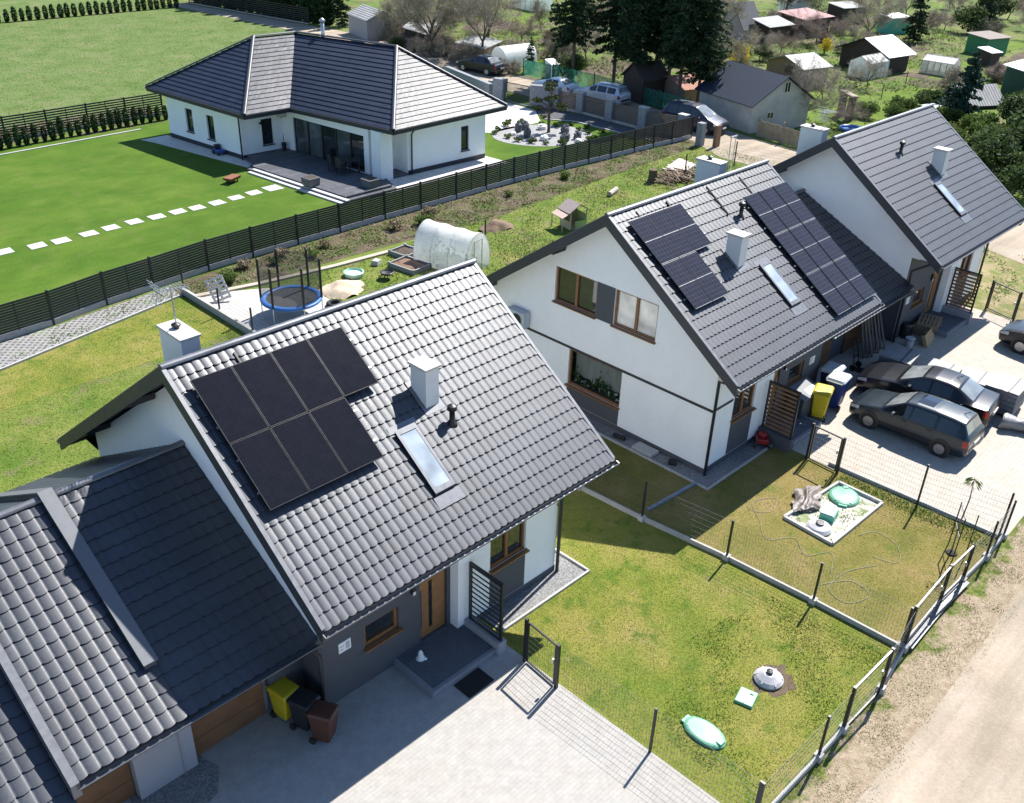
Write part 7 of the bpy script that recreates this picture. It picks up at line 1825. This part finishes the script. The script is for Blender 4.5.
def greenhouse(label, x, y, rz, w, d, eave, ridge, ax='y', mat=GFILM, roofm=None):
    t = thing('greenhouse', label, 'greenhouse', (x, y, 0), rz); hw, hd = w / 2, d / 2; m = MB()
    m.add([(-hw, -hd, 0), (hw, -hd, 0), (hw, hd, 0), (-hw, hd, 0), (-hw * .94, -hd, eave), (hw * .94, -hd, eave), (hw * .94, hd, eave), (-hw * .94, hd, eave), (0, -hd, ridge), (0, hd, ridge)], [(0, 1, 5, 8, 4), (2, 3, 7, 9, 6), (3, 0, 4, 7), (1, 2, 6, 5)]); m.build('wall', mat, t, local=False)
    m = MB(); m.add([(-hw * .96, -hd, eave), (-hw * .96, hd, eave), (0, hd, ridge + .02), (0, -hd, ridge + .02), (hw * .96, -hd, eave), (hw * .96, hd, eave)], [(0, 3, 2, 1), (3, 4, 5, 2)]); m.build('roof', roofm or mat, t, local=False)
    m = MB()
    for i in range(6):
        yy = -hd + d * i / 5; m.bar((-hw - .01, yy, 0), (-hw * .95, yy, eave), .05); m.bar((-hw * .95, yy, eave), (0, yy, ridge + .03), .05); m.bar((hw * .95, yy, eave), (0, yy, ridge + .03), .05); m.bar((hw + .01, yy, 0), (hw * .95, yy, eave), .05)
    m.bar((0, -hd, ridge + .03), (0, hd, ridge + .03), .05); m.bar((-hw * .96, -hd, eave), (-hw * .96, hd, eave), .05); m.build('frame', WINP, t, local=False)
    return t
WTOP = film('white_film_roof', (.9, .92, .92), .9, 1.0, 1.2, .4, .4)
greenhouse('pale blue-white greenhouse in front of the dark brown cabin', 88.5, 25.3, -.1 + PI / 2, 2.4, 3.4, 1.5, 2.05, roofm=WTOP)
greenhouse('white-roofed greenhouse of old film right of the dark brown cabin', 96.2, 21.2, .05, 2.2, 3.2, 1.25, 1.7, mat=film('dirty_film', (.62, .62, .58), .6, .95, 2.2, .5, .5), roofm=WTOP)
greenhouse('long pale greenhouse at the top of the picture left of the spruces', 92.6, 76.0, -.15, 3.0, 5.4, 1.9, 2.5, roofm=WTOP)
greenhouse('white greenhouse at the top edge behind the red-roofed shed', 119.0, 51.5, -.6, 2.8, 5.0, 1.6, 2.2, roofm=WTOP)
t = thing('white_tunnel', 'bright white plastic tunnel above the dark car beyond the stone wall', 'polytunnel', (63.4, 50.6, 0), -.1); m = MB(); G = []
for i in range(13): G.append([(-2.0 + 4.0 * i / 12, 1.25 * math.cos(PI * k / 14), 1.9 * abs(math.sin(PI * k / 14)) ** .7 + .02 * random.random()) for k in range(15)])
m.grid(G); m.build('cover', WTOP, t, local=False, smooth=True); m = MB()
for x in (-2.0, 2.0): m = MB(); m.add([(x, 1.25 * math.cos(PI * k / 14), 1.9 * abs(math.sin(PI * k / 14)) ** .7) for k in range(15)], [tuple(range(15))]); m.build('end_wall', GFILM, t, local=False)
# garden arch, green mesh fence, grey board fence, dark paving pile
t = thing('garden_arch', 'brown brushwood arch standing on the bright grass behind the farthest house', 'arch', (70.2, 18.1, 0), .9); BRU = plain('brushwood', (.10, .07, .05), .9, var=.4, scale=6, bmp=.7, bscale=20)
m = MB()
for x in (-.85, .85): m.box((x, 0, .95), (.55, .45, 1.9))
m.build('pillar', BRU, t, local=False); m = MB(); m.box((0, 0, 1.98), (2.5, .6, .14)); m.build('lintel', plain('arch_top', (.3, .24, .19), .9), t, local=False)
GM = film('green_shade_net', (.05, .22, .15), .55, .85, 2, .8, .1)
t = thing('green_net_fence', 'green shade-net fence on thin posts under the spruces', 'fence', (60.2, 30, 0)); q = [(60.5, 46.5), (60.9, 43), (60.9, 38), (60.5, 34.2), (60.1, 30), (59.6, 26.6)]
for a, b in zip(q[:-1], q[1:]): m = MB(); m.quad((*a, .05), (*b, .05), (*b, 1.45), (*a, 1.45)); m.build('net_panel', GM, t)
for a in q: m = MB(); m.bar((*a, 0), (*a, 1.6), .07); m.build('post', plain('green_post', (.03, .09, .05), .6), t)
t = thing('board_fence', 'weathered grey-tan board fence between the grey garage and the sandy track', 'fence', (59.3, 17, 0)); q = [(58.9, 19.6), (58.6, 17.2), (58.3, 14.6), (57.9, 12.2)]; BF = plain('weathered_boards', (.27, .23, .16), .9, var=.35, scale=3)
for a, b in zip(q[:-1], q[1:]):
    m = MB()
    for i in range(14):
        s = (i + .5) / 14; x, y = a[0] + (b[0] - a[0]) * s, a[1] + (b[1] - a[1]) * s; m.box((x, y, .62 + random.uniform(-.06, .06)), (.04, .15, 1.25), rz=-.12)
    m.build('board_panel', BF, t)
for a in q: m = MB(); m.box((a[0] + .05, a[1], .8), (.12, .12, 1.6)); m.build('post', BF, t)
wire_fence([(62.3, 73), (60.9, 66), (60.3, 60), (60.9, 54)], 'sparse wire fence along the hedge beyond the bungalow', h=1.5, vstep=.5, hs=(.3, .8, 1.3))
wire_fence([(72.5, 17.2), (80, 19.6), (88, 21.0), (96, 17.0)], 'low wire fence crossing the bright allotment grass behind the farthest house', h=1.2, vstep=1.0, hs=(.4, .8, 1.1))
t = thing('parasol', 'small blue paddling pool lying on the grass behind the chimney of the farthest house', 'paddling pool', (66.6, 15.6, 0)); t.name = 'paddling_pool'; m = MB(); m.lathe([(.9, 0), (1.0, .2), (.95, .3), (.85, .25), (.8, .1), (.02, .1)], (0, 0, 0), 22); m.build('pool', plain('blue_pool', (.06, .16, .42), .4), t, local=False)
# allotment ground: bright plots and dug beds
def plot(name, x, y, w, d, rz, mat):
    c, s_ = math.cos(rz), math.sin(rz); r_ = random.Random(int(x * 10))
    P = []
    for k in range(28):
        a = 2 * PI * k / 28; u = (abs(math.cos(a)) ** .45) * math.copysign(1, math.cos(a)) * w / 2 * r_.uniform(.93, 1.05); v = (abs(math.sin(a)) ** .45) * math.copysign(1, math.sin(a)) * d / 2 * r_.uniform(.93, 1.05)
        P.append((x + u * c - v * s_, y + u * s_ + v * c))
    sheet(name, P, PLZ[0], mat); PLZ[0] += .0006
PLZ = [.005]
G_BRT = groundmat('bright_plot_grass', ([(.3, (.075, .14, .012)), (.5, (.11, .175, .02)), (.7, (.16, .20, .04))], .5, [(1.2, .56, .7, (.16, .16, .06), .5)]), bmp=.7, bscale=6, bdist=.1)
G_DUG = groundmat('dug_soil', ([(.3, (.085, .065, .05)), (.5, (.13, .10, .075)), (.7, (.18, .14, .10))], .9, [(1.6, .58, .7, (.09, .14, .03), .5)]), bmp=1.0, bscale=7, bdist=.12)
for x, y, w, d, r in [(73.5, 21.5, 13, 9, -.2), (70, 15.8, 8, 5, -.2), (82, 18.0, 11, 6, -.2), (90.5, 31.5, 7, 5, -.2), (95, 16.0, 12, 5, .1), (84.5, 46, 9, 6, .3), (76, 62, 10, 6, .4), (70, 36, 9, 5, .2), (101, 23.5, 9, 5, -.2), (112, 39, 12, 4, -.2), (88, 70, 12, 5, .3), (104, 56, 12, 5, .2), (103, 33, 6, 4, 0), (66.5, 49.5, 3, 7, 0), (120, 24, 8, 5, 0), (98, 40, 5, 3, .2), (75.5, 12.2, 4, 2.5, 0), (66, 27, 7, 5, 0)]: plot('grass_plot', x, y, w, d, r, G_BRT)
for x, y, w, d, r in [(90.5, 19.5, 5, 3.5, -.2), (84, 15.8, 7, 2.6, .05), (110, 17.5, 16, 4, .2), (80, 58, 12, 5, .4), (70, 44, 8, 4, .3), (98, 60, 12, 5, .2), (106, 30, 8, 3.5, -.2), (92, 47, 8, 4, .2), (124, 42, 14, 5, 0), (78, 69, 9, 5, .4), (93, 22.3, 2.6, 2.6, 0)]: plot('dug_bed', x, y, w, d, r, G_DUG)
# ------------------------------------------------------------------ grass and weeds (uncountable)
def inpoly(P, x, y):
    r = np.zeros(len(x), bool); n = len(P)
    for i in range(n):
        (x1, y1), (x2, y2) = P[i], P[(i + 1) % n]
        c = ((y1 > y) != (y2 > y)); xi = (x2 - x1) * (y - y1) / (y2 - y1 + 1e-12) + x1; r ^= c & (x < xi)
    return r
def blades(name, poly, dens, h, w, mat, seed, holes=(), lean=.6, clump=None, z=.01):
    rs = np.random.default_rng(seed); P = np.array(poly); lo = P.min(0); hi = P.max(0); n = int((hi - lo).prod() * dens)
    X = rs.uniform(lo[0], hi[0], n); Y = rs.uniform(lo[1], hi[1], n); k = inpoly(poly, X, Y)
    for hh in holes: k &= ~inpoly(hh, X, Y)
    if clump:
        f = np.sin(X * clump * 1.3 + 1.7 * np.sin(Y * clump * .9)) * np.sin(Y * clump * 1.1 + 1.3 * np.sin(X * clump * .7 + 2)) + .35 * np.sin(X * clump * 4.1) * np.sin(Y * clump * 3.7)
        k &= (f > rs.uniform(-.3, .5, n))
    X, Y = X[k], Y[k]; n = len(X); a = rs.uniform(0, 2 * PI, n); H = h * rs.uniform(.35, .9, n); W_ = w * rs.uniform(.6, 1.3, n)
    dx, dy = np.cos(a) * W_, np.sin(a) * W_; q = H * rs.uniform(1.1, 2.0, n) * (.7 + lean * .5); lx, ly = -np.sin(a) * q, np.cos(a) * q      # blades lie over, upper side up
    V = np.stack([np.stack([X - dx, Y - dy, np.full(n, z - .01)], 1), np.stack([X + dx, Y + dy, np.full(n, z - .01)], 1), np.stack([X + lx, Y + ly, z + H], 1)], 1).reshape(-1, 3)
    me = bpy.data.meshes.new(name); me.vertices.add(3 * n); me.vertices.foreach_set('co', V.ravel().astype(np.float32)); me.loops.add(3 * n); me.loops.foreach_set('vertex_index', np.arange(3 * n, dtype=np.int32)); me.polygons.add(n)
    me.polygons.foreach_set('loop_start', np.arange(0, 3 * n, 3, dtype=np.int32)); me.polygons.foreach_set('loop_total', np.full(n, 3, dtype=np.int32)); me.materials.append(mat); me.update(); me.validate()
    o = bpy.data.objects.new(name, me); COL.objects.link(o); return tag(o, kind='stuff')
GB1 = leafmat('lawn_blades', [(.10, .155, .02), (.17, .20, .034), (.24, .23, .065)], scale=.7); GB2 = leafmat('weed_blades', [(.06, .125, .013), (.10, .165, .02), (.14, .19, .035)], scale=.9)
GB3 = leafmat('green_lawn_blades', [(.085, .165, .012), (.12, .205, .018), (.16, .23, .03)], scale=.5); GB4 = leafmat('meadow_blades', [(.12, .19, .04), (.17, .235, .07), (.26, .26, .12)], scale=.5)
bedp = [(16.62, -8.1), (16.5, -9.92), (19.82, -10.0), (19.85, -8.35)]
lawn1 = [(5.85, -13.6), (13.5, -13.6), (12.95, -4.9), (12.5, 4), (9.85, 4), (9.85, -5.4), (5.9, -5.4)]; lawn2 = [(13.75, -13.4), (20.8, -13.4), (20.5, -5.5), (16.05, -5.5), (16.05, 4), (12.7, 4), (13.15, -4.9)]
blades('grass', lawn1, 620, .03, .012, GB1, 1); blades('grass', lawn2, 480, .03, .012, leafmat('dry_lawn_blades', [(.14, .16, .03), (.21, .20, .048), (.27, .23, .08)], scale=.7), 2, [bedp])
blades('lawn_weeds', [(6.2, -13.4), (13.2, -13.4), (12.9, -9.8), (9.5, -9.2), (6.4, -10.6)], 420, .04, .02, GB2, 3, clump=.9); blades('lawn_weeds', lawn2, 60, .04, .02, GB2, 4, [bedp], clump=1.1)
blades('bed_weeds', bedp, 120, .09, .025, GB2, 5, clump=2.2)
blades('verge_weeds', [(5, -14.9), (24, -14.9), (24, -13.75), (5, -13.75)], 520, .028, .02, leafmat('verge_leaves', [(.10, .17, .02), (.15, .21, .035), (.20, .24, .06)], scale=.9), 6, clump=1.4); blades('verge_dry_grass', [(4, -15.4), (24, -15.3), (24, -13.75), (4, -13.75)], 220, .06, .012, L_DRY, 7, clump=1.7)
blades('yard_edge_weeds', [(20.0, -13.5), (20.75, -13.5), (20.6, -8.2), (19.9, -8.2)], 300, .10, .022, GB2, 8)
blades('back_lawn_grass', [(-8, 8), (10.9, 8), (10.9, 21), (2, 19), (-8, 17.2)], 150, .05, .018, GB1, 9); blades('side_yard_weeds', [(39.2, -6), (48, -6), (50, 4), (40, 4)], 60, .12, .04, GB2, 10, clump=.8)
blades('rough_grass', [(15.8, 13.4), (54, 8), (53.5, 20.5), (41, 20.4), (23, 19.5), (16, 19.2)], 55, .11, .032, GB2, 11, clump=.6); blades('rough_grass', [(15.8, 13.4), (54, 8), (53.5, 20.5), (41, 20.4), (23, 19.5), (16, 19.2)], 45, .09, .03, GB1, 12)
blades('bank_plants', [(11.2, 20.9), (22, 20.2), (30, 19.6), (53, 20.9), (53.4, 22.3), (36, 23.1), (19, 22.9), (11, 22.3)], 80, .17, .04, GB2, 13, clump=1.1, lean=.9); blades('bank_dry_stalks', [(11.2, 20.9), (22, 20.2), (30, 19.6), (53, 20.9), (53.4, 22.3), (36, 23.1), (19, 22.9), (11, 22.3)], 90, .18, .03, L_DRY, 14, clump=1.3, lean=.9)
blades('path_weeds', [(-6, 18.2), (2, 19.6), (10.8, 21.4), (10.8, 22.3), (-6, 20.6)], 60, .12, .03, GB2, 15, clump=1.2)
blades('meadow_tufts', [(-12, 54), (27, 54.5), (49, 54.5), (54, 62), (56, 86), (53, 100), (8, 100), (-12, 80)], 16, .10, .035, GB4, 16); blades('dry_strip', [(-12, 52.9), (26, 53.5), (26.4, 56), (-12, 55.4)], 90, .45, .05, L_DRY, 17, lean=.4)
0 and blades('lawn_grass', [(-6, 22.4), (10, 23.2), (19, 23.8), (36, 24), (53, 23.4), (49, 30), (40, 27.3), (24, 26), (22.4, 46), (12, 49), (0, 49)], 34, .05, .03, GB3, 18)
blades('allotment_weeds', [(62, 14), (112, 14), (128, 40), (112, 66), (64, 66)], 9, .3, .09, GB2, 19, clump=.3, lean=.8); blades('allotment_dry', [(62, 24), (112, 24), (128, 40), (112, 66), (64, 66)], 7, .4, .07, L_DRY, 20, clump=.45, lean=.8)
bank = make_shrub('bank_shrub', 'dry brown shrub growing on the bank below the slatted fence', 91, .75, .8, L_DRY, 420, .1, 'dry shrubs on the bank'); bank2 = make_shrub('bank_shrub', 'x', 92, .65, .7, L_GRN, 420, .09)
for i, x in enumerate([15.0, 17.2, 19.6, 24.2, 27.2]): put(bank, i > 0, x, 21.6 + random.uniform(-.4, .6), random.uniform(.5, .85))
for i, x in enumerate([13.4, 16.4, 18.4, 26.1, 33.5, 39.0]): put(bank2, i > 0, x, 21.3 + random.uniform(-.4, .7), random.uniform(.5, .9), label='low green shrub growing on the bank below the slatted fence', group='green shrubs on the bank')
# ------------------------------------------------------------------ sun, sky, camera
SUN_AZ = (.986, .167); SUN_EL = 50.0
L = bpy.data.lights.new('sun', 'SUN'); L.energy = 4.6; L.angle = math.radians(.53); L.color = (1.0, .955, .885)
so = bpy.data.objects.new('sun', L); COL.objects.link(so)
d = Vector((SUN_AZ[0] * math.cos(math.radians(SUN_EL)), SUN_AZ[1] * math.cos(math.radians(SUN_EL)), math.sin(math.radians(SUN_EL))))
so.rotation_euler = d.to_track_quat('Z', 'Y').to_euler(); so.location = (40, 20, 60)
wd = bpy.data.worlds.new('World'); sc.world = wd; wd.use_nodes = True; nt = wd.node_tree
bgn = nt.nodes.get('Background') or nt.nodes.new('ShaderNodeBackground')
sky = nt.nodes.new('ShaderNodeTexSky'); sky.sky_type = 'NISHITA'; sky.sun_disc = False; sky.sun_elevation = math.radians(SUN_EL); sky.sun_rotation = math.atan2(SUN_AZ[0], SUN_AZ[1])
sky.air_density = 1.0; sky.dust_density = .2; sky.ozone_density = 4.5
nt.links.new(sky.outputs[0], bgn.inputs[0]); bgn.inputs[1].default_value = .09
cam = bpy.data.cameras.new('camera'); co = bpy.data.objects.new('camera', cam); COL.objects.link(co); sc.camera = co
a, b, c = CAMR
f = Vector((math.cos(b) * math.sin(a), math.cos(b) * math.cos(a), -math.sin(b))); r = Vector((math.cos(a), -math.sin(a), 0)); u = r.cross(f)
r2 = math.cos(c) * r + math.sin(c) * u; u2 = -math.sin(c) * r + math.cos(c) * u
M = Matrix(((r2.x, u2.x, -f.x, CAMP[0]), (r2.y, u2.y, -f.y, CAMP[1]), (r2.z, u2.z, -f.z, CAMP[2]), (0, 0, 0, 1)))
co.matrix_world = M
cam.sensor_width = 36; cam.lens = CAMF / 1024 * 36; cam.clip_start = .1; cam.clip_end = 2000
sc.view_settings.view_transform = 'Standard'; sc.view_settings.look = 'None'; sc.view_settings.exposure = 1.12; sc.view_settings.gamma = 1
sc.render.resolution_x = 1024; sc.render.resolution_y = 803
sc.cycles.max_bounces = 6; sc.cycles.transparent_max_bounces = 12; sc.cycles.caustics_reflective = False; sc.cycles.caustics_refractive = False
